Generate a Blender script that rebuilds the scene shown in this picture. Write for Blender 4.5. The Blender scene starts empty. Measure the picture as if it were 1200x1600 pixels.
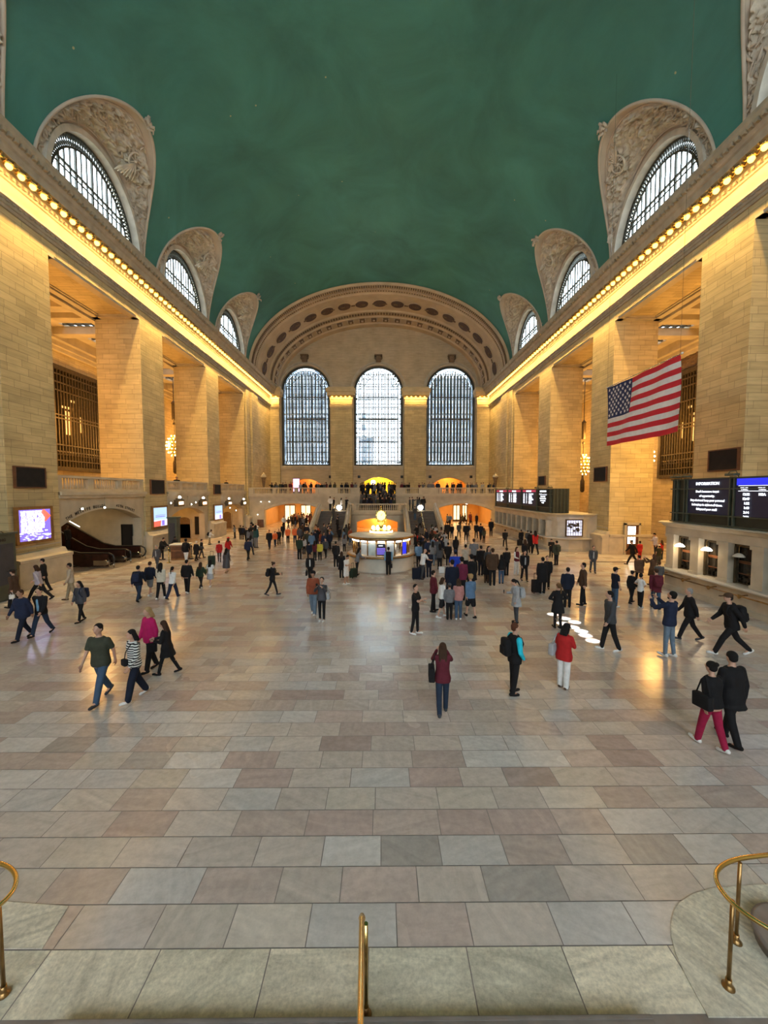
import bpy, bmesh, math, random
from mathutils import Vector, Matrix, Euler, noise
random.seed(7)
PI = math.pi
scn = bpy.context.scene
COL = scn.collection

# ------------------------------------------------------------------ camera
FPX = 601.0                       # focal length in pixels of the 1200x1600 frame
CAM = Vector((0.25, 0.0, 5.0))
PITCH, YAW = math.atan(32 / FPX), math.atan(4 / FPX)
cd = bpy.data.cameras.new('camera'); cam = bpy.data.objects.new('camera', cd); COL.objects.link(cam)
cd.sensor_width = 36.0; cd.sensor_fit = 'AUTO'; cd.lens = 36.0 * FPX / 1600.0
cd.clip_start = 0.05; cd.clip_end = 400
cam.location = CAM; cam.rotation_euler = (PI / 2 - PITCH, 0, -YAW)
scn.camera = cam
CROT = cam.rotation_euler.to_matrix()
# ------------------------------------------------------------------ exposure
vs = scn.view_settings
vs.view_transform = 'Standard'; vs.look = 'None'; vs.gamma = 1.0; vs.use_curve_mapping = False
vs.exposure = 0.58
scn.cycles.use_denoising = True
scn.cycles.max_bounces = 7; scn.cycles.diffuse_bounces = 4; scn.cycles.glossy_bounces = 3
scn.cycles.transmission_bounces = 4; scn.cycles.transparent_max_bounces = 8
scn.cycles.sample_clamp_indirect = 6.0
scn.cycles.caustics_reflective = False; scn.cycles.caustics_refractive = False
# ------------------------------------------------------------------ sky (bright overcast daylight)
SKY = 7.5
world = bpy.data.worlds.new('sky'); scn.world = world; world.use_nodes = True
wn = world.node_tree.nodes; bg = wn['Background']
bg.inputs[0].default_value = (0.80, 0.91, 1.0, 1); bg.inputs[1].default_value = SKY

def light(kind, name, loc, energy, color, size=None, size_y=None, rot=None, portal=False, radius=None):
    l = bpy.data.lights.new(name, kind); o = bpy.data.objects.new(name, l); COL.objects.link(o)
    o.location = loc; l.energy = energy; l.color = color
    if kind == 'AREA':
        l.shape = 'RECTANGLE'; l.size = size; l.size_y = size_y or size
        if portal: l.cycles.is_portal = True
    if radius is not None: l.shadow_soft_size = radius
    if rot: o.rotation_euler = rot
    return o
WARM = (1.0, 0.62, 0.22); AMBER = (1.0, 0.50, 0.12)
# window portals guide the daylight: far end, lunettes, near end behind the viewer
BAYS = (15.15, 26.3, 37.45, 48.6)
for cx in (-12.5, -0.25, 11.95):
    light('AREA', 'window_portal', (cx, 66.9, 17.8), 1, (1, 1, 1), 8.4, 17.4, (-PI / 2, 0, 0), True)
    light('AREA', 'window_portal', (cx, -17.9, 17.8), 1, (1, 1, 1), 8.4, 17.4, (PI / 2, 0, 0), True)
for c in BAYS:
    for s in (-1, 1):
        light('AREA', 'window_portal', (s * 18.75, c, 24.9), 1, (1, 1, 1), 4.6, 8.0, (0, s * PI / 2, 0), True)
# warm light that the galleries' chandeliers and ceiling lamps give
for s, e in ((-1, 1.0), (1, 0.85)):
    for yy, zz in ((23.5, 11.0), (34.3, 11.0), (45.5, 10.6), (56.0, 11.0)):
        light('POINT', 'gallery_or_fill_light', (s * 25.0, yy, zz), 1150 * e, AMBER, radius=0.8)
light('POINT', 'gallery_or_fill_light', (20.5, 25.5, 7.5), 450, (1, .62, .16), radius=0.5)  # added fill that brightens the passage floor, not a gallery lamp

# ------------------------------------------------------------------ pixel helpers (frame 1200x1600)
def ray(px, py):
    d = CROT @ Vector(((px - 600) / FPX, (800 - py) / FPX, -1.0)); return d
def at_z(px, py, z=0.0):
    d = ray(px, py); return CAM + d * ((z - CAM.z) / d.z)
def at_y(px, py, y):
    d = ray(px, py); return CAM + d * ((y - CAM.y) / d.y)
def at_x(px, py, x):
    d = ray(px, py); return CAM + d * ((x - CAM.x) / d.x)

# ------------------------------------------------------------------ materials
MATS = {}
def nodes_of(name):
    m = bpy.data.materials.new(name); m.use_nodes = True
    nt = m.node_tree; b = nt.nodes['Principled BSDF']; MATS[name] = m
    return m, nt, b
def N(nt, t, **kw):
    n = nt.nodes.new(t)
    for k, v in kw.items():
        if k.startswith('i_'):
            key = k[2:]
            n.inputs[int(key) if key.isdigit() else key.replace('_', ' ')].default_value = v
        else: setattr(n, k, v)
    return n
def simple(name, col, rough=0.6, metal=0.0, var=0.12, scale=3.0, bump=0.0, spec=0.5, coords='Object'):
    m, nt, b = nodes_of(name)
    b.inputs['Roughness'].default_value = rough; b.inputs['Metallic'].default_value = metal
    b.inputs['Specular IOR Level'].default_value = spec
    tc = N(nt, 'ShaderNodeTexCoord'); nz = N(nt, 'ShaderNodeTexNoise', i_Scale=scale, i_Detail=5.0)
    nt.links.new(tc.outputs[coords], nz.inputs['Vector'])
    r = N(nt, 'ShaderNodeValToRGB')
    r.color_ramp.elements[0].position = 0.3; r.color_ramp.elements[1].position = 0.7
    r.color_ramp.elements[0].color = tuple(c * (1 - var) for c in col) + (1,)
    r.color_ramp.elements[1].color = tuple(min(1, c * (1 + var)) for c in col) + (1,)
    nt.links.new(nz.outputs['Fac'], r.inputs[0]); nt.links.new(r.outputs[0], b.inputs['Base Color'])
    if bump:
        bp = N(nt, 'ShaderNodeBump', i_Strength=bump); bp.inputs['Distance'].default_value = 0.05
        nt.links.new(nz.outputs['Fac'], bp.inputs['Height']); nt.links.new(bp.outputs[0], b.inputs['Normal'])
    return m
def emis(name, col, strength):
    m, nt, b = nodes_of(name)
    b.inputs['Base Color'].default_value = tuple(col) + (1,)
    b.inputs['Emission Color'].default_value = tuple(col) + (1,); b.inputs['Emission Strength'].default_value = strength
    return m
def ashlar(name, c1, c2, mortar, bw=1.15, bh=0.38, rough=0.7):
    m, nt, b = nodes_of(name)
    b.inputs['Roughness'].default_value = rough
    uv = N(nt, 'ShaderNodeTexCoord')
    br = N(nt, 'ShaderNodeTexBrick', i_Scale=1.0, offset=0.43, squash=0.72, squash_frequency=3)
    br.inputs['Brick Width'].default_value = bw; br.inputs['Row Height'].default_value = bh
    br.inputs['Mortar Size'].default_value = 0.010; br.inputs['Mortar Smooth'].default_value = 0.3; br.inputs['Bias'].default_value = -0.1
    br.inputs['Color1'].default_value = c1 + (1,); br.inputs['Color2'].default_value = c2 + (1,); br.inputs['Mortar'].default_value = mortar + (1,)
    nt.links.new(uv.outputs['UV'], br.inputs['Vector'])
    nz = N(nt, 'ShaderNodeTexNoise', i_Scale=0.55, i_Detail=8.0); nt.links.new(uv.outputs['UV'], nz.inputs['Vector'])
    mp = N(nt, 'ShaderNodeMapping'); mp.inputs['Scale'].default_value = (0.6, 5.0, 1)
    nt.links.new(uv.outputs['UV'], mp.inputs[0])
    nz2 = N(nt, 'ShaderNodeTexNoise', i_Scale=1.4, i_Detail=6.0); nt.links.new(mp.outputs[0], nz2.inputs['Vector'])
    add = N(nt, 'ShaderNodeMath', operation='ADD'); nt.links.new(nz.outputs['Fac'], add.inputs[0]); nt.links.new(nz2.outputs['Fac'], add.inputs[1])
    mr = N(nt, 'ShaderNodeMapRange'); mr.inputs[1].default_value = 0.65; mr.inputs[2].default_value = 1.35; mr.inputs[3].default_value = 0.74; mr.inputs[4].default_value = 1.16
    nt.links.new(add.outputs[0], mr.inputs[0])
    mx = N(nt, 'ShaderNodeVectorMath', operation='SCALE'); nt.links.new(br.outputs['Color'], mx.inputs[0]); nt.links.new(mr.outputs[0], mx.inputs['Scale'])
    nt.links.new(mx.outputs[0], b.inputs['Base Color'])
    bp = N(nt, 'ShaderNodeBump', i_Strength=0.5, invert=True); bp.inputs['Distance'].default_value = 0.02
    nt.links.new(br.outputs['Fac'], bp.inputs['Height']); nt.links.new(bp.outputs[0], b.inputs['Normal'])
    return m
ashlar('wall_stone', (0.62, 0.49, 0.245), (0.50, 0.385, 0.19), (0.27, 0.20, 0.10))
ashlar('end_stone', (0.54, 0.43, 0.27), (0.51, 0.40, 0.25), (0.46, 0.36, 0.22), 1.6, 0.5)
simple('trim_stone', (0.50, 0.43, 0.31), 0.65, var=0.14, scale=1.2)
simple('cornice_stone', (0.40, 0.335, 0.235), 0.7, var=0.16, scale=2.0)
simple('frieze_stone', (0.62, 0.47, 0.24), 0.65, var=0.12, scale=1.0)
simple('plaster_stone', (0.49, 0.385, 0.255), 0.8, var=0.13, scale=0.6)
simple('relief_stone', (0.56, 0.48, 0.37), 0.75, var=0.22, scale=2.5, bump=1.0)
simple('rim_stone', (0.52, 0.43, 0.33), 0.75, var=0.12, scale=1.0)
simple('arch_stone', (0.55, 0.49, 0.40), 0.6, var=0.2, scale=1.5)
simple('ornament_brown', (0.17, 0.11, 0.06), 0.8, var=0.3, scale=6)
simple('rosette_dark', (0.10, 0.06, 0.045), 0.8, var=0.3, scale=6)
simple('marble_light', (0.52, 0.47, 0.39), 0.35, var=0.14, scale=1.5)
simple('counter_stone', (0.50, 0.43, 0.32), 0.45, var=0.14, scale=1.8)
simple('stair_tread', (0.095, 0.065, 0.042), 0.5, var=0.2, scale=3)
simple('step_stone', (0.22, 0.185, 0.17), 0.3, var=0.2, scale=4)
simple('bronze', (0.085, 0.062, 0.034), 0.45, 0.5, var=0.3, scale=5)
simple('window_iron', (0.052, 0.050, 0.036), 0.6, 0.2, var=0.3, scale=5)
simple('bronze_frame', (0.30, 0.16, 0.05), 0.4, 0.4, var=0.25, scale=4)
simple('brass', (0.83, 0.60, 0.23), 0.22, 1.0, var=0.1, scale=8)
simple('brass_dark', (0.34, 0.20, 0.075), 0.32, 0.9, var=0.25, scale=8)
simple('gold', (0.95, 0.72, 0.22), 0.25, 1.0, var=0.08, scale=8)
simple('black_metal', (0.012, 0.010, 0.008), 0.4, 0.3, var=0.2)
simple('panel_black', (0.010, 0.007, 0.005), 0.85, 0.0, var=0.3)
simple('green_metal', (0.075, 0.082, 0.055), 0.5, 0.2, var=0.15)
simple('green_dark', (0.022, 0.026, 0.017), 0.5, 0.2, var=0.2)
simple('wood', (0.30, 0.14, 0.045), 0.45, var=0.25, scale=4)
simple('wood_dark', (0.12, 0.045, 0.018), 0.4, var=0.3, scale=4)
simple('steel', (0.55, 0.52, 0.47), 0.25, 1.0, var=0.1)
simple('rubber', (0.008, 0.007, 0.007), 0.35, var=0.2)
simple('escalator_side', (0.045, 0.018, 0.012), 0.2, 0.3, var=0.3)
simple('slate', (0.045, 0.045, 0.055), 0.5, var=0.15)
simple('white_paint', (0.75, 0.74, 0.70), 0.5, var=0.05)
simple('ticket_dark', (0.035, 0.024, 0.015), 0.95, var=0.5, scale=5, spec=0.05)
simple('orange_wall', (0.62, 0.36, 0.13), 0.6, var=0.1, scale=0.8)
simple('yellow_wall', (0.72, 0.55, 0.10), 0.6, var=0.1, scale=0.8)
simple('city_stone', (0.36, 0.42, 0.50), 0.9, var=0.6, scale=0.35)
simple('city_window', (0.20, 0.24, 0.30), 0.6, var=0.5, scale=0.35)
emis('bulb', (1.0, 0.62, 0.14), 2.6)
emis('dial', (1.0, 0.85, 0.25), 1.6)
emis('bulb_white', (1.0, 0.80, 0.42), 4.0)
emis('globe_light', (1.0, 0.95, 0.85), 5.0)
emis('screen_white', (0.72, 0.76, 0.98), 0.75)
emis('screen_sky', (0.45, 0.68, 0.95), 0.7)
emis('screen_red', (0.75, 0.12, 0.08), 0.9)
emis('screen_dark', (0.05, 0.04, 0.08), 0.5)
emis('screen_blue', (0.02, 0.03, 0.70), 0.7)
emis('screen_navy', (0.004, 0.005, 0.018), 0.4)
emis('screen_violet', (0.20, 0.14, 0.62), 0.9)
emis('screen_maroon', (0.35, 0.03, 0.07), 0.7)
emis('text_white', (0.88, 0.92, 1.0), 1.3)
emis('sign_white', (1.0, 0.93, 0.78), 3.2)
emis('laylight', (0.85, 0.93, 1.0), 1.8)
emis('shop_glow', (1.0, 0.74, 0.40), 1.3)
emis('office_glow', (1.0, 0.62, 0.22), 1.1)
emis('pink_screen', (0.95, 0.45, 0.75), 1.4)
simple('text_dark', (0.03, 0.022, 0.016), 0.7, var=0.05)
simple('paper', (0.72, 0.76, 0.76), 0.5, var=0.1, scale=5)
simple('poster_map', (0.55, 0.62, 0.60), 0.5, var=0.35, scale=2)
# ---- teal painted vault with faint cloudy wear and small gilt stars
m, nt, b = nodes_of('teal_vault')
b.inputs['Roughness'].default_value = 0.62
tc = N(nt, 'ShaderNodeTexCoord')
n1 = N(nt, 'ShaderNodeTexNoise', i_Scale=0.16, i_Detail=9.0, i_Roughness=0.62, i_Distortion=0.6); nt.links.new(tc.outputs['Object'], n1.inputs['Vector'])
r1 = N(nt, 'ShaderNodeValToRGB'); nt.links.new(n1.outputs['Fac'], r1.inputs[0])
r1.color_ramp.elements[0].position = 0.30; r1.color_ramp.elements[0].color = (0.027, 0.128, 0.104, 1)
r1.color_ramp.elements[1].position = 0.74; r1.color_ramp.elements[1].color = (0.062, 0.262, 0.222, 1)
vo = N(nt, 'ShaderNodeTexVoronoi', i_Scale=0.45); nt.links.new(tc.outputs['Object'], vo.inputs['Vector'])
lt = N(nt, 'ShaderNodeMath', operation='LESS_THAN'); lt.inputs[1].default_value = 0.028; nt.links.new(vo.outputs['Distance'], lt.inputs[0])
mx = N(nt, 'ShaderNodeMixRGB'); mx.inputs[2].default_value = (0.45, 0.42, 0.22, 1)
nt.links.new(lt.outputs[0], mx.inputs[0]); nt.links.new(r1.outputs[0], mx.inputs[1]); nt.links.new(mx.outputs[0], b.inputs['Base Color'])
# ---- slabs: colour attribute per slab x veins
def slab_mat(name, rough0, rough1, vein, speck=0.0):
    m, nt, b = nodes_of(name)
    at = N(nt, 'ShaderNodeVertexColor', layer_name='slab')
    uv = N(nt, 'ShaderNodeTexCoord')
    n1 = N(nt, 'ShaderNodeTexNoise', i_Scale=1.0, i_Detail=9.0, i_Roughness=0.6, i_Distortion=1.2); nt.links.new(uv.outputs['UV'], n1.inputs['Vector'])
    mr = N(nt, 'ShaderNodeMapRange'); mr.inputs[1].default_value = 0.30; mr.inputs[2].default_value = 0.70
    mr.inputs[3].default_value = 1 - vein; mr.inputs[4].default_value = 1 + vein * 0.6
    nt.links.new(n1.outputs['Fac'], mr.inputs[0])
    n2 = N(nt, 'ShaderNodeTexNoise', i_Scale=0.35, i_Detail=4.0)
    tco = N(nt, 'ShaderNodeTexCoord'); nt.links.new(tco.outputs['Object'], n2.inputs['Vector'])
    sc = N(nt, 'ShaderNodeVectorMath', operation='SCALE'); nt.links.new(at.outputs['Color'], sc.inputs[0]); nt.links.new(mr.outputs[0], sc.inputs['Scale'])
    n3 = N(nt, 'ShaderNodeTexNoise', i_Scale=22.0 if speck > 0.2 else 9.0, i_Detail=6.0, i_Roughness=0.7); nt.links.new(tco.outputs['Object'], n3.inputs['Vector'])
    m3 = N(nt, 'ShaderNodeMapRange'); m3.inputs[1].default_value = 0.32; m3.inputs[2].default_value = 0.62; m3.inputs[3].default_value = 1 - speck; m3.inputs[4].default_value = 1.04
    nt.links.new(n3.outputs['Fac'], m3.inputs[0]); s3 = N(nt, 'ShaderNodeVectorMath', operation='SCALE'); nt.links.new(sc.outputs[0], s3.inputs[0]); nt.links.new(m3.outputs[0], s3.inputs['Scale'])
    nt.links.new(s3.outputs[0], b.inputs['Base Color'])
    rr = N(nt, 'ShaderNodeMapRange'); rr.inputs[1].default_value = 0.3; rr.inputs[2].default_value = 0.7
    rr.inputs[3].default_value = rough0; rr.inputs[4].default_value = rough1
    nt.links.new(n2.outputs['Fac'], rr.inputs[0]); nt.links.new(rr.outputs[0], b.inputs['Roughness'])
    bp = N(nt, 'ShaderNodeBump', i_Strength=0.05); bp.inputs['Distance'].default_value = 0.02
    nt.links.new(n1.outputs['Fac'], bp.inputs['Height']); nt.links.new(bp.outputs[0], b.inputs['Normal'])
slab_mat('floor_slab', 0.17, 0.30, 0.14, 0.14)
slab_mat('travertine', 0.35, 0.5, 0.30, 0.30)
# glass
m, nt, b = nodes_of('clear_glass')
out = nt.nodes['Material Output']; tr = N(nt, 'ShaderNodeBsdfTransparent'); gl = N(nt, 'ShaderNodeBsdfGlossy', i_Roughness=0.08)
tr.inputs[0].default_value = (0.86, 0.92, 0.95, 1); ms = N(nt, 'ShaderNodeMixShader', i_0=0.08)
nt.links.new(tr.outputs[0], ms.inputs[1]); nt.links.new(gl.outputs[0], ms.inputs[2]); nt.links.new(ms.outputs[0], out.inputs[0])
simple('dark_glass', (0.02, 0.016, 0.012), 0.1, var=0.3)
_fab = {}
def fabric(col, rough=0.85):
    k = tuple(round(c, 3) for c in col)
    if k not in _fab:
        nm = 'fabric_%d' % len(_fab)
        m, nt, b = nodes_of(nm)
        b.inputs['Roughness'].default_value = rough; b.inputs['Specular IOR Level'].default_value = 0.25
        tc = N(nt, 'ShaderNodeTexCoord'); nz = N(nt, 'ShaderNodeTexNoise', i_Scale=9.0, i_Detail=3.0); nt.links.new(tc.outputs['Object'], nz.inputs[0])
        mr = N(nt, 'ShaderNodeMapRange'); mr.inputs[3].default_value = 0.7; mr.inputs[4].default_value = 1.3; nt.links.new(nz.outputs['Fac'], mr.inputs[0])
        sc = N(nt, 'ShaderNodeVectorMath', operation='SCALE'); sc.inputs[0].default_value = k; nt.links.new(mr.outputs[0], sc.inputs['Scale'])
        nt.links.new(sc.outputs[0], b.inputs['Base Color']); _fab[k] = nm
    return MATS[_fab[k]]
# ------------------------------------------------------------------ mesh helpers
def M(x): return MATS[x] if isinstance(x, str) else x
def box_uv(me):
    uvl = me.uv_layers.new(name='UVMap').data if not me.uv_layers else me.uv_layers[0].data
    vs_ = me.vertices
    for p in me.polygons:
        n = p.normal; ax, ay, az = abs(n.x), abs(n.y), abs(n.z)
        for li in p.loop_indices:
            c = vs_[me.loops[li].vertex_index].co
            uvl[li].uv = (c.y, c.z) if ax >= ay and ax >= az else ((c.x, c.z) if ay >= az else (c.x, c.y))
def tag(o, label=None, cat=None, group=None, kind=None):
    if label: o['label'] = label
    if cat: o['category'] = cat
    if group: o['group'] = group
    if kind: o['kind'] = kind
    return o
def link(name, me, parent=None, loc=None, rz=None):
    o = bpy.data.objects.new(name, me); COL.objects.link(o)
    if parent is not None: o.parent = parent
    if loc is not None: o.location = loc
    if rz is not None: o.rotation_euler = (0, 0, rz)
    return o
def empty(name, loc=(0, 0, 0), rz=0.0, label=None, cat=None, group=None, kind=None):
    o = link(name, None, None, loc, rz); o.empty_display_size = 0.2
    return tag(o, label, cat, group, kind)
class MB:
    def __init__(s): s.bm = bmesh.new(); s.mi = 0
    def faces(s, vs_, fs, smooth=False):
        bv = [s.bm.verts.new(v) for v in vs_]
        for f in fs:
            try:
                nf = s.bm.faces.new([bv[i] for i in f]); nf.material_index = s.mi; nf.smooth = smooth
            except ValueError: pass
        return bv
    def box(s, x0, x1, y0, y1, z0, z1):
        s.faces([(x0, y0, z0), (x1, y0, z0), (x1, y1, z0), (x0, y1, z0), (x0, y0, z1), (x1, y0, z1), (x1, y1, z1), (x0, y1, z1)],
                [(0, 3, 2, 1), (4, 5, 6, 7), (0, 1, 5, 4), (1, 2, 6, 5), (2, 3, 7, 6), (3, 0, 4, 7)]); return s
    def cbox(s, c, h, mat=None, bev=0):
        b2 = bmesh.new(); bmesh.ops.create_cube(b2, size=1.0)
        for v in b2.verts: v.co = Vector((v.co.x * h[0] * 2, v.co.y * h[1] * 2, v.co.z * h[2] * 2))
        if bev: bmesh.ops.bevel(b2, geom=b2.edges[:], offset=bev, segments=2, affect='EDGES', profile=0.6)
        mt = Matrix.Translation(Vector(c)) @ (mat.to_4x4() if mat is not None else Matrix.Identity(4))
        s.add(b2, mt, bev > 0); return s
    def add(s, b2, mt=None, smooth=False):
        mp = {}
        for v in b2.verts: mp[v] = s.bm.verts.new(mt @ v.co if mt is not None else v.co)
        for f in b2.faces:
            nf = s.bm.faces.new([mp[v] for v in f.verts]); nf.material_index = s.mi; nf.smooth = smooth
        b2.free()
    def tube(s, path, r, seg=8, closed=False, cap=True, radii=None):
        P = [Vector(p) for p in path]; n = len(P); rings = []
        up = None
        for i, p in enumerate(P):
            if closed: t = P[(i + 1) % n] - P[i - 1]
            else: t = P[min(i + 1, n - 1)] - P[max(i - 1, 0)]
            if t.length < 1e-9: t = Vector((0, 0, 1))
            t.normalize()
            if up is None: up = t.orthogonal().normalized()
            up = (up - t * up.dot(t))
            if up.length < 1e-6: up = t.orthogonal()
            up.normalize(); sd = t.cross(up); rr = radii[i] if radii else r
            rings.append([s.bm.verts.new(p + (up * math.cos(2 * PI * k / seg) + sd * math.sin(2 * PI * k / seg)) * rr) for k in range(seg)])
        m_ = n if closed else n - 1
        for i in range(m_):
            a, b = rings[i], rings[(i + 1) % n]
            for k in range(seg):
                f = s.bm.faces.new([a[k], a[(k + 1) % seg], b[(k + 1) % seg], b[k]]); f.smooth = seg > 4; f.material_index = s.mi
        if cap and not closed:
            for rg, rv in ((rings[0], True), (rings[-1], False)):
                f = s.bm.faces.new(rg[::-1] if rv else rg); f.material_index = s.mi
        return s
    def bar(s, a, b, r, seg=4): return s.tube([a, b], r, seg)
    def lathe(s, prof, c=(0, 0, 0), seg=16, cap=True, axis='z', smooth=True, sx=1, sy=1):
        c = Vector(c); rings = []
        for (r, h) in prof:
            rg = []
            for k in range(seg):
                a = 2 * PI * k / seg; v = (r * math.cos(a) * sx, r * math.sin(a) * sy, h)
                if axis == 'y': v = (v[0], v[2], v[1])
                if axis == 'x': v = (v[2], v[0], v[1])
                rg.append(s.bm.verts.new(c + Vector(v)))
            rings.append(rg)
        for a, b in zip(rings, rings[1:]):
            for k in range(seg):
                f = s.bm.faces.new([a[k], a[(k + 1) % seg], b[(k + 1) % seg], b[k]]); f.smooth = smooth; f.material_index = s.mi
        if cap:
            for rg, rv in ((rings[0], True), (rings[-1], False)):
                f = s.bm.faces.new(rg[::-1] if rv else rg); f.material_index = s.mi
        return s
    def ball(s, c, r, seg=10, rings=6, sc=(1, 1, 1)):
        c = Vector(c); vs_ = [(0, 0, -1)]; fs = []
        for i in range(1, rings):
            t = -PI / 2 + PI * i / rings
            for k in range(seg):
                a = 2 * PI * k / seg; vs_.append((math.cos(t) * math.cos(a), math.cos(t) * math.sin(a), math.sin(t)))
        vs_.append((0, 0, 1)); n = len(vs_) - 1
        for k in range(seg):
            fs.append((0, 1 + (k + 1) % seg, 1 + k)); b0 = 1 + (rings - 2) * seg; fs.append((n, b0 + k, b0 + (k + 1) % seg))
            for i in range(rings - 2):
                q = 1 + i * seg; fs.append((q + k, q + (k + 1) % seg, q + seg + (k + 1) % seg, q + seg + k))
        s.faces([c + Vector((v[0] * r * sc[0], v[1] * r * sc[1], v[2] * r * sc[2])) for v in vs_], fs, True); return s
    def grid(s, fn, nu, nv, smooth=True, flip=False):
        g = [[s.bm.verts.new(fn(i / nu, j / nv)) for j in range(nv + 1)] for i in range(nu + 1)]
        for i in range(nu):
            for j in range(nv):
                q = [g[i][j], g[i + 1][j], g[i + 1][j + 1], g[i][j + 1]]
                f = s.bm.faces.new(q[::-1] if flip else q); f.smooth = smooth; f.material_index = s.mi
        return g
    def sweep(s, prof, fn, ts, closed_prof=True):
        """prof: 2D points; fn(u,v,t) -> 3D"""
        rings = [[s.bm.verts.new(fn(u, v, t)) for (u, v) in prof] for t in ts]; n = len(prof)
        for a, b in zip(rings, rings[1:]):
            for k in range(n if closed_prof else n - 1):
                f = s.bm.faces.new([a[k], a[(k + 1) % n], b[(k + 1) % n], b[k]]); f.material_index = s.mi
        if closed_prof:
            for rg in (rings[0], rings[-1]):
                try: s.bm.faces.new(rg).material_index = s.mi
                except ValueError: pass
        return s
    def mesh(s, name, *mats, uv=False, recalc=True):
        if recalc: bmesh.ops.recalc_face_normals(s.bm, faces=s.bm.faces[:])
        me = bpy.data.meshes.new(name); s.bm.to_mesh(me); s.bm.free()
        for m_ in mats: me.materials.append(M(m_))
        if uv: box_uv(me)
        return me
    def build(s, name, mat, parent=None, uv=False, loc=None, rz=None, mats=(), recalc=True):
        return link(name, s.mesh(name, mat, *mats, uv=uv, recalc=recalc), parent, loc, rz)
def struct(o): o['kind'] = 'structure'; return o
# flat outlines with holes, extruded (2D fill curve evaluated in a scratch scene)
TMP = bpy.data.scenes.new('scratch')
def eval_obj(o):
    TMP.collection.objects.link(o); TMP.view_layers[0].update(); dg = TMP.view_layers[0].depsgraph
    me = bpy.data.meshes.new_from_object(o.evaluated_get(dg), depsgraph=dg); TMP.collection.objects.unlink(o)
    d = o.data; bpy.data.objects.remove(o)
    if isinstance(d, bpy.types.Curve): bpy.data.curves.remove(d)
    return me
def plate(polys, depth):
    cu = bpy.data.curves.new('plate', 'CURVE'); cu.dimensions = '2D'; cu.fill_mode = 'BOTH'; cu.extrude = depth / 2
    for P in polys:
        sp = cu.splines.new('POLY'); sp.points.add(len(P) - 1); sp.use_cyclic_u = True
        for i, (x, y) in enumerate(P): sp.points[i].co = (x, y, 0, 1)
    return eval_obj(bpy.data.objects.new('plate', cu))
XZ = Matrix(((1, 0, 0, 0), (0, 0, 1, 0), (0, 1, 0, 0), (0, 0, 0, 1)))     # plate (u,v) -> (x, z), depth along y
YZ = Matrix(((0, 0, 1, 0), (1, 0, 0, 0), (0, 1, 0, 0), (0, 0, 0, 1)))     # plate (u,v) -> (y, z), depth along x
def plate_obj(name, polys, depth, basis, off, mat, parent=None, uv=True):
    me = plate(polys, depth); me.transform(Matrix.Translation(off) @ basis)
    bm = bmesh.new(); bm.from_mesh(me); bmesh.ops.recalc_face_normals(bm, faces=bm.faces[:]); bm.to_mesh(me); bm.free()
    me.materials.clear(); me.materials.append(M(mat))
    for p in me.polygons: p.material_index = 0; p.use_smooth = False
    if uv: box_uv(me)
    return link(name, me, parent)
def arch_pts(c, hw, z0, zs, rise, n=24):
    return [(c - hw, z0)] + [(c - hw * math.cos(PI * i / n), zs + rise * math.sin(PI * i / n)) for i in range(n + 1)] + [(c + hw, z0)]
def seg_arch(c, hw, z0, zs, rise, n=16):
    """segmental (flat) arch"""
    R = (hw * hw + rise * rise) / (2 * rise); a0 = math.asin(hw / R)
    return [(c - hw, z0)] + [(c + R * math.sin(-a0 + 2 * a0 * i / n), zs + rise - R + R * math.cos(-a0 + 2 * a0 * i / n)) for i in range(n + 1)] + [(c + hw, z0)]
def text_mesh(s, size, mat, align='LEFT', depth=0.004, bold=0.0, sx=1.0):
    cu = bpy.data.curves.new('text', 'FONT'); cu.body = s; cu.size = size; cu.align_x = align; cu.extrude = depth; cu.offset = bold
    cu.resolution_u = 2
    me = eval_obj(bpy.data.objects.new('text', cu)); me.transform(Matrix.Diagonal((sx, 1, 1, 1)))
    me.materials.clear(); me.materials.append(M(mat))
    for p in me.polygons: p.material_index = 0
    return me
def text(s, size, mat, origin, right, up, parent, name='lettering', align='LEFT', bold=0.0, sx=1.0):
    me = text_mesh(s, size, mat, align, 0.004, bold, sx); r = Vector(right).normalized(); u = Vector(up).normalized(); n = r.cross(u)
    me.transform(Matrix.Translation(origin) @ Matrix((r, u, n)).transposed().to_4x4())
    return link(name, me, parent)
# ================================================================== THE HALL
HW = 18.3; YN, YF = -18.5, 65.5; GAL = 28.0; JW = 21.7; ZT = 18.3; ZS = 22.3
RISE = 11.7; YV = 54.9
OPEN = [(c - 4.05, c + 4.05) for c in BAYS]
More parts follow.
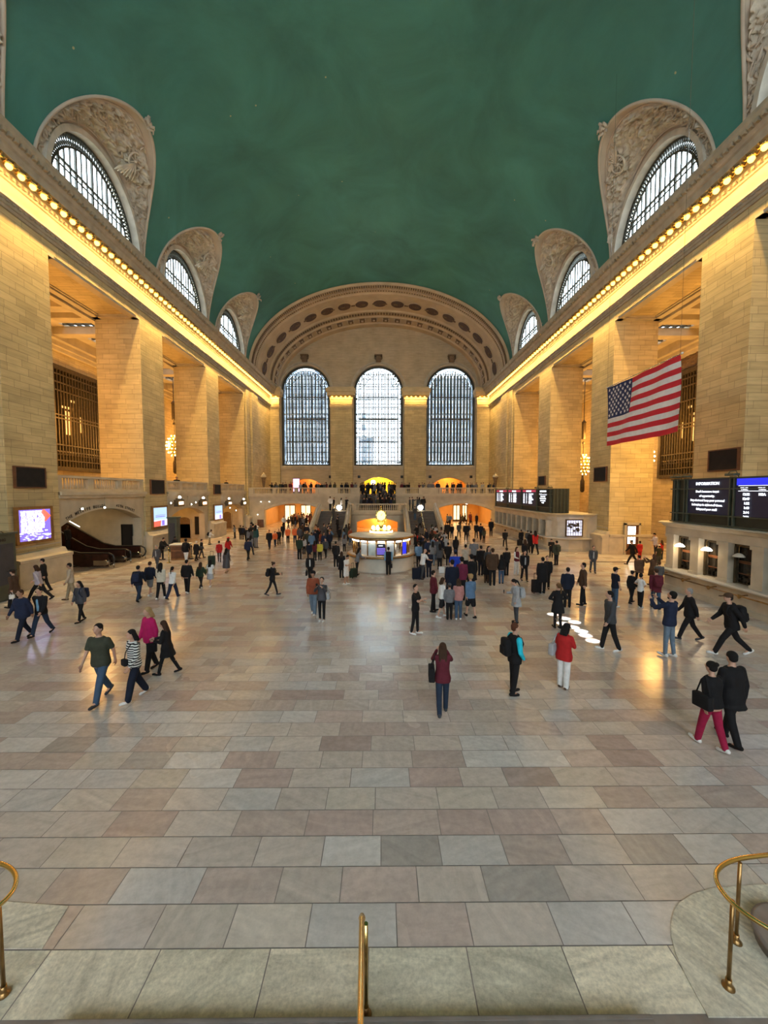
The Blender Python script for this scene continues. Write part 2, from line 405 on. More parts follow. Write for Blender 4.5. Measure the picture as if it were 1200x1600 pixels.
# ---- floor slabs
def slab_grid(name, x0, x1, y0, y1, row, wmin, wmax, cols, mat, z=0.0, gap=0.006, veinstretch=(0.8, 4.0), skip=None, kind=None):
    rnd = random.Random(11); vs_, fs, cc, uvs = [], [], [], []
    y = y0
    while y < y1 - 0.01:
        yb = min(y + row * rnd.choice((1, 1, 1)), y1); x = x0 - rnd.random() * wmax
        while x < x1:
            w = rnd.uniform(wmin, wmax); a, b = max(x, x0), min(x + w, x1)
            x += w
            if b - a < 0.03: continue
            i = len(vs_); vs_ += [(a + gap, y + gap, z), (b - gap, y + gap, z), (b - gap, yb - gap, z), (a + gap, yb - gap, z)]
            fs.append((i, i + 1, i + 2, i + 3))
            c = Vector(rnd.choices([q[0] for q in cols], [q[1] for q in cols])[0]) * rnd.uniform(0.91, 1.08); cc.append(c)
            ox, oy, rot = rnd.uniform(0, 90), rnd.uniform(0, 90), rnd.uniform(-0.5, 0.5) + (1.4 if rnd.random() < 0.12 else 0)
            ca, sa = math.cos(rot), math.sin(rot)
            for (px_, py_) in ((a, y), (b, y), (b, yb), (a, yb)):
                u = (px_ - a) * ca - (py_ - y) * sa; v = (px_ - a) * sa + (py_ - y) * ca
                uvs.append((ox + u * veinstretch[0], oy + v * veinstretch[1]))
        y = yb
    me = bpy.data.meshes.new(name); me.from_pydata(vs_, [], fs)
    ca_ = me.color_attributes.new('slab', 'FLOAT_COLOR', 'CORNER'); uvl = me.uv_layers.new(name='UVMap').data
    for k, c in enumerate(cc):
        for q in range(4):
            ca_.data[4 * k + q].color = (c.x, c.y, c.z, 1); uvl[4 * k + q].uv = uvs[4 * k + q]
    me.materials.append(M(mat)); return me
fcols = [((0.56, 0.485, 0.43), 5), ((0.51, 0.415, 0.37), 3), ((0.46, 0.36, 0.325), 1.4), ((0.58, 0.54, 0.51), 3.5), ((0.59, 0.52, 0.45), 2), ((0.43, 0.385, 0.355), 0.8)]
fl = struct(link('floor', slab_grid('floor', -30, 30, 3.966, 70, 0.458, 0.76, 1.06, fcols, 'floor_slab')))
m = MB(); m.box(-32, 32, -19, 72, -0.4, -0.004); struct(m.build('floor_bed', 'step_stone', fl))
tcols = [((0.74, 0.67, 0.52), 3), ((0.68, 0.63, 0.50), 2), ((0.78, 0.70, 0.55), 2)]
struct(link('floor_border', slab_grid('floor_border', -8, 8, 3.40, 3.966, 0.6, 1.0, 1.35, tcols, 'travertine', veinstretch=(1.3, 5.0)), fl))
# curved travertine flares at the foot of the stairs, left and right
def flare(n_, pix):
    pts = [at_z(px_, py_, 0.0) for px_, py_ in pix]; k = len(pts); mm = MB()
    mm.faces([(p.x, p.y, -0.003) for p in pts] + [(p.x, p.y, 0.012) for p in pts], [tuple(range(k)), tuple(range(k, 2 * k))] + [(i, (i + 1) % k, k + (i + 1) % k, k + i) for i in range(k)])
    me = mm.mesh('trim_flare', 'travertine'); me.color_attributes.new(name='slab', type='FLOAT_COLOR', domain='CORNER'); me.uv_layers.new(name='UVMap')
    a = me.color_attributes['slab'].data; uvl = me.uv_layers['UVMap'].data; ang = 0.9 if n_ == 2 else -0.3
    for li, lp in enumerate(me.loops):
        c = me.vertices[lp.vertex_index].co
        uvl[li].uv = ((c.x * math.cos(ang) - c.y * math.sin(ang)) * 1.4, (c.x * math.sin(ang) + c.y * math.cos(ang)) * 8); a[li].color = (0.72, 0.66, 0.53, 1)
    return struct(link('trim_%d' % n_, me))
flare(1, [(107, 1417), (66, 1483), (-260, 1483), (-260, 1390)])
flare(2, [(1107, 1590), (1090, 1560), (1072, 1526), (1056, 1492), (1049, 1465), (1048, 1446), (1052, 1426), (1062, 1411), (1082, 1398), (1112, 1389), (1160, 1385), (1240, 1381), (1500, 1381), (1500, 1590)])
# first stair treads where the viewer stands
m = MB(); YS0 = at_z(600, 1589, 0.15).y
for k in range(5):
    y1 = YS0 - k * 0.34; z1 = 0.15 * (k + 1)
    m.box(-2.75, 2.75, y1 - 0.40, y1, z1 - 0.15, z1)
    for g in range(2): m.box(-2.75, 2.75, y1, y1 + 0.012, z1 - 0.03 - g * 0.028, z1 - 0.012 - g * 0.028)
    for g in range(3): m.box(-2.75, 2.75, y1 - 0.03 - g * 0.035, y1 - 0.012 - g * 0.035, z1, z1 + 0.004)
struct(m.build('trim_3', 'step_stone'))
# ---- side walls: piers, upper band, soffit panels, galleries
for s, side in ((-1, 'left'), (1, 'right')):
    m = MB()
    def bx(l0, l1, y0, y1, z0, z1, m_=None):
        (m_ or m).box(min(s * l0, s * l1), max(s * l0, s * l1), y0, y1, z0, z1)
    ys = [YN] + [v for o in OPEN for v in o] + [YF + 1.0]
    for i in range(0, len(ys), 2): bx(HW, JW, ys[i], ys[i + 1], 0, ZT)
    bx(HW, JW, YN, YF + 1.0, ZT, ZS + 0.35)
    wall = struct(m.build('wall_' + side, 'wall_stone', uv=True))
    # pilaster strips on the last stretch towards the far corner
    m = MB(); bx(HW - 0.35, HW, 54.9, 57.6, 0, 18.9); bx(HW - 0.18, HW, 53.2, 54.5, 0, 18.9)
    struct(m.build('pilaster', 'wall_stone', wall, uv=True))
    # soffit frames under each lintel, and gallery beams
    m = MB()
    for (a, b) in OPEN:
        for (l0, l1, y0, y1) in ((HW + 0.05, HW + 0.5, a, b), (JW - 0.5, JW - 0.05, a, b), (HW, JW, a, a + 0.4), (HW, JW, b - 0.4, b)):
            bx(l0, l1, y0, y1, ZT - 0.14, ZT)
        for (l0, l1, y0, y1) in ((HW + 0.6, HW + 0.7, a + .5, b - .5), (JW - 0.7, JW - 0.6, a + .5, b - .5), (HW + .6, JW - .6, a + 0.5, a + 0.6), (HW + .6, JW - .6, b - 0.6, b - .5)):
            bx(l0, l1, y0, y1, ZT - 0.07, ZT)
    struct(m.build('soffit_moulding', 'trim_stone', wall))
    # gallery shell
    m = MB()
    bx(GAL, GAL + 0.5, 3, YF + 1, 0, 19.2)
    bx(HW, GAL + 0.5, 3, 3.5, 0, 19.2); bx(JW - 1, GAL + 0.5, YF + 0.6, YF + 1.1, 0, 19.2)
    gw = struct(m.build('wall_gallery_' + side, 'wall_stone', uv=True))
    m = MB(); LAY = [(yy - 3.6, yy + 3.6) for yy in (23.2, 34.0, 45.2)]
    yy = [3] + [v for q in LAY for v in q] + [YF + 1]
    for i in range(0, len(yy), 2): bx(JW - 0.1, GAL + 0.3, yy[i], yy[i + 1], 18.7, 19.0)
    for a, b in LAY:
        bx(JW - 0.1, JW + 0.8, a, b, 18.7, 19.0); bx(GAL - 1.9, GAL + 0.3, a, b, 18.7, 19.0)
    for yb in (19.2, 22.2, 28.6, 30.4, 33.4, 39.6, 41.5, 44.5, 50.6, 52.6): bx(JW - 0.05, GAL, yb - 0.45, yb + 0.45, 18.1, 18.72)
    for l0, l1, z0, z1 in ((GAL - 0.9, GAL, 17.9, 18.7), (GAL - 0.5, GAL, 17.5, 17.9), (GAL - 0.25, GAL, 17.2, 17.5), (JW, JW + 0.5, 18.0, 18.7)): bx(l0, l1, 3.5, YF + 0.5, z0, z1)
    struct(m.build('ceiling_gallery_' + side, 'trim_stone', uv=True))
    for a, b in LAY:
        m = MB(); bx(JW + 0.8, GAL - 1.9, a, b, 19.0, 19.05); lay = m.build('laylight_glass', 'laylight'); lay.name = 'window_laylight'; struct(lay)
        m = MB()
        for q in range(1, 9): bx(JW + 0.8, GAL - 1.9, a + q * (b - a) / 9 - 0.09, a + q * (b - a) / 9 + 0.09, 18.8, 18.98)
        for q in range(0, 6): bx(JW + 0.8 + q * 0.64 - 0.07, JW + 0.8 + q * 0.64 + 0.07, a, b, 18.8, 18.98)
        struct(m.build('glazing_bar', 'window_iron', lay))
# pier plinths (their swept-out foot with a pale cap)
def plinth(s, y0, y1, d=0.55, h=1.55):
    m = MB(); X = s * HW
    prof = [(-0.02, 0), (d, 0), (d, h - 0.22), (d + 0.06, h - 0.18), (d + 0.06, h - 0.04), (d - 0.12, h), (0.28, h + 0.02), (0.16, h + 0.25), (-0.02, h + 0.28)]
    e = [(y0 - 0.0, 0), (y1 + 0.0, 0)]
    m.sweep(prof, lambda u, v, t: (X - s * u, t, v), [y0, y1])
    return m
for s, side in ((-1, 'left'), (1, 'right')):
    m = MB()
    segs = [(3.5, 11.1), (19.2, 22.25), (30.35, 33.4), (41.5, 44.55), (52.65, YF)]
    for a, b in segs:
        q = plinth(s, a + (0 if a < 5 else -0.12), b + (0.12 if b < 60 else 0)); m.add(q.bm)
        if a > 5: m.box(min(s * HW, s * (JW)), max(s * HW, s * JW), a - 0.12, a, 0, 1.5)
        if b < 60: m.box(min(s * HW, s * (JW)), max(s * HW, s * JW), b, b + 0.12, 0, 1.5); m.box(min(s * HW, s * (JW)), max(s * HW, s * JW), b, b + 0.2, 1.5, 1.62)
        # long thin vertical channel strips beside the openings, and a string course above the plinth
        m.box(min(s * (HW - 0.05), s * HW), max(s * (HW - 0.05), s * HW), a + 0.1, b - 0.1, 2.05, 2.12)
    struct(m.build('baseboard_' + side, 'counter_stone'))
# ---- cornice
CP = [(-0.05, 18.9), (0.10, 18.9), (0.10, 19.06), (0.17, 19.08), (0.17, 19.26), (0.30, 19.36), (0.30, 19.44), (0.03, 19.48),
      (0.03, 20.30), (0.12, 20.34), (0.18, 20.52), (0.30, 20.60), (0.34, 20.74), (0.98, 20.78), (1.02, 21.16), (1.12, 21.22), (1.14, 21.30),
      (1.28, 21.52), (1.42, 21.80), (1.42, 22.0), (1.0, 22.2), (0.2, 22.62), (-0.45, 22.66), (-0.45, 18.9)]
for s, side in ((-1, 'left'), (1, 'right')):
    m = MB(); m.sweep(CP[:8], lambda u, v, t: (s * (HW - u), t, v), [YN, 65.4], False)
    m.sweep(CP[8:], lambda u, v, t: (s * (HW - u), t, v), [YN, 65.4], False)
    # dentils below the corona
    y = 14.0
    while y < 65:
        m.box(min(s * (HW - 0.28), s * (HW - 0.12)), max(s * (HW - 0.28), s * (HW - 0.12)), y, y + 0.16, 20.42, 20.58); y += 0.3174
    y = 14.0
    while y < 65:
        m.box(min(s * (HW - 1.40), s * (HW - 1.18)), max(s * (HW - 1.40), s * (HW - 1.18)), y, y + 0.15, 21.42, 21.60)
        m.box(min(s * (HW - 0.24), s * (HW - 0.12)), max(s * (HW - 0.24), s * (HW - 0.12)), y, y + 0.15, 19.22, 19.34); y += 0.3174
    cor = m.build('trim_cornice_' + side, 'cornice_stone', recalc=True); struct(cor)
    m = MB(); m.sweep([(0.035, 19.48), (0.035, 20.32)], lambda u, v, t: (s * (HW - u), t, v), [YN, 65.4], False)
    struct(m.build('frieze', 'frieze_stone', cor))
# ---- main vault with lunette cut-outs
LA = 4.75; TT = 0.60; PW = 0.50
def tcut(y):
    for c in BAYS:
        q = (y - c) / LA
        if abs(q) < 1: return TT * (1 - q * q) ** PW
    return 0.0
def vpt(t, y, dr=0.0): return Vector(((HW + dr) * math.cos(t), y, ZS + (RISE + dr) * math.sin(t)))
ycols = [YN, -10, 0, 8, BAYS[0] - LA]
for c in BAYS:
    ycols += [c - LA * math.cos(PI * i / 44) for i in range(45)] + ([c + LA + 0.3, c + LA + 0.7] if c < 48 else [c + LA + 0.5, YV])
ycols = sorted(set(round(v, 5) for v in ycols)); m = MB(); NT = 72; rings = []
for y in ycols:
    t0 = tcut(y); rings.append([m.bm.verts.new(vpt(t0 + (PI - 2 * t0) * i / NT, y)) for i in range(NT + 1)])
for a, b in zip(rings, rings[1:]):
    for i in range(NT):
        f = m.bm.faces.new([a[i], a[i + 1], b[i + 1], b[i]]); f.smooth = True
struct(m.build('ceiling', 'teal_vault', recalc=False))
# ---- lunette windows
def rimpt(c, ph, s):
    y = c - LA * math.cos(ph); t = TT * abs(math.sin(ph)) ** (2 * PW); p = vpt(t, y); return Vector((s * p.x, y, p.z))
WR = 3.95; ZW = 22.62; WV = 1.13
def archpt(c, ph, s, r=WR, x=HW + 0.15): return Vector((s * x, c - r * math.cos(ph), ZW + r * WV * math.sin(ph)))
def lun(c, ph, u, s):
    A, B = rimpt(c, ph, s), archpt(c, ph, s, WR + 0.30, HW - 0.05)
    mid = (A + B) / 2 + Vector((s * 0.30, 0, 0.55 * math.sin(ph)))
    return A * (1 - u) ** 2 + mid * 2 * u * (1 - u) + B * u * u
def build_lunette(c, s, n):
    root = empty('window_%d' % n, (s * HW, c, ZW)); struct(root); inv = Vector((s * HW, c, ZW))
    L = lambda p: p - inv
    def mk(name, mm, mat, **k):
        o = mm.build(name, mat, root, **k); struct(o); return o
    e = 0.004
    m = MB(); m.grid(lambda i, j: L(lun(c, PI * (e + (1 - 2 * e) * i), 0.16 * j, s)), 64, 3); m.bm.verts.ensure_lookup_table(); mk('rim_band', m, 'rim_stone')
    m = MB()   # raised lip along the rim
    pth = [L(rimpt(c, PI * i / 60, s) + Vector((-s * 0.04, 0, -0.03))) for i in range(61)]; m.tube(pth, 0.09, 6); mk('rim_lip', m, 'rim_stone')
    def rel(i, j):
        ph = PI * (0.01 + 0.98 * i); u = 0.15 + 0.75 * j; p = lun(c, ph, u, s)
        ed = min(j, 1 - j) * 8; ed = min(1, max(0, ed)) * min(1, 10 * min(i, 1 - i))
        q = Vector((p.y * 0.9 + s * 3, p.z * 1.2, p.x * 1.2))
        h = abs(noise.noise(q * 1.5)) * 0.5 + abs(noise.noise(q * 3.7 + Vector((5, 1, 2)))) * 0.55 + max(0, noise.noise(q * 6.5)) * 0.35
        st = noise.noise(q * 0.8 + Vector((9, 9, 1)))
        return L(p + Vector((-s * 0.72, 0, -0.6)).normalized() * (0.02 + 1.25 * h * (0.6 + 0.6 * st)) * ed)
    m = MB(); m.grid(rel, 210, 44); mk('relief_panel', m, 'relief_stone')
    m = MB()
    for uu, r in ((0.16, 0.055), (0.90, 0.06)): m.tube([L(lun(c, PI * (0.01 + 0.98 * i / 50), uu, s) + Vector((-s * .04, 0, -.02))) for i in range(51)], r, 6)
    mk('panel_bead', m, 'rim_stone')
    m = MB(); m.grid(lambda i, j: L(lun(c, PI * (e + (1 - 2 * e) * i), 0.89 + 0.12 * j, s)), 64, 1); mk('inner_band', m, 'rim_stone')
    m = MB()   # leaves and branches carved on the panel
    rnd = random.Random(n * 5)
    for q in range(120):
        ph = PI * rnd.uniform(0.06, 0.94); u = rnd.uniform(0.22, 0.84); p = lun(c, ph, u, s) + Vector((-s * 0.13, 0, -0.12)); d = Vector((rnd.uniform(-.2, .2), rnd.uniform(-1, 1), rnd.uniform(-1, 1))).normalized()
        ln = rnd.uniform(0.18, 0.42); bnd = d.cross(Vector((s, 0, 0))) * rnd.uniform(-0.3, 0.3)
        m.tube([L(p - d * ln), L(p + bnd * 0.6), L(p + d * ln)], 0.05, 5, radii=[0.02, rnd.uniform(0.05, 0.10), 0.02])
    mk('carved_leaves', m, 'rim_stone')
    m = MB()   # winged wheel
    pc = lun(c, PI * 0.62, 0.50, s) + Vector((-s * 0.30, 0, -0.28)); ax = Vector((0, 1, 0)); nrm = Vector((-s * 0.8, -0.1, -0.6)).normalized(); e1 = ax.cross(nrm).normalized(); e2 = nrm.cross(e1)
    m.tube([L(pc + (e1 * math.cos(a) + e2 * math.sin(a)) * 0.50) for a in [2 * PI * k / 24 for k in range(24)]], 0.065, 6, closed=True)
    for k in range(8):
        a = 2 * PI * k / 8; m.bar(L(pc), L(pc + (e1 * math.cos(a) + e2 * math.sin(a)) * 0.48), 0.035, 5)
    m.ball(L(pc), 0.12)
    for w in range(7): m.tube([L(pc + e1 * 0.1), L(pc + e1 * (0.5 + 0.1 * w) + e2 * (0.25 - 0.16 * w) + nrm * 0.1), L(pc + e1 * (1.1 + 0.06 * w) + e2 * (0.5 - 0.22 * w))], 0.06, 5, radii=[0.05, 0.09, 0.03])
    mk('winged_wheel', m, 'relief_stone')
    m = MB()   # cresting ornament on the tip of the rim
    tip = rimpt(c, PI * 0.50, s)
    for k in range(16):
        d = Vector((rnd.uniform(-0.5, 0.1) * s * -1 * -1, rnd.uniform(-0.3, 0.9), rnd.uniform(-0.5, 0.6))); p = tip + Vector((-s * 0.1, 0, -0.1)) + d * 0.35
        m.tube([L(p), L(p + d * 0.3 + Vector((-s * 0.1, 0, 0.1))), L(p + d * 0.45)], 0.08, 5, radii=[0.10, 0.09, 0.03])
    mk('cresting', m, 'rim_stone')
    m = MB()   # smooth arch ring round the glass
    m.sweep([(0.0, -0.30), (0.30, -0.30), (0.34, -0.1), (0.30, 0.1), (0.12, 0.3), (0.0, 0.55)], lambda u, v, t: L(archpt(c, t, s, WR + u, HW + v)), [PI * i / 48 for i in range(49)])
    mk('arch_ring', m, 'arch_stone')
    # iron: outer ring, inner ring, fancy band between, mullions, transom
    xw = HW + 0.30
    def wp(y, z): return L(Vector((s * xw, c + y, ZW + z)))
    def bar(m, y0, z0, y1, z1, w, d=0.06):
        m.tube([wp(y0, z0), wp(y1, z1)], w, 4)
    m = MB()
    for r, w in ((WR - 0.02, 0.10), (WR - 0.62, 0.07)): m.tube([L(archpt(c, PI * i / 48, s, r, xw)) for i in range(49)], w, 5)
    fr = mk('frame', m, 'window_iron')
    m = MB()
    for k in range(56):
        a0, a1 = PI * k / 56, PI * (k + 1) / 56
        for (p, q) in ((a0, a1), (a1, a0)):
            m.tube([L(archpt(c, p, s, WR - 0.05, xw)), L(archpt(c, (p + q) / 2, s, WR - 0.34, xw)), L(archpt(c, q, s, WR - 0.60, xw))], 0.05, 3)
    mk('scroll_band', m, 'window_iron')
    ri = WR - 0.62
    for k in range(-7, 8):
        y = k * 0.45; h = WV * math.sqrt(max(0, ri * ri - y * y))
        m = MB(); bar(m, y, 0, y, h, 0.055 if k % 3 else 0.085); mk('mullion', m, 'window_iron')
    for z, w in ((1.95, 0.08), (1.6, 0.05), (0.06, 0.10)):
        y = math.sqrt(max(0, ri * ri - (z / WV) ** 2)); m = MB(); bar(m, -y, z, y, z, w); mk('transom', m, 'window_iron')
    m = MB(); c0 = m.bm.verts.new(L(Vector((s * (xw + 0.12), c, ZW)))); rg = [m.bm.verts.new(L(archpt(c, PI * i / 32, s, WR, xw + 0.12))) for i in range(33)]
    for a, b in zip(rg, rg[1:]): m.bm.faces.new([c0, a, b])
    mk('pane', m, 'clear_glass')
n = 1
for s in (-1, 1):
    for c in BAYS: build_lunette(c, s, n); n += 1
# ledge behind the cornice under the lunettes
# ---- far barrel: stepped soffit with bands and rosettes
def epts(hw, rise, t, y, z0=ZS): return Vector((hw * math.cos(t), y, z0 + rise * math.sin(t)))
#  (y, half width, rise)
RP = [(54.85, 18.42, 11.72), (54.75, 18.28, 11.58), (54.95, 18.05, 11.36), (55.6, 17.98, 11.30), (55.75, 18.10, 11.42), (57.0, 18.02, 11.34), (57.15, 17.86, 11.18),
      (57.9, 17.8, 11.12), (61.2, 17.45, 10.85), (61.35, 17.25, 10.65), (62.6, 17.15, 10.55), (62.75, 16.98, 10.38), (64.3, 16.85, 10.26), (64.45, 16.65, 10.06), (65.6, 16.6, 10.0)]
NA = 96; m = MB()
m.sweep([(0, i) for i in range(len(RP))], lambda u, v, t: epts(RP[v][1], RP[v][2], t, RP[v][0]), [PI * i / NA for i in range(NA + 1)], False)
for f in m.bm.faces: f.smooth = False
ring = struct(m.build('ceiling_arch', 'plaster_stone'))
def band(name, y, hw, rise, cnt, sy, sz, sx, mat):
    mm = MB()
    for k in range(cnt):
        t = PI * (k + 0.5) / cnt
        if math.sin(t) < 0.02: continue
        p = epts(hw, rise, t, y); tn = Vector((-hw * math.sin(t), 0, rise * math.cos(t))).normalized(); nn = Vector((-tn.z, 0, tn.x))
        mm.cbox(p, (sx, sy, sz), Matrix((tn, Vector((0, 1, 0)), nn)).transposed())
    return struct(mm.build(name, mat, ring))
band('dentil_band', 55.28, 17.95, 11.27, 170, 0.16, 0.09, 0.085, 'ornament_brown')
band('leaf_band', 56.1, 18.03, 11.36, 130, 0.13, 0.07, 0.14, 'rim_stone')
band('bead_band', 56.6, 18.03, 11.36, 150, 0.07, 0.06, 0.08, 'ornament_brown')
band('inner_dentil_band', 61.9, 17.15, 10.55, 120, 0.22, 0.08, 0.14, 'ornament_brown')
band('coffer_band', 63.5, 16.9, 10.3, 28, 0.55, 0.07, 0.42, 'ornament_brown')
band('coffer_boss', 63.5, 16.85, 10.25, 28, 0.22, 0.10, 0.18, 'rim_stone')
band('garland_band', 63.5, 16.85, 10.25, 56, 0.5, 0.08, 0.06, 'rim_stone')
NR = 17; ts_ = [i * PI / 2000 for i in range(2001)]; L_ = [0.0]
for i in range(2000): L_.append(L_[-1] + (epts(17.65, 11, ts_[i + 1], 0) - epts(17.65, 11, ts_[i], 0)).length)
for k in range(NR):
    tgt = L_[-1] * (k + 0.5) / NR; i = next(q for q in range(2001) if L_[q] >= tgt); t = ts_[i]
    p = epts(17.58, 10.95, t, 59.5); tn = Vector((-17.6 * math.sin(t), 0, 11 * math.cos(t))).normalized(); nn = Vector((tn.z, 0, -tn.x))
    R3 = Matrix((tn, Vector((0, 1, 0)), nn)).transposed().to_4x4(); T3 = Matrix.Translation(p) @ R3
    if nn.dot(Vector((0, 0, -1))) < 0 and nn.z > 0: pass
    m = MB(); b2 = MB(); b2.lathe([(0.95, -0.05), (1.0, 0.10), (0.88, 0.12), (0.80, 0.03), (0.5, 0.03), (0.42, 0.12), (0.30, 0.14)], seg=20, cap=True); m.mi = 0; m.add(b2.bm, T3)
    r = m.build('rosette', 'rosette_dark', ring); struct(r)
    m = MB(); m.tube([T3 @ Vector((1.02 * math.cos(2 * PI * q / 24), 1.02 * math.sin(2 * PI * q / 24), 0.08)) for q in range(24)], 0.08, 6, closed=True)
    for q in range(10): m.ball(T3 @ Vector((0.66 * math.cos(2 * PI * q / 10), 0.66 * math.sin(2 * PI * q / 10), 0.05)), 0.10, 6, 4)
    struct(m.build('rosette_ring', 'plaster_stone', r))
    m = MB(); m.ball(T3 @ Vector((0, 0, 0.2)), 0.17, 8, 5); struct(m.build('rosette_boss', 'white_paint', r))
# guilloche links between the rosettes
band('rosette_link', 59.5, 17.5, 10.88, NR * 2, 0.10, 0.05, 0.30, 'ornament_brown')
# ---- end walls
m = MB()
for s in (-1, 1):
    for k in range(8): m.box(min(s * (18.0 - 0.2 * k), s * 18.6), max(s * (18.0 - 0.2 * k), s * 18.6), 56 + k * 1.2, 65.6, 21.95 + 0.01 * k, 22.36)
struct(m.build('arch_impost', 'cornice_stone', ring))
WCX = (-12.5, -0.25, 11.95); WHW = 4.12
EY = 65.5
outer = [(-18.4, 4.0), (-18.4, ZS)] + [(16.66 * -math.cos(PI * i / 40), ZS + 10.06 * math.sin(PI * i / 40)) for i in range(41)] + [(18.4, ZS), (18.4, 4.0)]
holes = [arch_pts(c, WHW, 9.35, 22.0, WHW, 28) for c in WCX]
dho = [(-12.7, 2.75, 4.62, 6.2, 0.95), (-0.25, 2.95, 4.62, 6.3, 1.15), (11.9, 2.85, 4.62, 6.25, 1.1)]
holes += [seg_arch(*d) for d in dho]
ew = struct(plate_obj('wall_far', [outer] + holes, 1.4, XZ, Vector((0, EY + 0.7, 0)), 'end_stone'))
# piers between the windows, plinth bands, sills
m = MB()
PX = [(-18.3, -16.75), (-8.25, -4.6), (4.1, 7.75), (16.2, 18.3)]
for a, b in PX: m.box(a, b, EY - 0.65, EY, 4.6, 19.0)
struct(m.build('pilaster', 'wall_stone', ew, uv=True))
m = MB()
for a, b in PX:     # capitals like the side cornice
    for (d, z0, z1) in ((0.75, 18.9, 19.1), (0.85, 19.1, 19.35), (0.68, 19.45, 20.3), (0.85, 20.3, 20.7), (1.55, 20.8, 21.3), (1.75, 21.3, 21.9), (1.3, 21.9, 22.2)):
        m.box(a - (d - 0.65) * 0.5, b + (d - 0.65) * 0.5, EY - d, EY, z0, z1)
struct(m.build('capital', 'frieze_stone', ew))
m = MB()
for c in WCX:
    m.box(c - WHW - 0.05, c + WHW + 0.05, EY - 0.35, EY, 9.05, 9.35); m.box(c - WHW - 0.05, c + WHW + 0.05, EY - 0.2, EY, 8.75, 9.05)
struct(m.build('sill', 'trim_stone', ew))
for c in WCX:       # archivolts and keystones
    m = MB(); m.sweep([(0, 0), (0.55, 0), (0.55, -0.10), (0.30, -0.16), (0.12, -0.28), (0.0, -0.1)], lambda u, v, t: (c - (WHW + u) * math.cos(t), EY + v, 22.0 + (WHW + u) * math.sin(t)), [PI * i / 40 for i in range(41)])
    a = struct(m.build('archivolt', 'trim_stone', ew))
    m = MB(); m.cbox((c, EY - 0.3, 27.0), (0.42, 0.3, 0.5), bev=0.08); m.cbox((c, EY - 0.35, 27.55), (0.65, 0.4, 0.10), bev=0.03)
    for sx_ in (-1, 1): m.tube([(c + sx_ * 0.5, EY - 0.35, 27.4), (c + sx_ * 0.62, EY - 0.4, 27.1), (c + sx_ * 0.45, EY - 0.4, 26.9)], 0.10, 6)
    struct(m.build('keystone', 'ornament_brown', a))
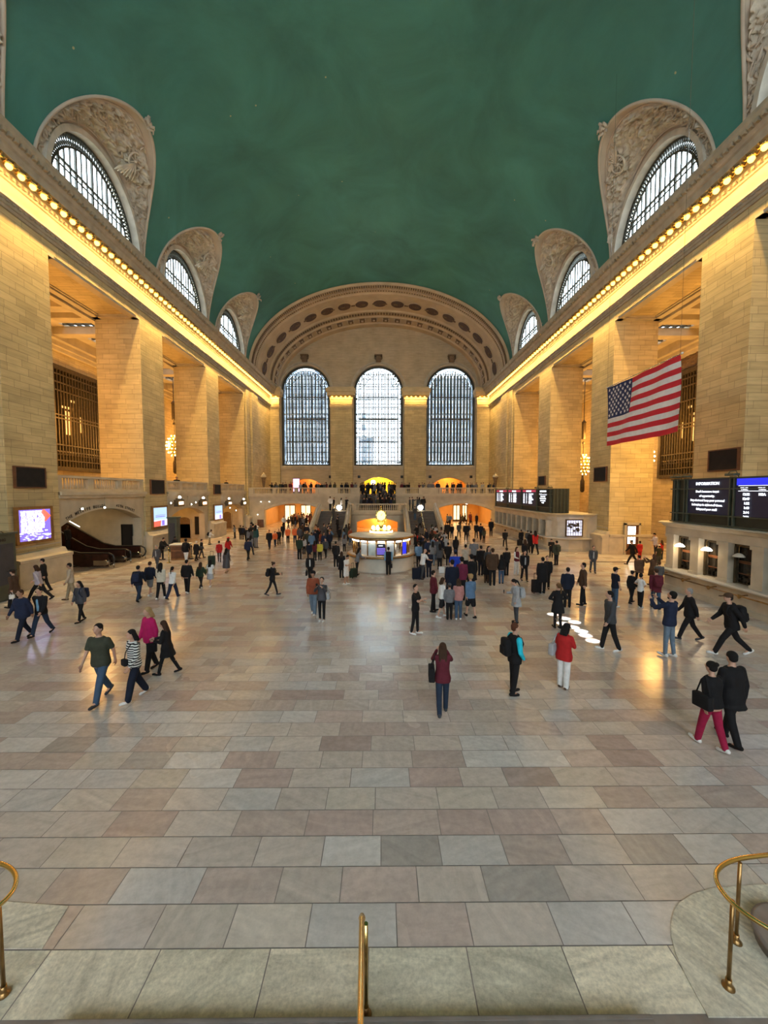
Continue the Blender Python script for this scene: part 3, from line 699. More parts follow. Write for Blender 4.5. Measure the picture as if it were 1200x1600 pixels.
def end_window(c, n, yy, s=1, rich=True):
    root = empty('window_%d' % n, (c, yy, 9.35)); struct(root)
    def mk(name, mm, mat): return struct(mm.build(name, mat, root))
    def hz(z):  # half width at local height z
        zz = z - 12.65
        return WHW if zz <= 0 else math.sqrt(max(0, WHW * WHW - zz * zz))
    m = MB(); P = [(-WHW + 0.12, 0, 0)] + [(-(WHW - 0.12) * math.cos(PI * i / 36), 0, 12.65 + (WHW - 0.12) * math.sin(PI * i / 36)) for i in range(37)] + [(WHW - 0.12, 0, 0)]
    m.tube(P, 0.20, 4); m.box(-WHW, WHW, -0.15, 0.15, 0, 0.30)
    P2 = [(-WHW + 0.75, 0, 0.6)] + [(-(WHW - 0.75) * math.cos(PI * i / 36), 0, 12.65 + (WHW - 0.75) * math.sin(PI * i / 36)) for i in range(37)] + [(WHW - 0.75, 0, 0.6)]
    m.tube(P2, 0.055, 4); m.box(-WHW, WHW, -0.10, 0.10, 0.75, 0.9)
    mk('frame', m, 'window_iron')
    m = MB()     # lacy border band
    seq = [(-WHW + 0.42, z) for z in [0.4 + 0.26 * k for k in range(48)]] + [(-(WHW - 0.42) * math.cos(a), 12.65 + (WHW - 0.42) * math.sin(a)) for a in [PI * k / 48 for k in range(49)]] + [(WHW - 0.42, z) for z in [0.4 + 0.26 * k for k in range(47, -1, -1)]]
    for k, (x, z) in enumerate(seq): m.lathe([(0.07, -0.03), (0.19, -0.03), (0.19, 0.03), (0.07, 0.03)], (x, 0, z), 6, False, 'y')
    for k in range(24): m.ball((-WHW + 0.3 + k * (2 * WHW - 0.6) / 23, -0.02, 0.52), 0.12, 6, 4)
    mk('scroll_band', m, 'window_iron')
    nb = 25 if rich else 9
    for k in range(nb):
        x = -3.30 + 6.6 * k / (nb - 1); h = hz(99 if False else 0)
        top = 12.65 + math.sqrt(max(0.01, (WHW - 0.75) ** 2 - x * x)); m = MB(); big = (k % 3 == 0)
        m.box(x - (0.09 if big else 0.065), x + (0.09 if big else 0.065), -0.06, 0.06, 0.9, top); mk('mullion', m, 'window_iron')
    zs_ = [2.35, 4.15, 6.2, 7.9, 9.95, 11.6, 13.4]
    for k, z in enumerate(zs_):
        w = hz(z) - 0.75 if z > 12.65 else WHW - 0.7; m = MB(); hh = 0.19 if k in (1, 3, 5) else 0.10
        m.box(-w, w, -0.09, 0.09, z - hh / 2, z + hh / 2)
        if k in (1, 3, 5): m.box(-w, w, -0.09, 0.09, z + 0.25, z + 0.31)
        mk('transom', m, 'window_iron')
    m = MB()     # fan of bars at the head
    for k in range(1, 24):
        a = PI * k / 24; m.bar((-(WHW - 0.8) * math.cos(a), 0, 12.65 + (WHW - 0.8) * math.sin(a)), (-(WHW - 1.6) * math.cos(a), 0, 12.65 + (WHW - 1.6) * math.sin(a)), 0.05, 4)
    m.tube([(-(WHW - 1.6) * math.cos(PI * i / 24), 0, 12.65 + (WHW - 1.6) * math.sin(PI * i / 24)) for i in range(25)], 0.05, 4)
    mk('fan_bars', m, 'window_iron')
    m = MB(); c0 = m.bm.verts.new((0, 0.22, 6)); rg = [m.bm.verts.new((x * 1.01, 0.22, z)) for x, z in arch_pts(0, WHW, 0, 12.65, WHW, 24)]
    for a, b in zip(rg, rg[1:] + rg[:1]): m.bm.faces.new([c0, a, b])
    mk('pane', m, 'clear_glass')
    if rich:    # walkways between the two glazed skins, and the outer skin's bars
        m = MB()
        for z in zs_[1::2] + [9.0, 5.2]: m.box(-WHW, WHW, 1.2, 1.9, z - 0.08, z + 0.02)
        mk('walkway', m, 'steel')
        m = MB()
        for k in range(15): m.box(-4 + k * 8 / 14 - 0.07, -4 + k * 8 / 14 + 0.07, 2.4, 2.5, 0, 16)
        for k in range(20): m.box(-WHW, WHW, 2.4, 2.5, k * 0.85 - 0.05, k * 0.85 + 0.05)
        mk('outer_grid', m, 'window_iron')
for i, c in enumerate(WCX): end_window(c, 9 + i, EY + 0.75)
# the streets' buildings beyond the far windows; middle tower added to cut glare
for (x0, x1, y0, h, lab) in ((-26, -9.3, 90, 32, 'grey stone office block seen beyond the far left window'), (8.6, 26, 92, 31, 'grey stone office block seen beyond the far right window'), (-6.5, -2.5, 120, 21, 'narrow grey tower added low behind the far middle window to dim it')):
    b = empty('office_building', ((x0 + x1) / 2, y0, 0), 0, lab, 'building')
    w = x1 - x0; m = MB(); m.box(-w / 2, w / 2, 0, 8, 0, h); m.build('wall', 'city_stone', b)
    m = MB(); m.box(-w / 2 - 0.3, w / 2 + 0.3, -0.3, 8.3, h, h + 0.6); m.build('roof_ledge', 'city_stone', b)
    for i in range(int(w // 2.2)):
        for j in range(2, 9):
            m = MB(); m.box(-w / 2 + 0.8 + i * 2.2, -w / 2 + 1.9 + i * 2.2, -0.12, 0, j * 3.4, j * 3.4 + 1.9); m.build('window', 'city_window', b)
# wall behind the viewer, with its own three tall windows
struct(plate_obj('wall_near', [[(-18.4, 0), (-18.4, ZS)] + [(-18.4 * math.cos(PI * i / 40), ZS + 12 * math.sin(PI * i / 40)) for i in range(41)] + [(18.4, ZS), (18.4, 0)]] + [arch_pts(c, WHW, 9.35, 22.0, WHW, 20) for c in WCX], 1.0, XZ, Vector((0, YN - 0.5, 0)), 'end_stone'))
for i, c in enumerate(WCX):
    m = MB()
    for k in range(9): m.box(c - 4 + k - 0.08, c - 4 + k + 0.08, YN - 0.6, YN - 0.5, 9.35, 26)
    for k in range(9): m.box(c - 4.1, c + 4.1, YN - 0.6, YN - 0.5, 9.35 + k * 2, 9.5 + k * 2)
    struct(m.build('window_%d' % (12 + i), 'window_iron'))
# ================================================================== FAR BALCONY, STAIRS, ARCHES
BY = 53.6
SCX = -0.25
# balcony slab + front wall with two wide arches
front = [(-18.3, 0), (-18.3, 4.1), (18.3, 4.1), (18.3, 0)]
aL, aR = seg_arch(-11.9, 4.15, 0, 2.35, 0.95), seg_arch(11.6, 4.15, 0, 2.35, 0.95)
poly = [(-18.3, 0)] + aL + aR + [(18.3, 0), (18.3, 4.12), (-18.3, 4.12)]
bf = struct(plate_obj('wall_balcony', [poly], 0.8, XZ, Vector((0, BY + 0.4, 0)), 'trim_stone'))
for c in (-11.9, 11.6):
    hw, rise = 4.15, 0.95; R = (hw * hw + rise * rise) / (2 * rise); a0 = math.asin(hw / R)
    m = MB(); m.sweep([(0, 0.02), (0.35, 0.02), (0.35, -0.06), (0.08, -0.12), (0, -0.06)], lambda u, v, t: (c + (R + u) * math.sin(t), BY + v, 2.35 + rise - R + (R + u) * math.cos(t)), [-a0 + 2 * a0 * i / 24 for i in range(25)])
    struct(m.build('archivolt', 'counter_stone', bf))
m = MB(); m.box(-18.3, SCX - 2.45, BY, EY, 4.12, 4.6); m.box(SCX + 2.45, 18.3, BY, EY, 4.12, 4.6); m.box(SCX - 2.45, SCX + 2.45, BY + 0.4, EY, 4.12, 4.6)
m.box(-18.3, SCX - 2.45, BY - 0.30, BY, 4.30, 4.62); m.box(SCX + 2.45, 18.3, BY - 0.30, BY, 4.30, 4.62)
m.box(-18.3, SCX - 2.45, BY - 0.15, BY, 4.05, 4.30); m.box(SCX + 2.45, 18.3, BY - 0.15, BY, 4.05, 4.30)
struct(m.build('floor_balcony', 'trim_stone', uv=True))
# passage behind the arches
m = MB()
m.box(-18.3, 18.3, 64.6, 65.2, 0, 4.12)
m.box(-17.2, -16.9, BY + 0.8, 64.6, 0, 4.12); m.box(-7.2, -6.9, BY + 0.8, 64.6, 0, 4.12); m.box(16.6, 16.9, BY + 0.8, 64.6, 0, 4.12); m.box(6.9, 7.2, BY + 0.8, 64.6, 0, 4.12)
struct(m.build('wall_passage', 'orange_wall'))
for c in (-11.9, 11.6):
    light('AREA', 'passage_lamp_light', (c, 59.0, 4.0), 420, AMBER, 7.0, 7.0)
light('POINT', 'stair_arch_light', (SCX, 52.2, 1.3), 160, AMBER, radius=0.3)
# bright shopfronts and lamps seen inside the passages
def shopfront(x0, x1, y, label, z1=2.7):
    r = empty('shopfront', ((x0 + x1) / 2, y, 0), 0, label, 'shopfront'); w = (x1 - x0) / 2
    m = MB(); m.box(-w, w, 0, 0.05, 0.3, z1); m.build('lit_window', 'shop_glow', r)
    m = MB()
    for x in (-w, 0, w): m.box(x - 0.06, x + 0.06, -0.06, 0.06, 0, z1)
    m.box(-w, w, -0.06, 0.06, z1 - 0.05, z1 + 0.12); m.box(-w, w, -0.06, 0.06, 0, 0.3); m.build('frame', 'bronze', r)
shopfront(-15.9, -14.2, 64.4, 'bright shopfront at the left side of the left archway passage')
shopfront(-9.0, -7.6, 62.0, 'bright lit window at the right side of the left archway passage', 3.1)
shopfront(-13.2, -11.6, 64.4, 'bright shopfront deep in the middle of the left archway passage')
shopfront(7.9, 9.6, 64.4, 'bright shopfront at the left side of the right archway passage')
shopfront(12.3, 13.4, 64.4, 'bright lit window right of centre in the right archway passage')
shopfront(13.8, 14.6, 64.4, 'narrow lit window farthest right in the right archway passage')
def pendant(loc, r, label, name='globe_lamp'):
    o = empty(name, loc, 0, label, 'lamp'); m = MB(); m.ball((0, 0, 0), r, 12, 8); m.build('globe', 'globe_light', o)
    m = MB(); m.bar((0, 0, r * 0.8), (0, 0, r * 0.8 + 0.5), 0.02, 6); m.lathe([(0.06, 0.0), (r * 0.5, -0.03), (0.02, 0.06)], (0, 0, r), 10); m.build('stem', 'bronze', o)
for x, y, lab in ((-14.6, 59, 'ceiling lamp glowing at the left in the left archway'), (-9.7, 57, 'brightest ceiling lamp at the right in the left archway'), (9.1, 59, 'ceiling lamp glowing at the left in the right archway'), (12.9, 57, 'ceiling lamp glowing right of centre in the right archway')):
    pendant((x, y, 3.35), 0.24, lab)
# ---- balustrade builder: runs from a to b with rail, base, balusters, pedestals
def balustrade(path, z0, h=0.95, label=None, name='balustrade', solid=(), n_per=4.2, mat='trim_stone', parent=None):
    """path: list of (x,y,z) points of the base line"""
    P = [Vector(p) for p in path]; org = P[0].copy()
    r = empty(name, org, 0, label, 'balustrade'); Q = [p - org for p in P]
    def strip(zc0, zc1, w):
        mm = MB()
        for i in range(len(Q) - 1):
            a, b = Q[i], Q[i + 1]; d = (b - a); d2 = Vector((d.x, d.y, 0)).normalized(); nn = Vector((-d2.y, d2.x, 0)) * w; e = d2 * 0.015
            vs_ = [a - nn - e + Vector((0, 0, zc0)), a + nn - e + Vector((0, 0, zc0)), b + nn + e + Vector((0, 0, zc0)), b - nn + e + Vector((0, 0, zc0)),
                   a - nn - e + Vector((0, 0, zc1)), a + nn - e + Vector((0, 0, zc1)), b + nn + e + Vector((0, 0, zc1)), b - nn + e + Vector((0, 0, zc1))]
            mm.faces(vs_, [(0, 3, 2, 1), (4, 5, 6, 7), (0, 1, 5, 4), (1, 2, 6, 5), (2, 3, 7, 6), (3, 0, 4, 7)])
        return mm
    mm = strip(h - 0.14, h, 0.19); mm.build('rail', mat, r); strip(0, 0.16, 0.18).build('base', mat, r)
    tot = sum((Q[i + 1] - Q[i]).length for i in range(len(Q) - 1)); cnt = int(tot * n_per); acc = 0; i = 0; segl = [(Q[k + 1] - Q[k]).length for k in range(len(Q) - 1)]
    mb = MB(); sol = MB(); prof = [(0.05, 0.16), (0.055, 0.2), (0.085, 0.32), (0.05, 0.5), (0.04, 0.62), (0.06, 0.74), (0.05, h - 0.14)]
    prof = [(q, 0.16 + (zz - 0.16) * (h - 0.30) / (0.95 - 0.30) if zz < h - 0.14 else zz) for q, zz in prof[:-1]] + [(0.05, h - 0.14)]
    for k in range(cnt):
        s_ = (k + 0.5) / cnt; dd = s_ * tot; i = 0
        while i < len(segl) - 1 and dd > segl[i]: dd -= segl[i]; i += 1
        p = Q[i].lerp(Q[i + 1], dd / segl[i])
        if any(a <= s_ <= b for a, b in solid): continue
        mb.lathe(prof, p, 6, False)
    bo = mb.build('balusters', mat, r); bo['kind'] = 'stuff'
    for a, b in solid:
        def at(s_):
            dd = s_ * tot; i = 0
            while i < len(segl) - 1 and dd > segl[i]: dd -= segl[i]; i += 1
            return Q[i].lerp(Q[i + 1], min(1, dd / segl[i])), (Q[i + 1] - Q[i]).normalized()
        (pa, da), (pb, db) = at(a), at(b); d2 = Vector((da.x, da.y, 0)).normalized(); nn = Vector((-d2.y, d2.x, 0)) * 0.165
        mm = MB(); mm.faces([pa - nn + Vector((0, 0, .1)), pa + nn + Vector((0, 0, .1)), pb + nn + Vector((0, 0, .1)), pb - nn + Vector((0, 0, .1)), pa - nn + Vector((0, 0, h - .1)), pa + nn + Vector((0, 0, h - .1)), pb + nn + Vector((0, 0, h - .1)), pb - nn + Vector((0, 0, h - .1))],
                  [(0, 3, 2, 1), (4, 5, 6, 7), (0, 1, 5, 4), (1, 2, 6, 5), (2, 3, 7, 6), (3, 0, 4, 7)])
        mm.build('pedestal', mat, r)
    return r
sol = [(0, .03), (.24, .27), (.49, .52), (.62, .80), (.97, 1)]
balustrade([(-18.2, BY - 0.05, 4.6), (SCX - 2.5, BY - 0.05, 4.6)], 4.6, label='pale stone balustrade along the far balcony, left of the central stairs', solid=[(0, .05), (.22, .25), (.42, .44), (.60, .63), (.635, .80), (.92, 1)])
balustrade([(SCX + 2.5, BY - 0.05, 4.6), (18.2, BY - 0.05, 4.6)], 4.6, label='pale stone balustrade along the far balcony, right of the central stairs', solid=[(0, .08), (.20, .37), (.375, .40), (.62, .65), (.78, .80), (.95, 1)])
# ---- the double staircase
LZ = 2.6; FX0, FX1 = 3.55, 6.9; Y0, Y1 = 41.6, 47.2
st = empty('staircase', (SCX, 47, 0)); struct(st)
def loc(m_, name, mat, uv=False):
    me = m_.mesh(name, mat, uv=uv); me.transform(Matrix.Translation((-SCX, -47, 0))); return struct(link(name, me, st))
for s in (-1, 1):
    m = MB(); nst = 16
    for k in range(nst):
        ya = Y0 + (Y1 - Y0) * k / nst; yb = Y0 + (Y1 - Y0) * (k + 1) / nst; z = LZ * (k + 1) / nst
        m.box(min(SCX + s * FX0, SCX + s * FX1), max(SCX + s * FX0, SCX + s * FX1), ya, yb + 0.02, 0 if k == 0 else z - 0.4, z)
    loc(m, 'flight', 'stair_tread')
m = MB(); m.box(SCX - FX1, SCX + FX1, Y1, BY, LZ - 0.35, LZ); loc(m, 'landing', 'trim_stone')
m = MB()
for s in (-1, 1): m.box(min(SCX + s * FX0, SCX + s * FX1), max(SCX + s * FX0, SCX + s * FX1), Y1 + 0.1, Y1 + 0.4, 0, LZ - .3)
loc(m, 'landing_wall', 'trim_stone')
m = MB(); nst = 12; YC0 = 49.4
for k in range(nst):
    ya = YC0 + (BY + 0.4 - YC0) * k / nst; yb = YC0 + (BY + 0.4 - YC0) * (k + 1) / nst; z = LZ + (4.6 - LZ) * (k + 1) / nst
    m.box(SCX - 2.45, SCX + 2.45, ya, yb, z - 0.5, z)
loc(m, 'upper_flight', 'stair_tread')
# curved front of the landing: arch wall following a bowed line
bow = [(-FX0, Y1 - 0.1), (-3.3, 46.6), (-2.75, 46.1), (-2.1, 45.85), (0, 45.75), (2.1, 45.85), (2.75, 46.1), (3.3, 46.6), (FX0, Y1 - 0.1)]
m = MB()
m.faces([(SCX + x, y, LZ - 0.35) for x, y in bow] + [(SCX + x, y, LZ) for x, y in bow], [tuple(range(9))[::-1], tuple(range(9, 18))] + [(i, i + 1, i + 10, i + 9) for i in range(8)] + [(8, 0, 9, 17)])
loc(m, 'landing_nose', 'trim_stone')
m = MB(); m.sweep([(0, LZ - 0.42), (-0.12, LZ - 0.36), (-0.16, LZ - 0.1), (-0.16, LZ + 0.02), (0, LZ + 0.02)], lambda u, v, t: (SCX + bow[t][0] * (1 - u * 0.3), bow[t][1] + u, v), range(9)); loc(m, 'landing_moulding', 'trim_stone')
def bowy(x):
    x = max(-FX0, min(FX0, x))
    for (xa, ya), (xb, yb) in zip(bow, bow[1:]):
        if xa <= x <= xb: return ya + (yb - ya) * (x - xa) / (xb - xa)
    return Y1
me = plate([[(-FX0, 0), (-2.45, 0)] + [(x, z) for x, z in seg_arch(0, 2.45, 0, 1.35, 0.45, 20)][1:-1] + [(2.45, 0), (FX0, 0), (FX0, LZ - 0.3), (-FX0, LZ - 0.3)]], 0.5); me.transform(XZ)
b2 = bmesh.new(); b2.from_mesh(me)
bmesh.ops.triangulate(b2, faces=b2.faces[:])
for k in range(-10, 11):
    bmesh.ops.bisect_plane(b2, geom=b2.verts[:] + b2.edges[:] + b2.faces[:], plane_co=(k * 0.33, 0, 0), plane_no=(1, 0, 0))
for v in b2.verts: v.co.y += bowy(v.co.x) + 0.3; v.co.x += SCX
bmesh.ops.recalc_face_normals(b2, faces=b2.faces[:]); b2.to_mesh(me); b2.free(); me.materials.clear(); me.materials.append(M('trim_stone')); me.transform(Matrix.Translation((-SCX, -47, 0)))
for p in me.polygons: p.material_index = 0
struct(link('arch_wall', me, st))
m = MB(); m.box(SCX - 3.4, SCX + 3.4, 53.0, 53.2, -0.0, LZ - .35); loc(m, 'inner_wall', 'orange_wall')
m = MB()
for s in (-1, 1): m.box(min(SCX + s * 3.2, SCX + s * 3.4), max(SCX + s * 3.2, SCX + s * 3.4), Y1, 53.2, 0, LZ - .35)
loc(m, 'inner_side_wall', 'orange_wall')
light('POINT', 'under_stair_light', (SCX, 50.2, 1.7), 170, AMBER, radius=0.3)
balustrade([(SCX + x * 0.97, y + 0.1, LZ) for x, y in bow], LZ, label='bowed stone balustrade round the stair landing behind the clock', solid=[(0, .04), (.13, .19), (.81, .87), (.96, 1)])
for s, nm in ((-1, 'left'), (1, 'right')):
    def slope(x, nm2, pale, w=0.26):
        m = MB(); h = 0.85
        pr = [(Y0 - 0.5, 0), (Y0 - 0.5, h + 0.15), (Y0 - 0.1, h + 0.2), (Y1, LZ + h), (Y1 + 0.3, LZ + h), (Y1 + 0.3, LZ), (Y1, LZ - 0.3), (Y0 + 0.6, 0)]
        m.faces([(x - w, y, z) for y, z in pr] + [(x + w, y, z) for y, z in pr], [tuple(range(8)), tuple(range(8, 16))[::-1]] + [(i, (i + 1) % 8, 8 + (i + 1) % 8, 8 + i) for i in range(8)])
        r = m.build('stair_parapet', pale); tag(r, nm2, 'parapet')
        m = MB(); m.tube([(x, Y0 - 0.5, h + 0.22), (x, Y1 + 0.3, LZ + h + 0.06)], 0.13, 6); m.build('coping', 'marble_light', r)
    slope(SCX + s * (FX1 + 0.25), 'sloping pale stone parapet on the outer side of the %s stair flight' % nm, 'trim_stone')
    slope(SCX + s * (FX0 - 0.15), 'sloping pale stone parapet on the inner side of the %s stair flight' % nm, 'trim_stone')
    r = empty('stair_handrail', (SCX + s * 5.2, Y0, 0), 0, 'thin brass handrail up the middle of the %s stair flight' % nm, 'handrail')
    m = MB(); m.tube([(0, -0.3, 0.9), (0, 0, 0.95), (0, Y1 - Y0, LZ + 0.95), (0, Y1 - Y0 + 0.3, LZ + 0.95)], 0.035, 6); m.build('rail', 'brass', r)
    for k in range(4):
        m = MB(); t = (0.03 + k * 0.31); m.bar((0, t * (Y1 - Y0), LZ * t), (0, t * (Y1 - Y0), LZ * t + 0.95), 0.03, 6); m.build('post', 'brass', r)
    pendant(tuple(at_y(530 if s < 0 else 657, 793, 47.6)), 0.34, 'bright white globe lamp over the top of the %s stair flight' % nm)
r = empty('stair_handrail', (SCX, YC0, LZ), 0, 'pale vertical post and rail in the middle of the central upper stairs', 'handrail')
m = MB(); m.tube([(0, 0, 0.95), (0, 4.4, 3.0)], 0.035, 6); m.build('rail', 'brass', r)
for q in (0, 4.4):
    m = MB(); m.bar((0, q, 0 if q == 0 else 2.0), (0, q, .95 if q == 0 else 3.0), 0.035, 6); m.build('post', 'steel', r)
# rooms behind the three balcony doors
for (c, hw, z0, zs, rise), mt, col, e in zip(dho, ('orange_wall', 'yellow_wall', 'orange_wall'), ((1, .50, .18), (1, .80, .12), (1, .52, .10)), (240, 420, 330)):
    m = MB(); w = hw + 1.2
    for b in ((c - w, c + w, 70.4, 70.6, 4.3, 8.6), (c - w - .2, c - w, EY + 1.4, 70.6, 4.3, 8.6), (c + w, c + w + .2, EY + 1.4, 70.6, 4.3, 8.6), (c - w, c + w, EY + 1.4, 70.6, 8.4, 8.6), (c - w, c + w, EY + 1.4, 70.6, 4.4, 4.6)): m.box(*b)
    m.box(c - hw - 0.1, c + hw + 0.1, EY, EY + 1.4, 4.4, 4.6)
    struct(m.build('wall_doorway_room', mt))
    light('POINT', 'doorway_room_light', (c + 0.3, 68.4, 7.6), e, col, radius=0.4)
pendant((at_y(583, 751, 67.6).x, 67.6, 6.6), 0.42, 'dazzling yellow-white lamp in the central balcony doorway', 'hanging_lamp')
r = empty('tall_screen', tuple(at_y(463, 762, 63.5)), 0, 'pink glowing display standing at the left balcony doorway', 'screen'); r.location.z = 4.6
m = MB(); m.box(-0.5, 0.5, -0.05, 0.05, 0.4, 2.5); m.build('panel', 'pink_screen', r); m = MB(); m.box(-0.55, 0.55, 0.05, 0.12, 0, 2.6); m.build('casing', 'black_metal', r)
# small dark loudspeaker squares beside the doorways
for px_, lab in ((516, 'between the left doorway and the left pier'), (561, 'left of the central doorway'), (628, 'right of the central doorway'), (672, 'left of the right doorway'), (736, 'right of the right doorway')):
    p = at_y(px_, 745, 65.4); r = tag(link('wall_speaker', MB().cbox((0, 0, 0), (0.22, 0.1, 0.22), bev=0.03).mesh('wall_speaker', 'black_metal'), None, p), 'small dark square loudspeaker on the far wall, ' + lab, 'loudspeaker')
# carved brackets on the far corner piers
for s in (-1, 1):
    p = at_x(412 if s < 0 else 774, 752, s * (HW - 0.64)); r = empty('carved_bracket', p, 0, 'tall carved stone bracket on the %s corner pier above the balcony' % ('left' if s < 0 else 'right'), 'ornament')
    m = MB(); m.lathe([(0.05, -1.0), (0.16, -0.8), (0.24, -0.2), (0.3, 0.3), (0.4, 0.5), (0.42, 0.6)], (0, 0, 0), 10); m.build('console', 'ornament_brown', r)
    m = MB(); m.lathe([(0.42, 0.6), (0.45, 0.75), (0.3, 0.95), (0.12, 1.1)], (0, 0, 0), 10); m.ball((0, 0, 1.15), 0.14); m.build('urn', 'trim_stone', r)
# framed notice on the left of the far left arch
p = at_y(407, 818, 53.5); tag(link('notice_board', MB().cbox((0, 0, 0), (0.42, 0.06, 0.55), bev=0.02).mesh('notice_board', 'wood_dark'), None, p), 'dark red notice board on the wall left of the far left archway', 'notice board')
# ================================================================== CORNICE BULBS
sock = MB(); sock.lathe([(0.05, 0.22), (0.16, 0.17), (0.21, 0.05), (0.13, 0.02)], (0, 0, 0), 8, True); 
for k in range(6):
    a = 2 * PI * k / 6; sock.tube([(0.10 * math.cos(a), 0.10 * math.sin(a), 0.08), (0.22 * math.cos(a), 0.22 * math.sin(a), 0.03), (0.30 * math.cos(a), 0.30 * math.sin(a), 0.12)], 0.05, 4)
sock_me = sock.mesh('lamp_socket', 'brass')
bl = MB(); bl.ball((0, 0, -0.06), 0.15, 8, 5); bulb_me = bl.mesh('bulb', 'bulb')
def cornice_lamp(x, y, z, label, group):
    r = empty('cornice_lamp', (x, y, z), 0, label, 'lamp', group); link('socket', sock_me, r); link('bulb', bulb_me, r)
for s, nm in ((-1, 'left'), (1, 'right')):
    y = 15.6
    while y < 63.5:
        cornice_lamp(s * (HW - 0.70), y, 20.62, 'gilt socket with a glowing bulb in the long row under the %s wall cornice' % nm, 'bulbs under the %s cornice' % nm); y += 0.635
for (a, b), nm in zip(PX, ('far left corner pier', 'pier left of the middle window', 'pier right of the middle window', 'far right corner pier')):
    k = int((b - a) / 0.62)
    for i in range(k): cornice_lamp(a + (i + 0.5) * (b - a) / k, EY - 1.15, 20.66, 'glowing bulb under the capital of the ' + nm, 'bulbs on the ' + nm)

# warm wash that the bulb rows throw on the frieze
for s in (-1, 1):
    for k in range(8):
        light('AREA', 'bulb_row_light', (s * (HW - 0.62), 18.5 + 6.1 * k, 20.42), 110, (1, .62, .19), 0.12, 6.0, (0, -s * 0.5, 0))
        light('AREA', 'bulb_row_light', (s * (HW - 0.62), 18.5 + 6.1 * k, 20.40), 170, (1, .64, .22), 0.12, 6.0, (0, -s * 0.14, 0)).data.spread = math.radians(75)
for a, b in PX: light('AREA', 'bulb_row_light', ((a + b) / 2, EY - 1.2, 20.45), 55, (1, .66, .2), b - a, 0.12, (0.6, 0, 0))

# ================================================================== LEFT SIDE BAYS
LX = -HW
def bay_front(k, zs, rise, hwf):
    a, b = OPEN[k]; c = (a + b) / 2 + 0.0
    w = struct(plate_obj('wall_bay_%d' % k, [[(a, 0)] + seg_arch(c - 0.05, hwf, 0, zs, rise, 20) + [(b, 0), (b, 4.6), (a, 4.6)]], 0.6, YZ, Vector((LX - 0.45, 0, 0)), 'trim_stone'))
    m = MB(); m.box(LX - 0.75, LX + 0.06, a, b, 4.6, 5.0); m.box(LX - 0.75, LX + 0.18, a, b, 4.78, 4.98); m.box(LX - 0.16, LX - 0.10, c - 0.2, c + 0.2, zs + rise, 4.6)
    struct(m.build('string_course', 'trim_stone', w)); return w
for k, (zs, rise, hwf) in ((1, (2.95, 0.9, 3.75)), (2, (2.7, 0.75, 3.3)), (3, (2.7, 0.75, 3.3))): bay_front(k, zs, rise, hwf)
m = MB(); m.box(-28.2, -19.0, 3, EY, 4.45, 4.75); struct(m.build('floor_gallery_left', 'trim_stone', uv=True))
for k, nm in ((1, 'nearest left bay, above the escalators'), (2, 'second left bay'), (3, 'third left bay, nearest the corner')):
    a, b = OPEN[k]
    balustrade([(LX - 0.3, a + 0.02, 5.0), (LX - 0.3, b - 0.02, 5.0)], 5.0, label='pale stone balustrade across the ' + nm, solid=[(0, .05), (.30, .36), (.64, .70), (.95, 1)], n_per=4.6)
# recess behind each lower arch
m = MB()
m.box(-27.2, -27.0, 21, 32, 0, 4.45)
m.box(-28, -18.9, 30.3, 30.7, 0, 4.45); m.box(-28, -18.9, 21.9, 22.3, 0, 4.45)
for k in (2, 3):
    a, b = OPEN[k]; m.box(-23.2, -22.9, a - 1, b + 1, 0, 4.45); m.box(-28, -19.1, a - 0.4, a + 0.05, 0, 4.45); m.box(-28, -19.1, b - 0.05, b + 0.4, 0, 4.45)
struct(m.build('wall_recess_left', 'trim_stone', uv=True))
light('AREA', 'recess_lamp_light', (-22.5, 26.3, 4.3), 75, (1, .66, .28), 4, 4)
for yy in (37.5, 48.6): light('AREA', 'recess_lamp_light', (-20.8, yy, 4.3), 110, AMBER, 3, 3)
# arched lettering over the escalator arch
def arc_text(s_, c, R, zc, a0, da, size, parent):
    for i, ch in enumerate(s_):
        if ch == ' ': continue
        a = a0 + da * i; p = Vector((LX - 0.13, c + R * math.sin(a), zc + R * math.cos(a)))
        text(ch, size, 'text_dark', p, (0, math.cos(a), -math.sin(a)), (0, math.sin(a), math.cos(a)), parent, 'letter', 'CENTER', 0.006)
hw_, ri_ = 3.75, 0.9; R_ = (hw_ * hw_ + ri_ * ri_) / (2 * ri_)
r = empty('carved_inscription', (0, 0, 0), 0, 'dark carved lettering following the arch above the escalators', 'inscription')
arc_text('THE METLIFE BUILDING', 26.25, R_ + 0.13, 3.85 - R_, -0.405, 0.0225, 0.26, r)
arc_text('45TH STREET', 26.25, R_ + 0.13, 3.85 - R_, 0.12, 0.0225, 0.26, r)
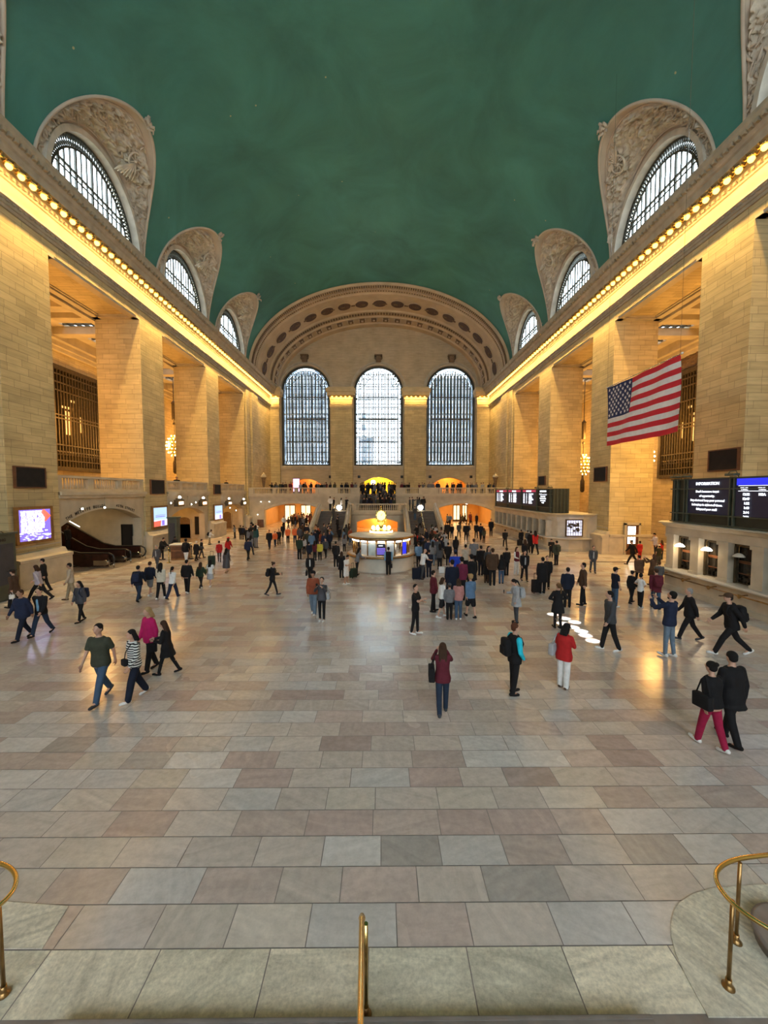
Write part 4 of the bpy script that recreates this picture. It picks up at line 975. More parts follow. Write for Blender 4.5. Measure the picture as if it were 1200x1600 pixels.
# escalators rising into the left recess
def esc_rail_pts(h):
    pts = [(0.9, h), (0.0, h), (-0.9, h)]
    for t in range(1, 9): pts.append((-0.9 - t * 0.9, h + max(0, (t - 0.6)) * 0.9 * 0.58))
    return pts
for j, (ye, nm) in enumerate(((26.9, 'farther'), (25.2, 'nearer'))):
    r = empty('escalator', (LX - 0.3, ye + 0.85, 0), 0, 'dark escalator under the left arch, the %s of the pair' % nm, 'escalator')
    for dy in ((-0.85, 0.85) if j == 1 else (0.82,)):
        m = MB(); out = esc_rail_pts(0.92)
        lo = [(x, max(0.02, z - 0.85)) for x, z in out]
        V = [(x, dy - 0.05, z) for x, z in out] + [(x, dy - 0.05, z) for x, z in lo] + [(x, dy + 0.05, z) for x, z in out] + [(x, dy + 0.05, z) for x, z in lo]; n_ = len(out); F = []
        for i in range(n_ - 1): F += [(i, i + 1, n_ + i + 1, n_ + i), (2 * n_ + i, 3 * n_ + i, 3 * n_ + i + 1, 2 * n_ + i + 1)]
        F += [(0, n_, 3 * n_, 2 * n_)]
        m.faces(V, F); m.build('side_panel', 'escalator_side', r)
        m = MB(); m.tube([(x, dy, z - 0.80) for x, z in [(1.0, 0.98)]] + [(1.22, dy, 0.30), (1.30, dy, 0.55), (1.22, dy, 0.82), (0.95, dy, 0.96)] + [(x, dy, z + 0.04) for x, z in out[1:]], 0.055, 8); m.build('handrail', 'rubber', r)
        m = MB(); m.lathe([(0.18, -0.16), (0.18, 0.16)], (0.75, dy, 0.33), 12, True, 'y'); m.box(0.0, 0.7, dy - 0.12, dy + 0.12, 0.16, 0.48); m.lathe([(0.04, 0), (0.04, 0.3)], (1.25, dy, 0.0), 8); m.build('newel_drum', 'steel', r)
        if dy > 0 and j == 0:
            m = MB(); m.tube([(x, dy + 0.1, z + 0.2) for x, z in out[5:]], 0.03, 4); m.build('lit_strip', 'sign_white', r)
    m = MB()
    for k in range(20):
        x = 0.2 - k * 0.4; z = max(0.03, (-x - 1.2) * 0.58); m.box(x - 0.4, x, -0.7, 0.7, z - 0.3, z)
    m.build('steps', 'rubber', r)
m = MB(); m.box(LX - 0.7, LX + 1.2, 24.0, 29.6, 0.0, 0.015); tag(m.build('comb_plate', 'step_stone'), 'dark metal landing plate in front of the escalators', 'floor plate')
# dark tall panels
def flat_panel(name, label, cat, c, half, mat, frame=None, fmat='black_metal', axis='x', fw=0.08, group=None):
    """axis x: lies in a wall of constant x (half = (half y, half z)); axis y: constant y"""
    r = empty(name, c, 0, label, cat, group)
    d = 0.04; s = -1 if c[0] > 0 else 1
    m = MB()
    if axis == 'x': m.box(-d, d, -half[0], half[0], -half[1], half[1])
    else: m.box(-half[0], half[0], -d, d, -half[1], half[1])
    m.build('panel', mat, r)
    m = MB(); o = 0.07
    for (a0, a1, b0, b1) in ((-half[0] - fw, half[0] + fw, half[1], half[1] + fw), (-half[0] - fw, half[0] + fw, -half[1] - fw, -half[1]), (-half[0] - fw, -half[0], -half[1], half[1]), (half[0], half[0] + fw, -half[1], half[1])):
        if axis == 'x': m.box(-o, o, a0, a1, b0, b1)
        else: m.box(a0, a1, -o, o, b0, b1)
    m.build('frame', fmat, r); return r
flat_panel('timetable_board', 'tall dark panel on the side wall beyond the escalators', 'panel', (-19.75, 30.24, 1.4), (0.34, 0.95), 'panel_black', axis='y')
# wall panels (dark grilles) and display screens on the piers
for (x0, y0, x1, y1, s, lab) in ((22, 730, 70, 762, -1, 'black rectangular grille on the nearest left pier, above the advertisement'), (235, 750, 256, 772, -1, 'black rectangular grille on the second left pier'),
                                 (334, 757, 344, 772, -1, 'black rectangular grille on the third left pier'), (1108, 702, 1155, 735, 1, 'black rectangular grille on the nearest right pier'),
                                 (929, 730, 948, 752, 1, 'black rectangular grille on the second right pier'), (842, 744, 852, 758, 1, 'black rectangular grille on the third right pier')):
    p0 = at_x(x0, (y0 + y1) / 2, s * (HW - 0.06)); p1 = at_x(x1, (y0 + y1) / 2, s * (HW - 0.06)); xm = (x0 + x1) / 2; pt = at_x(xm, y0, s * (HW - .06)); pb = at_x(xm, y1, s * (HW - .06))
    flat_panel('wall_grille', lab, 'grille', (s * (HW - 0.07), (p0.y + p1.y) / 2, (pt.z + pb.z) / 2), (abs(p1.y - p0.y) / 2 - 0.05, (pt.z - pb.z) / 2 - 0.04), 'panel_black', fmat='wood_dark', fw=0.06)
def screen(x0, y0, x1, y1, lab, kind):
    xs = -(HW - 0.12); p0 = at_x(x0, (y0 + y1) / 2, xs); p1 = at_x(x1, (y0 + y1) / 2, xs); xm = (x0 + x1) / 2; pt = at_x(xm, y0, xs); pb = at_x(xm, y1, xs)
    c = Vector((xs, (p0.y + p1.y) / 2, (pt.z + pb.z) / 2)); hy, hz_ = abs(p1.y - p0.y) / 2, (pt.z - pb.z) / 2
    r = flat_panel('display_screen', lab, 'screen', tuple(c), (hy, hz_), 'screen_violet' if kind == 0 else 'screen_sky', fmat='bronze_frame', fw=0.16)
    if kind == 0:
        lines = ['WE WERE PEOPLE', 'TO SHOW YOUR', 'AND NOT THE ONE', 'AND TURN PLACES', 'BUT CAME IN YOUR WAY', 'IN PLAIN PLACES']
        for i in range(6):
            text(lines[i], 0.25, 'text_white', Vector((0.055, -hy * 0.88, hz_ * (0.86 - 0.235 * i) - 0.13)), (0, 1, 0), (0, 0, 1), r, 'caption', bold=0.012, sx=min(0.82, 1.7 * hy / (0.17 * len(lines[i]))))
        m = MB(); rnd = random.Random(3)
        for k in range(60): 
            y_, z_ = rnd.uniform(-hy, hy * 0.95), rnd.uniform(-hz_, -hz_ * 0.42); m.box(0.045, 0.052, y_ - 0.07, y_ + 0.07, z_ - 0.02, z_ + 0.03)
        m.build('picture', 'screen_white', r)['kind'] = 'stuff'
        m = MB(); m.tube([(0.048, hy * 0.45, hz_ * 0.9), (0.048, hy * 0.75, hz_ * 0.5), (0.048, hy * 0.6, hz_ * 0.2)], 0.1, 6, radii=[0.12, 0.18, 0.05]); m.build('picture', 'screen_red', r)
    else:
        m = MB(); m.box(0.045, 0.05, -hy * .7, hy * .7, -0.02, 0.05); m.box(0.045, 0.05, -hy * .7, hy * .8, 0.12, 0.16); m.build('caption_bar', 'screen_violet', r)
        m = MB(); m.box(0.045, 0.05, -hy, hy, -hz_, -hz_ * 0.30); m.build('picture', 'screen_white', r)
        if kind == 1:
            m = MB(); m.faces([(0.052, -hy, -hz_), (0.052, hy * 0.0, -hz_), (0.052, hy * 0.1, -hz_ * 0.4), (0.052, -hy, -hz_ * 0.45)], [(0, 1, 2, 3)]); m.build('picture', 'screen_red', r)
        m = MB(); m.box(0.05, 0.055, hy * 0.2, hy * 0.6, -hz_ * 0.95, -hz_ * 0.4); m.build('picture', 'screen_violet', r)
screen(28, 796, 78, 844, 'bronze-framed lit advertisement full of white text on the nearest left pier', 0)
screen(239, 793, 260, 822, 'bronze-framed blue and white lit poster with a red corner on the second left pier', 1)
screen(335, 790, 347, 811, 'smaller bronze-framed blue and white lit poster on the third left pier', 2)
# directory kiosk at the left edge
r = empty('directory_kiosk', (-17.45, 17.3, 0), 0, 'tall green metal directory kiosk with a grey board at the left edge', 'kiosk')
m = MB(); m.cbox((0, 0, 1.55), (0.55, 0.75, 1.52), bev=0.03); m.cbox((0, 0, 3.08), (0.62, 0.82, 0.05), bev=0.02); m.build('casing', 'green_metal', r)
m = MB(); m.box(0.55, 0.575, -0.6, 0.6, 0.75, 2.62); m.box(-0.45, 0.45, -0.775, -0.75, 0.75, 2.62); m.build('board', 'slate', r)
text('BUILDING', 0.17, 'text_dark', Vector((0.56, -0.5, 2.74)), (0, 1, 0), (0, 0, 1), r, bold=0.01)
m = MB(); m.tube([(0.6, -0.2, 3.12), (0.6, -0.1, 3.2), (0.6, 0.05, 3.2), (0.6, 0.15, 3.12)], 0.02, 6); m.build('hook', 'bronze', r)
# green kiosk by the help desk
r = empty('timetable_stand', (-17.0, 32.0, 0), 0, 'green metal stand with a dark panel behind the wooden help desk', 'kiosk')
m = MB(); m.cbox((0, 0, 1.4), (0.36, 0.3, 1.4), bev=0.03); m.cbox((0, 0, 2.85), (0.42, 0.36, 0.06), bev=0.02); m.build('casing', 'green_metal', r)
m = MB(); m.box(-0.22, 0.22, -0.33, -0.30, 0.8, 2.4); m.build('board', 'slate', r)
# lit track signs
for i, (px_, nm) in enumerate(((281, 'left one over the second left archway'), (318, 'right one over the second left archway'), (358, 'left one over the third left archway'), (381, 'right one over the third left archway'))):
    p = at_x(px_, 786, -17.75); r = empty('track_sign', p, 0, 'lit box sign with a globe on top, ' + nm, 'sign')
    m = MB(); m.cbox((-0.05, 0, 0), (0.16, 0.62, 0.30), bev=0.03); m.cbox((-0.05, 0, 0.36), (0.12, 0.4, 0.07), bev=0.03); m.box(-0.6, -0.1, -0.03, 0.03, -0.03, 0.03); m.build('casing', 'bronze', r)
    m = MB(); m.box(0.11, 0.13, -0.5, 0.5, -0.21, 0.21); m.build('border', 'brass', r)
    m = MB(); m.box(0.13, 0.15, -0.36, 0.36, -0.12, 0.12); m.build('lit_face', 'sign_white', r)
    m = MB(); m.ball((0, 0, 0.52), 0.13, 8, 6); m.build('globe', 'globe_light', r)
# little spotlights on the bay walls
for i, (px_, py_) in enumerate(((127, 795), (162, 793), (266, 786), (298, 788), (305, 785), (358.5, 793.5), (368, 797.5), (403, 804), (408, 784), (421, 784))):
    onwall = px_ < 400; p = at_x(px_, py_, -17.9) if onwall else at_y(px_, py_, 53.54)
    r = empty('spotlight', p, 0, 'tiny bright spotlight on the stonework %s' % ('over the escalator arch' if px_ < 200 else 'over the second left archway' if px_ < 320 else 'by the third left archway' if onwall else 'beside the far left archway'), 'lamp', 'spotlights over the left arches' if onwall else 'spotlights by the far left arch')
    m = MB(); m.lathe([(0.04, -0.1), (0.09, 0.08), (0.09, 0.12)], (0, 0, 0), 8, True, 'y'); m.build('can', 'bronze', r); m = MB(); m.ball((0.06 if onwall else 0, 0 if onwall else -0.08, 0), 0.07, 8, 5); m.build('bulb', 'globe_light', r)
# small arched doors on the far cheek of the recesses
for (y_, x_, hw, nm) in ((41.40, -20.95, 0.62, 'second left archway'), (52.5, -20.75, 0.5, 'third left archway')):
    r = empty('arched_doorway', (x_, y_, 0), 0, 'arched side doorway in shadow inside the ' + nm, 'doorway')
    me = plate([arch_pts(0, hw, 0, 1.95, 0.28, 12)], 0.04); me.transform(XZ); me.materials.clear(); me.materials.append(M('ornament_brown')); link('door', me, r)
    m = MB(); w_ = hw + 0.06; m.tube([(-w_, -0.02, 0), (-w_, -0.02, 1.95)] + [(-w_ * math.cos(PI * i / 12), -0.02, 1.95 + 0.34 * math.sin(PI * i / 12)) for i in range(1, 12)] + [(w_, -0.02, 1.95), (w_, -0.02, 0)], 0.06, 5); m.build('surround', 'trim_stone', r)
flat_panel('timetable_case', 'tall dark framed timetable panel inside the second left archway', 'timetable', (-19.45, 41.36, 1.35), (0.30, 0.92), 'panel_black', fmat='bronze', axis='y', fw=0.05)
# help desk
r = empty('help_desk', (-14.6, 28.4, 0), 0.12, 'wooden help desk with a pale top by the second left pier', 'desk')
m = MB(); m.cbox((0, 0, 0.55), (0.55, 0.45, 0.55), bev=0.02); m.build('body', 'wood', r)
m = MB(); m.cbox((0, 0, 1.13), (0.62, 0.52, 0.03), bev=0.01); m.build('top', 'white_paint', r)
m = MB(); m.box(-0.5, 0.5, -0.47, -0.45, 0.72, 1.0); m.box(-0.5, 0.5, -0.47, -0.45, 0.12, 0.66); m.build('panelling', 'wood_dark', r)
def stanchion(x, y, lab, mat='brass'):
    r = empty('stanchion', (x, y, 0), 0, lab, 'post'); m = MB(); m.lathe([(0.16, 0), (0.16, 0.02), (0.03, 0.05), (0.025, 0.95), (0.04, 0.97), (0.03, 1.02)], (0, 0, 0), 10); m.build('post', mat, r)
    m = MB(); m.lathe([(0.045, 0.86), (0.045, 0.94)], (0, 0, 0), 8); m.build('belt_cassette', 'black_metal', r)
p = at_z(264, 879); stanchion(p.x, p.y, 'slim brass stanchion standing in front of the wooden help desk')
p = at_z(300, 873); stanchion(p.x, p.y, 'dark stanchion right of the wooden help desk', 'black_metal'); q = at_z(284, 868); stanchion(q.x, q.y, 'dark stanchion close behind the wooden help desk', 'black_metal')
m = MB(); m.bar((p.x, p.y, 0.9), (q.x, q.y, 0.9), 0.03, 4); tag(m.build('barrier_belt', 'black_metal'), 'black barrier belt strung between the stanchions by the help desk', 'belt')

# ================================================================== GALLERY WINDOWS, CHANDELIERS
def gallery_window(s, y0, y1, z0, z1, n):
    r = empty('window_%d' % n, (s * GAL, (y0 + y1) / 2, z0)); struct(r); h = z1 - z0; w = (y1 - y0) / 2; I = -s
    def mk(nm, m, mat): return struct(m.build(nm, mat, r))
    def bx(d0, d1, a, b, c, d, m): m.box(min(I * d0, I * d1), max(I * d0, I * d1), a, b, c, d)
    m = MB(); bx(0.0, 0.02, -w, w, 0, h, m); mk('pane', m, 'dark_glass')
    m = MB(); bx(0, .3, -w - .3, -w, -.3, h + .3, m); bx(0, .3, w, w + .3, -.3, h + .3, m); bx(0, .3, -w, w, h, h + .35, m); bx(0, .3, -w, w, -.35, 0, m); mk('frame', m, 'bronze')
    for k in range(24):
        y = -w + (k + 0.5) * 2 * w / 24; m = MB(); bx(0.08, 0.20, y - 0.045, y + 0.045, 0, h, m); mk('mullion', m, 'bronze')
    for z in (0.55, 1.9, 4.2, 4.5, 6.6, h - 1.1, h - 0.4):
        m = MB(); bx(0.08, 0.24, -w, w, z - 0.05, z + 0.05, m); mk('transom', m, 'bronze')
    m = MB()
    for k in range(26): m.lathe([(0.12, -0.04), (0.22, -0.04), (0.22, 0.04), (0.12, 0.04)], (I * 0.15, -w + (k + .5) * 2 * w / 26, 1.2), 6, False, 'x')
    mk('scroll_band', m, 'bronze')
    m = MB(); rnd = random.Random(n)      # lit office ceilings behind the panes
    for (ya, za, wa, ha) in ((-0.7, 5.6, 0.5, 0.12), (-0.2, 5.2, 0.6, 0.12), (-0.62, 6.2, 0.4, 0.12), (0.05, 5.9, 0.3, 0.12), (-0.55, 3.4, 0.2, 1.1), (-0.1, 2.9, 0.3, 1.3), (0.3, 3.3, 0.14, 0.9)):
        bx(0.025, 0.035, ya * w, ya * w + wa * w * 0.5, za, za + ha * 1.6, m)
    mk('lit_office', m, 'office_glow')
gallery_window(-1, 31.2, 39.2, 7.2, 15.6, 15); gallery_window(1, 30.4, 38.0, 6.6, 15.6, 16)
# carved panel over the right gallery window
m = MB(); m.grid(lambda i, j: Vector((27.95 - 0.25 * abs(noise.noise(Vector((i * 30, j * 9, 1)))) - 0.2 * max(0, noise.noise(Vector((i * 60, j * 16, 4)))), 30 + 8.5 * i, 16.1 + 1.1 * j)), 90, 16); struct(m.build('trim_4', 'ornament_brown'))
def chandelier(x, y, zc, lab, ztop=18.3):
    r = empty('chandelier', (x, y, zc), 0, lab, 'chandelier')
    m = MB(); m.bar((0, 0, 1.2), (0, 0, ztop - zc), 0.045, 6); m.lathe([(0.10, 3.0), (0.24, 3.1), (0.24, 4.9), (0.30, 5.0), (0.06, 5.3)], (0, 0, 0), 8); m.ball((0, 0, 2.6), 0.16, 8, 6); m.build('stem', 'bronze', r)
    m = MB(); m.lathe([(0.12, -3.3), (0.26, -3.1), (0.26, -2.0), (0.16, -1.7), (0.10, -1.2)], (0, 0, 0), 8); m.build('pendant_drop', 'bronze', r)
    m = MB(); tiers = [(-1.15, .40), (-0.8, .70), (-0.4, .86), (0, .90), (0.4, .84), (0.8, .66), (1.15, .38)]
    for z, R in tiers: m.tube([(R * 0.93 * math.cos(2 * PI * k / 20), R * 0.93 * math.sin(2 * PI * k / 20), z) for k in range(20)], 0.04, 5, closed=True)
    m.lathe([(0.3, -1.2), (0.62, -0.7), (0.78, 0), (0.60, 0.7), (0.3, 1.2)], (0, 0, 0), 16); m.build('body', 'gold', r)
    for z, R in tiers:
        m = MB(); kk = max(6, int(R * 16))
        for k in range(kk): m.ball((R * math.cos(2 * PI * k / kk), R * math.sin(2 * PI * k / kk), z), 0.085, 6, 4)
        o = m.build('bulb_ring', 'bulb_white', r)
chandelier(-24.3, 46.2, 10.4, 'glowing round chandelier on a long dark stem in the second left opening')
chandelier(-24.55, 36.1, 10.6, 'chandelier mostly hidden by the first left pier, a sliver of bulbs showing')
chandelier(24.4, 46.2, 8.2, 'glowing round chandelier on a long dark stem in the second right opening')
chandelier(24.35, 35.5, 8.2, 'chandelier half hidden by the pier behind the flag, a column of bulbs showing')

# ================================================================== TICKET COUNTERS (RIGHT)
XB = 15.0
def counter_prof(x0, h):   # (x, z) outline of the front: plinth, ledge, frieze, cornice
    return [(x0 + 0.05, 0), (x0 - 0.05, 0), (x0 - 0.05, 0.22), (x0, 0.26), (x0, 0.98), (x0 - 0.30, 1.02), (x0 - 0.32, 1.12), (x0 + 0.02, 1.16), (x0 + 0.02, 1.2), (x0 + .05, 1.2)]
def top_prof(x0, h): return [(x0 + 0.05, h - 0.62), (x0 - 0.02, h - 0.62), (x0 - 0.02, h - 0.25), (x0 - 0.12, h - 0.2), (x0 - 0.20, h - 0.08), (x0 - 0.32, h), (x0 + 0.05, h)]
def ticket_counter(path, h, label, wins, name='ticket_counter'):
    """path: polyline of the front face in plan (x,y), outward normal to the left of travel"""
    o = Vector((path[0][0], path[0][1], 0)); r = empty(name, o, 0, label, 'counter')
    P = [Vector((x, y, 0)) - o for x, y in path]
    nrm = []
    for i in range(len(P)):
        ns = []
        if i > 0: d = (P[i] - P[i - 1]).normalized(); ns.append(Vector((-d.y, d.x, 0)))
        if i < len(P) - 1: d = (P[i + 1] - P[i]).normalized(); ns.append(Vector((-d.y, d.x, 0)))
        v = sum(ns, Vector()); v.normalize(); nrm.append(v / max(0.6, v.dot(ns[0])))
    def swp(prof, nm, mat):
        m = MB(); m.sweep(prof, lambda u, v, t: P[t] + nrm[t] * u + Vector((0, 0, v)), range(len(P))); return m.build(nm, mat, r, uv=True)
    swp([(-0.6, 0), (0.05, 0), (0.05, 0.22), (0, 0.26), (0, 0.98), (-0.6, 0.98)], 'base', 'counter_stone')
    swp([(-0.6, 0.98), (0.30, 1.0), (0.33, 1.06), (0.30, 1.12), (-0.6, 1.16)], 'ledge', 'marble_light')
    swp([(-0.6, h - 0.62), (0.02, h - 0.62), (0.02, h - 0.25), (0.12, h - 0.2), (0.20, h - 0.08), (0.34, h - 0.04), (0.34, h), (-0.6, h)], 'entablature', 'counter_stone')
    swp([(-0.62, 1.1), (-0.5, 1.1), (-0.5, h - .5), (-0.62, h - .5)], 'back_wall', 'ticket_dark')
    return r, o
def pil(m, x, y, w, z0, z1, ax):   # fluted pilaster with cap and base; front normal -x ('x') or -y ('y')
    for a, b, e in ((z0, z0 + 0.12, 0.04), (z0 + 0.12, z1 - 0.16, 0), (z1 - 0.16, z1, 0.05)):
        if ax == 'x': m.box(x - 0.12 - e, x + 0.4, y - w - e, y + w + e, a, b)
        else: m.box(x - w - e, x + w + e, y - 0.12 - e, y + 0.4, a, b)
H1 = 3.45
r, o = ticket_counter([(XB, 3.0), (XB, 19.75), (XB + 0.45, 20.2), (HW + 0.6, 20.2)][::1], H1, 'long stone ticket counter on the near right with windows and hanging lamps', 0)
m = MB(); wins = []
c0 = 18.6; k = 0; edge = []
while c0 > 8: wins.append(c0); c0 -= 1.52
for wy in wins: edge += [(wy + 0.42, wy + 0.76)]
for wy in [q + 0.76 for q in wins] + [wins[-1] - 0.76]:
    mm = MB(); pil(mm, XB + 0.05 - o.x, wy - o.y, 0.24, 1.14, H1 - 0.6, 'x'); mm.build('pilaster', 'counter_stone', r)
mm = MB(); pil(mm, XB + 1.0 - o.x, 20.35 - o.y - 0.5, 0.2, 1.14, H1 - 0.6, 'y'); pil(mm, XB + 2.4 - o.x, 20.35 - o.y - .5, 0.2, 1.14, H1 - 0.6, 'y'); mm.build('end_wall', 'counter_stone', r)
mm = MB(); mm.box(0.7, 3.3, 16.6, 17.1, 1.1, H1 - 0.5); mm.build('end_panel', 'counter_stone', r)
for i, wy in enumerate(wins):
    w = MB(); y = wy - o.y
    w.box(0.22, 0.26, y - 0.42, y + 0.42, 1.16, 1.2)
    for a in (-0.44, 0.44): w.box(0.16, 0.28, y + a - 0.04, y + a + 0.04, 1.14, H1 - 0.62)
    w.box(0.16, 0.28, y - 0.44, y + 0.44, H1 - 0.75, H1 - 0.62); fr = w.build('window_frame', 'bronze', r)
    g = MB(); g.box(0.33, 0.36, y - 0.42, y + 0.42, 1.18, H1 - 0.7); g.build('glass', 'dark_glass', fr)
    rnd = random.Random(i + 40); g = MB()
    for q in range(7): yy_ = y + rnd.uniform(-.34, .34); zz = 1.22 + rnd.uniform(0, 0.35); g.cbox((0.28, yy_, zz), (0.03, rnd.uniform(.03, .1), rnd.uniform(.03, .1)))
    g.build('clerk_equipment', 'black_metal', fr)
    g = MB(); g.box(0.29, 0.32, y - 0.40, y + 0.40, 2.0, 2.12); g.box(0.29, 0.32, y - 0.40, y + 0.40, 1.55, 1.6); g.build('shutter_rail', 'wood_dark', fr)
for i, (px_, py_, on) in enumerate(((1062, 852, True), (1104, 858, True), (1154.5, 868, False))):
    p = at_x(px_, py_, XB - 0.1); l = empty('shell_lamp', p, 0, ('glowing shell-shaded lamp hanging at the farthest window of the near counter', 'glowing shell-shaded lamp hanging at the second window of the near counter', 'unlit shell-shaded lamp hanging at the third window of the near counter')[i], 'lamp')
    m = MB(); m.lathe([(0.21, -0.06), (0.20, -0.02), (0.12, 0.06), (0.03, 0.10)], (0, 0, 0), 12); m.build('shade', 'globe_light' if on else 'arch_stone', l)
    m = MB(); m.bar((0, 0, 0.1), (0, 0, 0.32), 0.015, 6); m.tube([(0, 0, 0.32), (0.02, 0.0, 0.40), (0.12, 0, 0.42)], 0.015, 6); m.build('bracket', 'brass_dark', l)
    if on: light('POINT', 'shell_lamp_light', p + Vector((-0.1, 0, -0.15)), 14, (1, .7, .35), radius=0.1)
# foot rail with brackets
r = empty('counter_rail', (XB - 0.35, 9, 0.80), 0, 'dark brass rail on brackets along the front of the near ticket counter', 'rail')
m = MB(); m.bar((0, 0, 0), (0, 10.9, 0), 0.035, 8); m.build('rail', 'brass_dark', r)
for k in range(8):
    m = MB(); y = 0.4 + k * 1.45; m.lathe([(0.05, -0.10), (0.07, 0), (0.05, 0.10)], (0, y, 0), 8, True, 'y'); m.bar((0, y, 0), (0.36, y, 0.02), 0.025, 6); m.ball((0, y, -0.07), 0.05, 8, 6); m.build('bracket', 'brass_dark', r)
# -- second counter farther along, with its rounded end
XC = 14.7; H2 = 3.12
r, o = ticket_counter([(HW + 0.0, 32.25), (17.0, 31.75), (15.9, 31.85), (15.1, 32.4), (XC, 33.3), (XC, 48.6)], H2, 'long stone ticket counter with a row of columns, farther along the right wall', 0)
m = MB(); Pn = [Vector(q) for q in ((HW, 32.32, 0), (17.0, 31.82, 0), (15.95, 31.92, 0), (15.18, 32.44, 0), (XC + 0.12, 33.15, 0))]
for p_, q_ in zip(Pn, Pn[1:]):
    p_, q_ = p_ - o, q_ - o; n_ = Vector((q_.y - p_.y, p_.x - q_.x, 0)).normalized() * 0.2
    m.faces([p_ + Vector((0, 0, 1.1)), q_ + Vector((0, 0, 1.1)), q_ + Vector((0, 0, H2 - .5)), p_ + Vector((0, 0, H2 - .5)), p_ + n_ + Vector((0, 0, 1.1)), q_ + n_ + Vector((0, 0, 1.1)), q_ + n_ + Vector((0, 0, H2 - .5)), p_ + n_ + Vector((0, 0, H2 - .5))], [(0, 1, 2, 3), (4, 7, 6, 5), (0, 4, 5, 1), (3, 2, 6, 7), (0, 3, 7, 4), (1, 5, 6, 2)])
m.build('end_wall', 'counter_stone', r, uv=True)
ys_ = [33.85 + 1.5 * k for k in range(10)]
for y in [33.1] + [q + 0.75 for q in ys_]:
    m = MB(); pil(m, XC - o.x - 0.02, y - o.y, 0.13, 1.14, H2 - 0.6, 'x'); m.lathe([(0.16, 1.14), (0.15, 1.3), (0.13, 2.3), (0.17, 2.42), (0.19, 2.5)], (XC - o.x - 0.10, y - o.y, 0), 10); m.build('column', 'counter_stone', r)
for y in ys_:
    m = MB(); m.box(XC - o.x + 0.3, XC - o.x + 0.34, y - o.y - 0.55, y - o.y + 0.55, 1.16, H2 - 0.6); m.build('dark_window', 'ticket_dark', r)
m = MB(); m.bar((XC - o.x - 0.30, 33.6 - o.y, 0.82), (XC - o.x - 0.30, 48 - o.y, 0.82), 0.035, 6)
for k in range(9): m.bar((XC - o.x - 0.30, 34.2 - o.y + k * 1.6, 0.82), (XC - o.x + 0.02, 34.2 - o.y + k * 1.6, 0.86), 0.025, 6)
m.mi = 0; m.build('rail', 'brass_dark', r)
p = at_y(896, 829, 31.55); q = flat_panel('ticket_window', 'bright barred ticket window in the rounded end of the farther counter', 'window', (p.x, 31.45, 2.0), (0.60, 0.62), 'screen_white', fmat='bronze', axis='y', fw=0.1); q.rotation_euler.z = -0.05
m = MB(); 
for k in range(6): m.box(-0.5 + 0.2 * k - 0.015, -0.5 + 0.2 * k + 0.015, -0.08, -0.05, -0.6, 0.6)
for k in range(4): m.box(-0.6, 0.6, -0.08, -0.05, -0.4 + k * 0.27, -0.37 + k * 0.27)
m.build('bars', 'bronze', q)
m = MB(); rnd = random.Random(6)
for k in range(14): m.box(*(lambda a, b: (a - .12, a + .12, -0.06, -0.045, b - .08, b + .08))(rnd.uniform(-.45, .45), rnd.uniform(-.5, .5)))
m.build('things_inside', 'slate', q)
p = at_y(939, 839, 31.9); flat_panel('brass_notice', 'small bronze-coloured notice plate on the pale end of the farther counter', 'notice', (p.x, 31.85, p.z), (0.22, 0.42), 'bronze_frame', fmat='wood_dark', axis='y', fw=0.05)
m = MB(); m.box(16.6, HW + 0.6, 32.0, 33.6, 0, H2 - 0.05); m.box(15.2, 19, 33.4, 48.4, H2 - 0.25, H2 - 0.05); struct(m.build('wall_counter_core', 'counter_stone', uv=True))
m = MB(); m.box(15.6, 19, 5, 19.8, H1 - 0.25, H1 - 0.05); struct(m.build('wall_counter_roof', 'counter_stone', uv=True))

# ================================================================== DEPARTURE BOARDS
def board_frame(x, y0, y1, z0, z1, divs, label, depth=1.1):
    r = empty('departure_board', (x, y0, z0), 0, label, 'board'); L_ = y1 - y0; h = z1 - z0
    m = MB(); m.box(0.06, depth, 0, L_, 0, h); m.build('casing', 'green_dark', r)
    m = MB()
    for d in divs:
        for e in (-0.11, 0.07): m.box(-0.05, 0.06, d - y0 + e, d - y0 + e + 0.05, 0, h + 0.02)
    for z in (0.03, 0.46, h - 0.50, h - 0.03): m.box(-0.04, 0.06, 0, L_, z - 0.025, z + 0.025)
    m.build('frame_bars', 'green_metal', r)
    m = MB()
    for d in divs: m.cbox((-0.05, d - y0, h + 0.10), (0.14, 0.22, 0.05), bev=0.02); m.tube([(0.1, d - y0 - 0.15, h), (0.02, d - y0 - 0.1, h + 0.25), (-0.15, d - y0, h + 0.22), (-0.2, d - y0 + 0.05, h + 0.1)], 0.02, 6)
    m.build('picture_lights', 'green_metal', r); return r, h
BX = 15.15
r, h = board_frame(BX, 9.0, 19.7, H1 + 0.02, 5.62, (19.35, 18.72, 16.25, 13.3), 'near right green-framed board with an information notice and the departure list')
def rb(nm, m, mat): return m.build(nm, mat, r)
m = MB(); m.box(-0.0, 0.05, 16.4 - 9, 18.6 - 9, 0.5, h - 0.06); rb('information_screen', m, 'screen_navy')
m = MB(); m.box(-0.0, 0.05, 10 - 9, 16.1 - 9, 0.5, h - 0.06); rb('departure_screen', m, 'screen_navy')
m = MB(); m.box(-0.02, 0.0, 10 - 9, 16.05 - 9, h - 0.36, h - 0.08); rb('header_strip', m, 'screen_blue')
T = lambda s_, sz, y, z, al='CENTER', sx=1.0: text(s_, sz, 'text_white', Vector((-0.03, y - 9.0, z)), (0, -1, 0), (0, 0, 1), r, 'lettering', al, 0.004, sx)
T('INFORMATION', 0.185, 17.5, h - 0.32)
for i, s_ in enumerate(("Don't become a target", 'of opportunity.', 'Stay alert and keep your personal', 'belongings in sight at all times.', 'Safeguard your stuff!')): T(s_, 0.135, 17.5, h - 0.66 - i * 0.205)
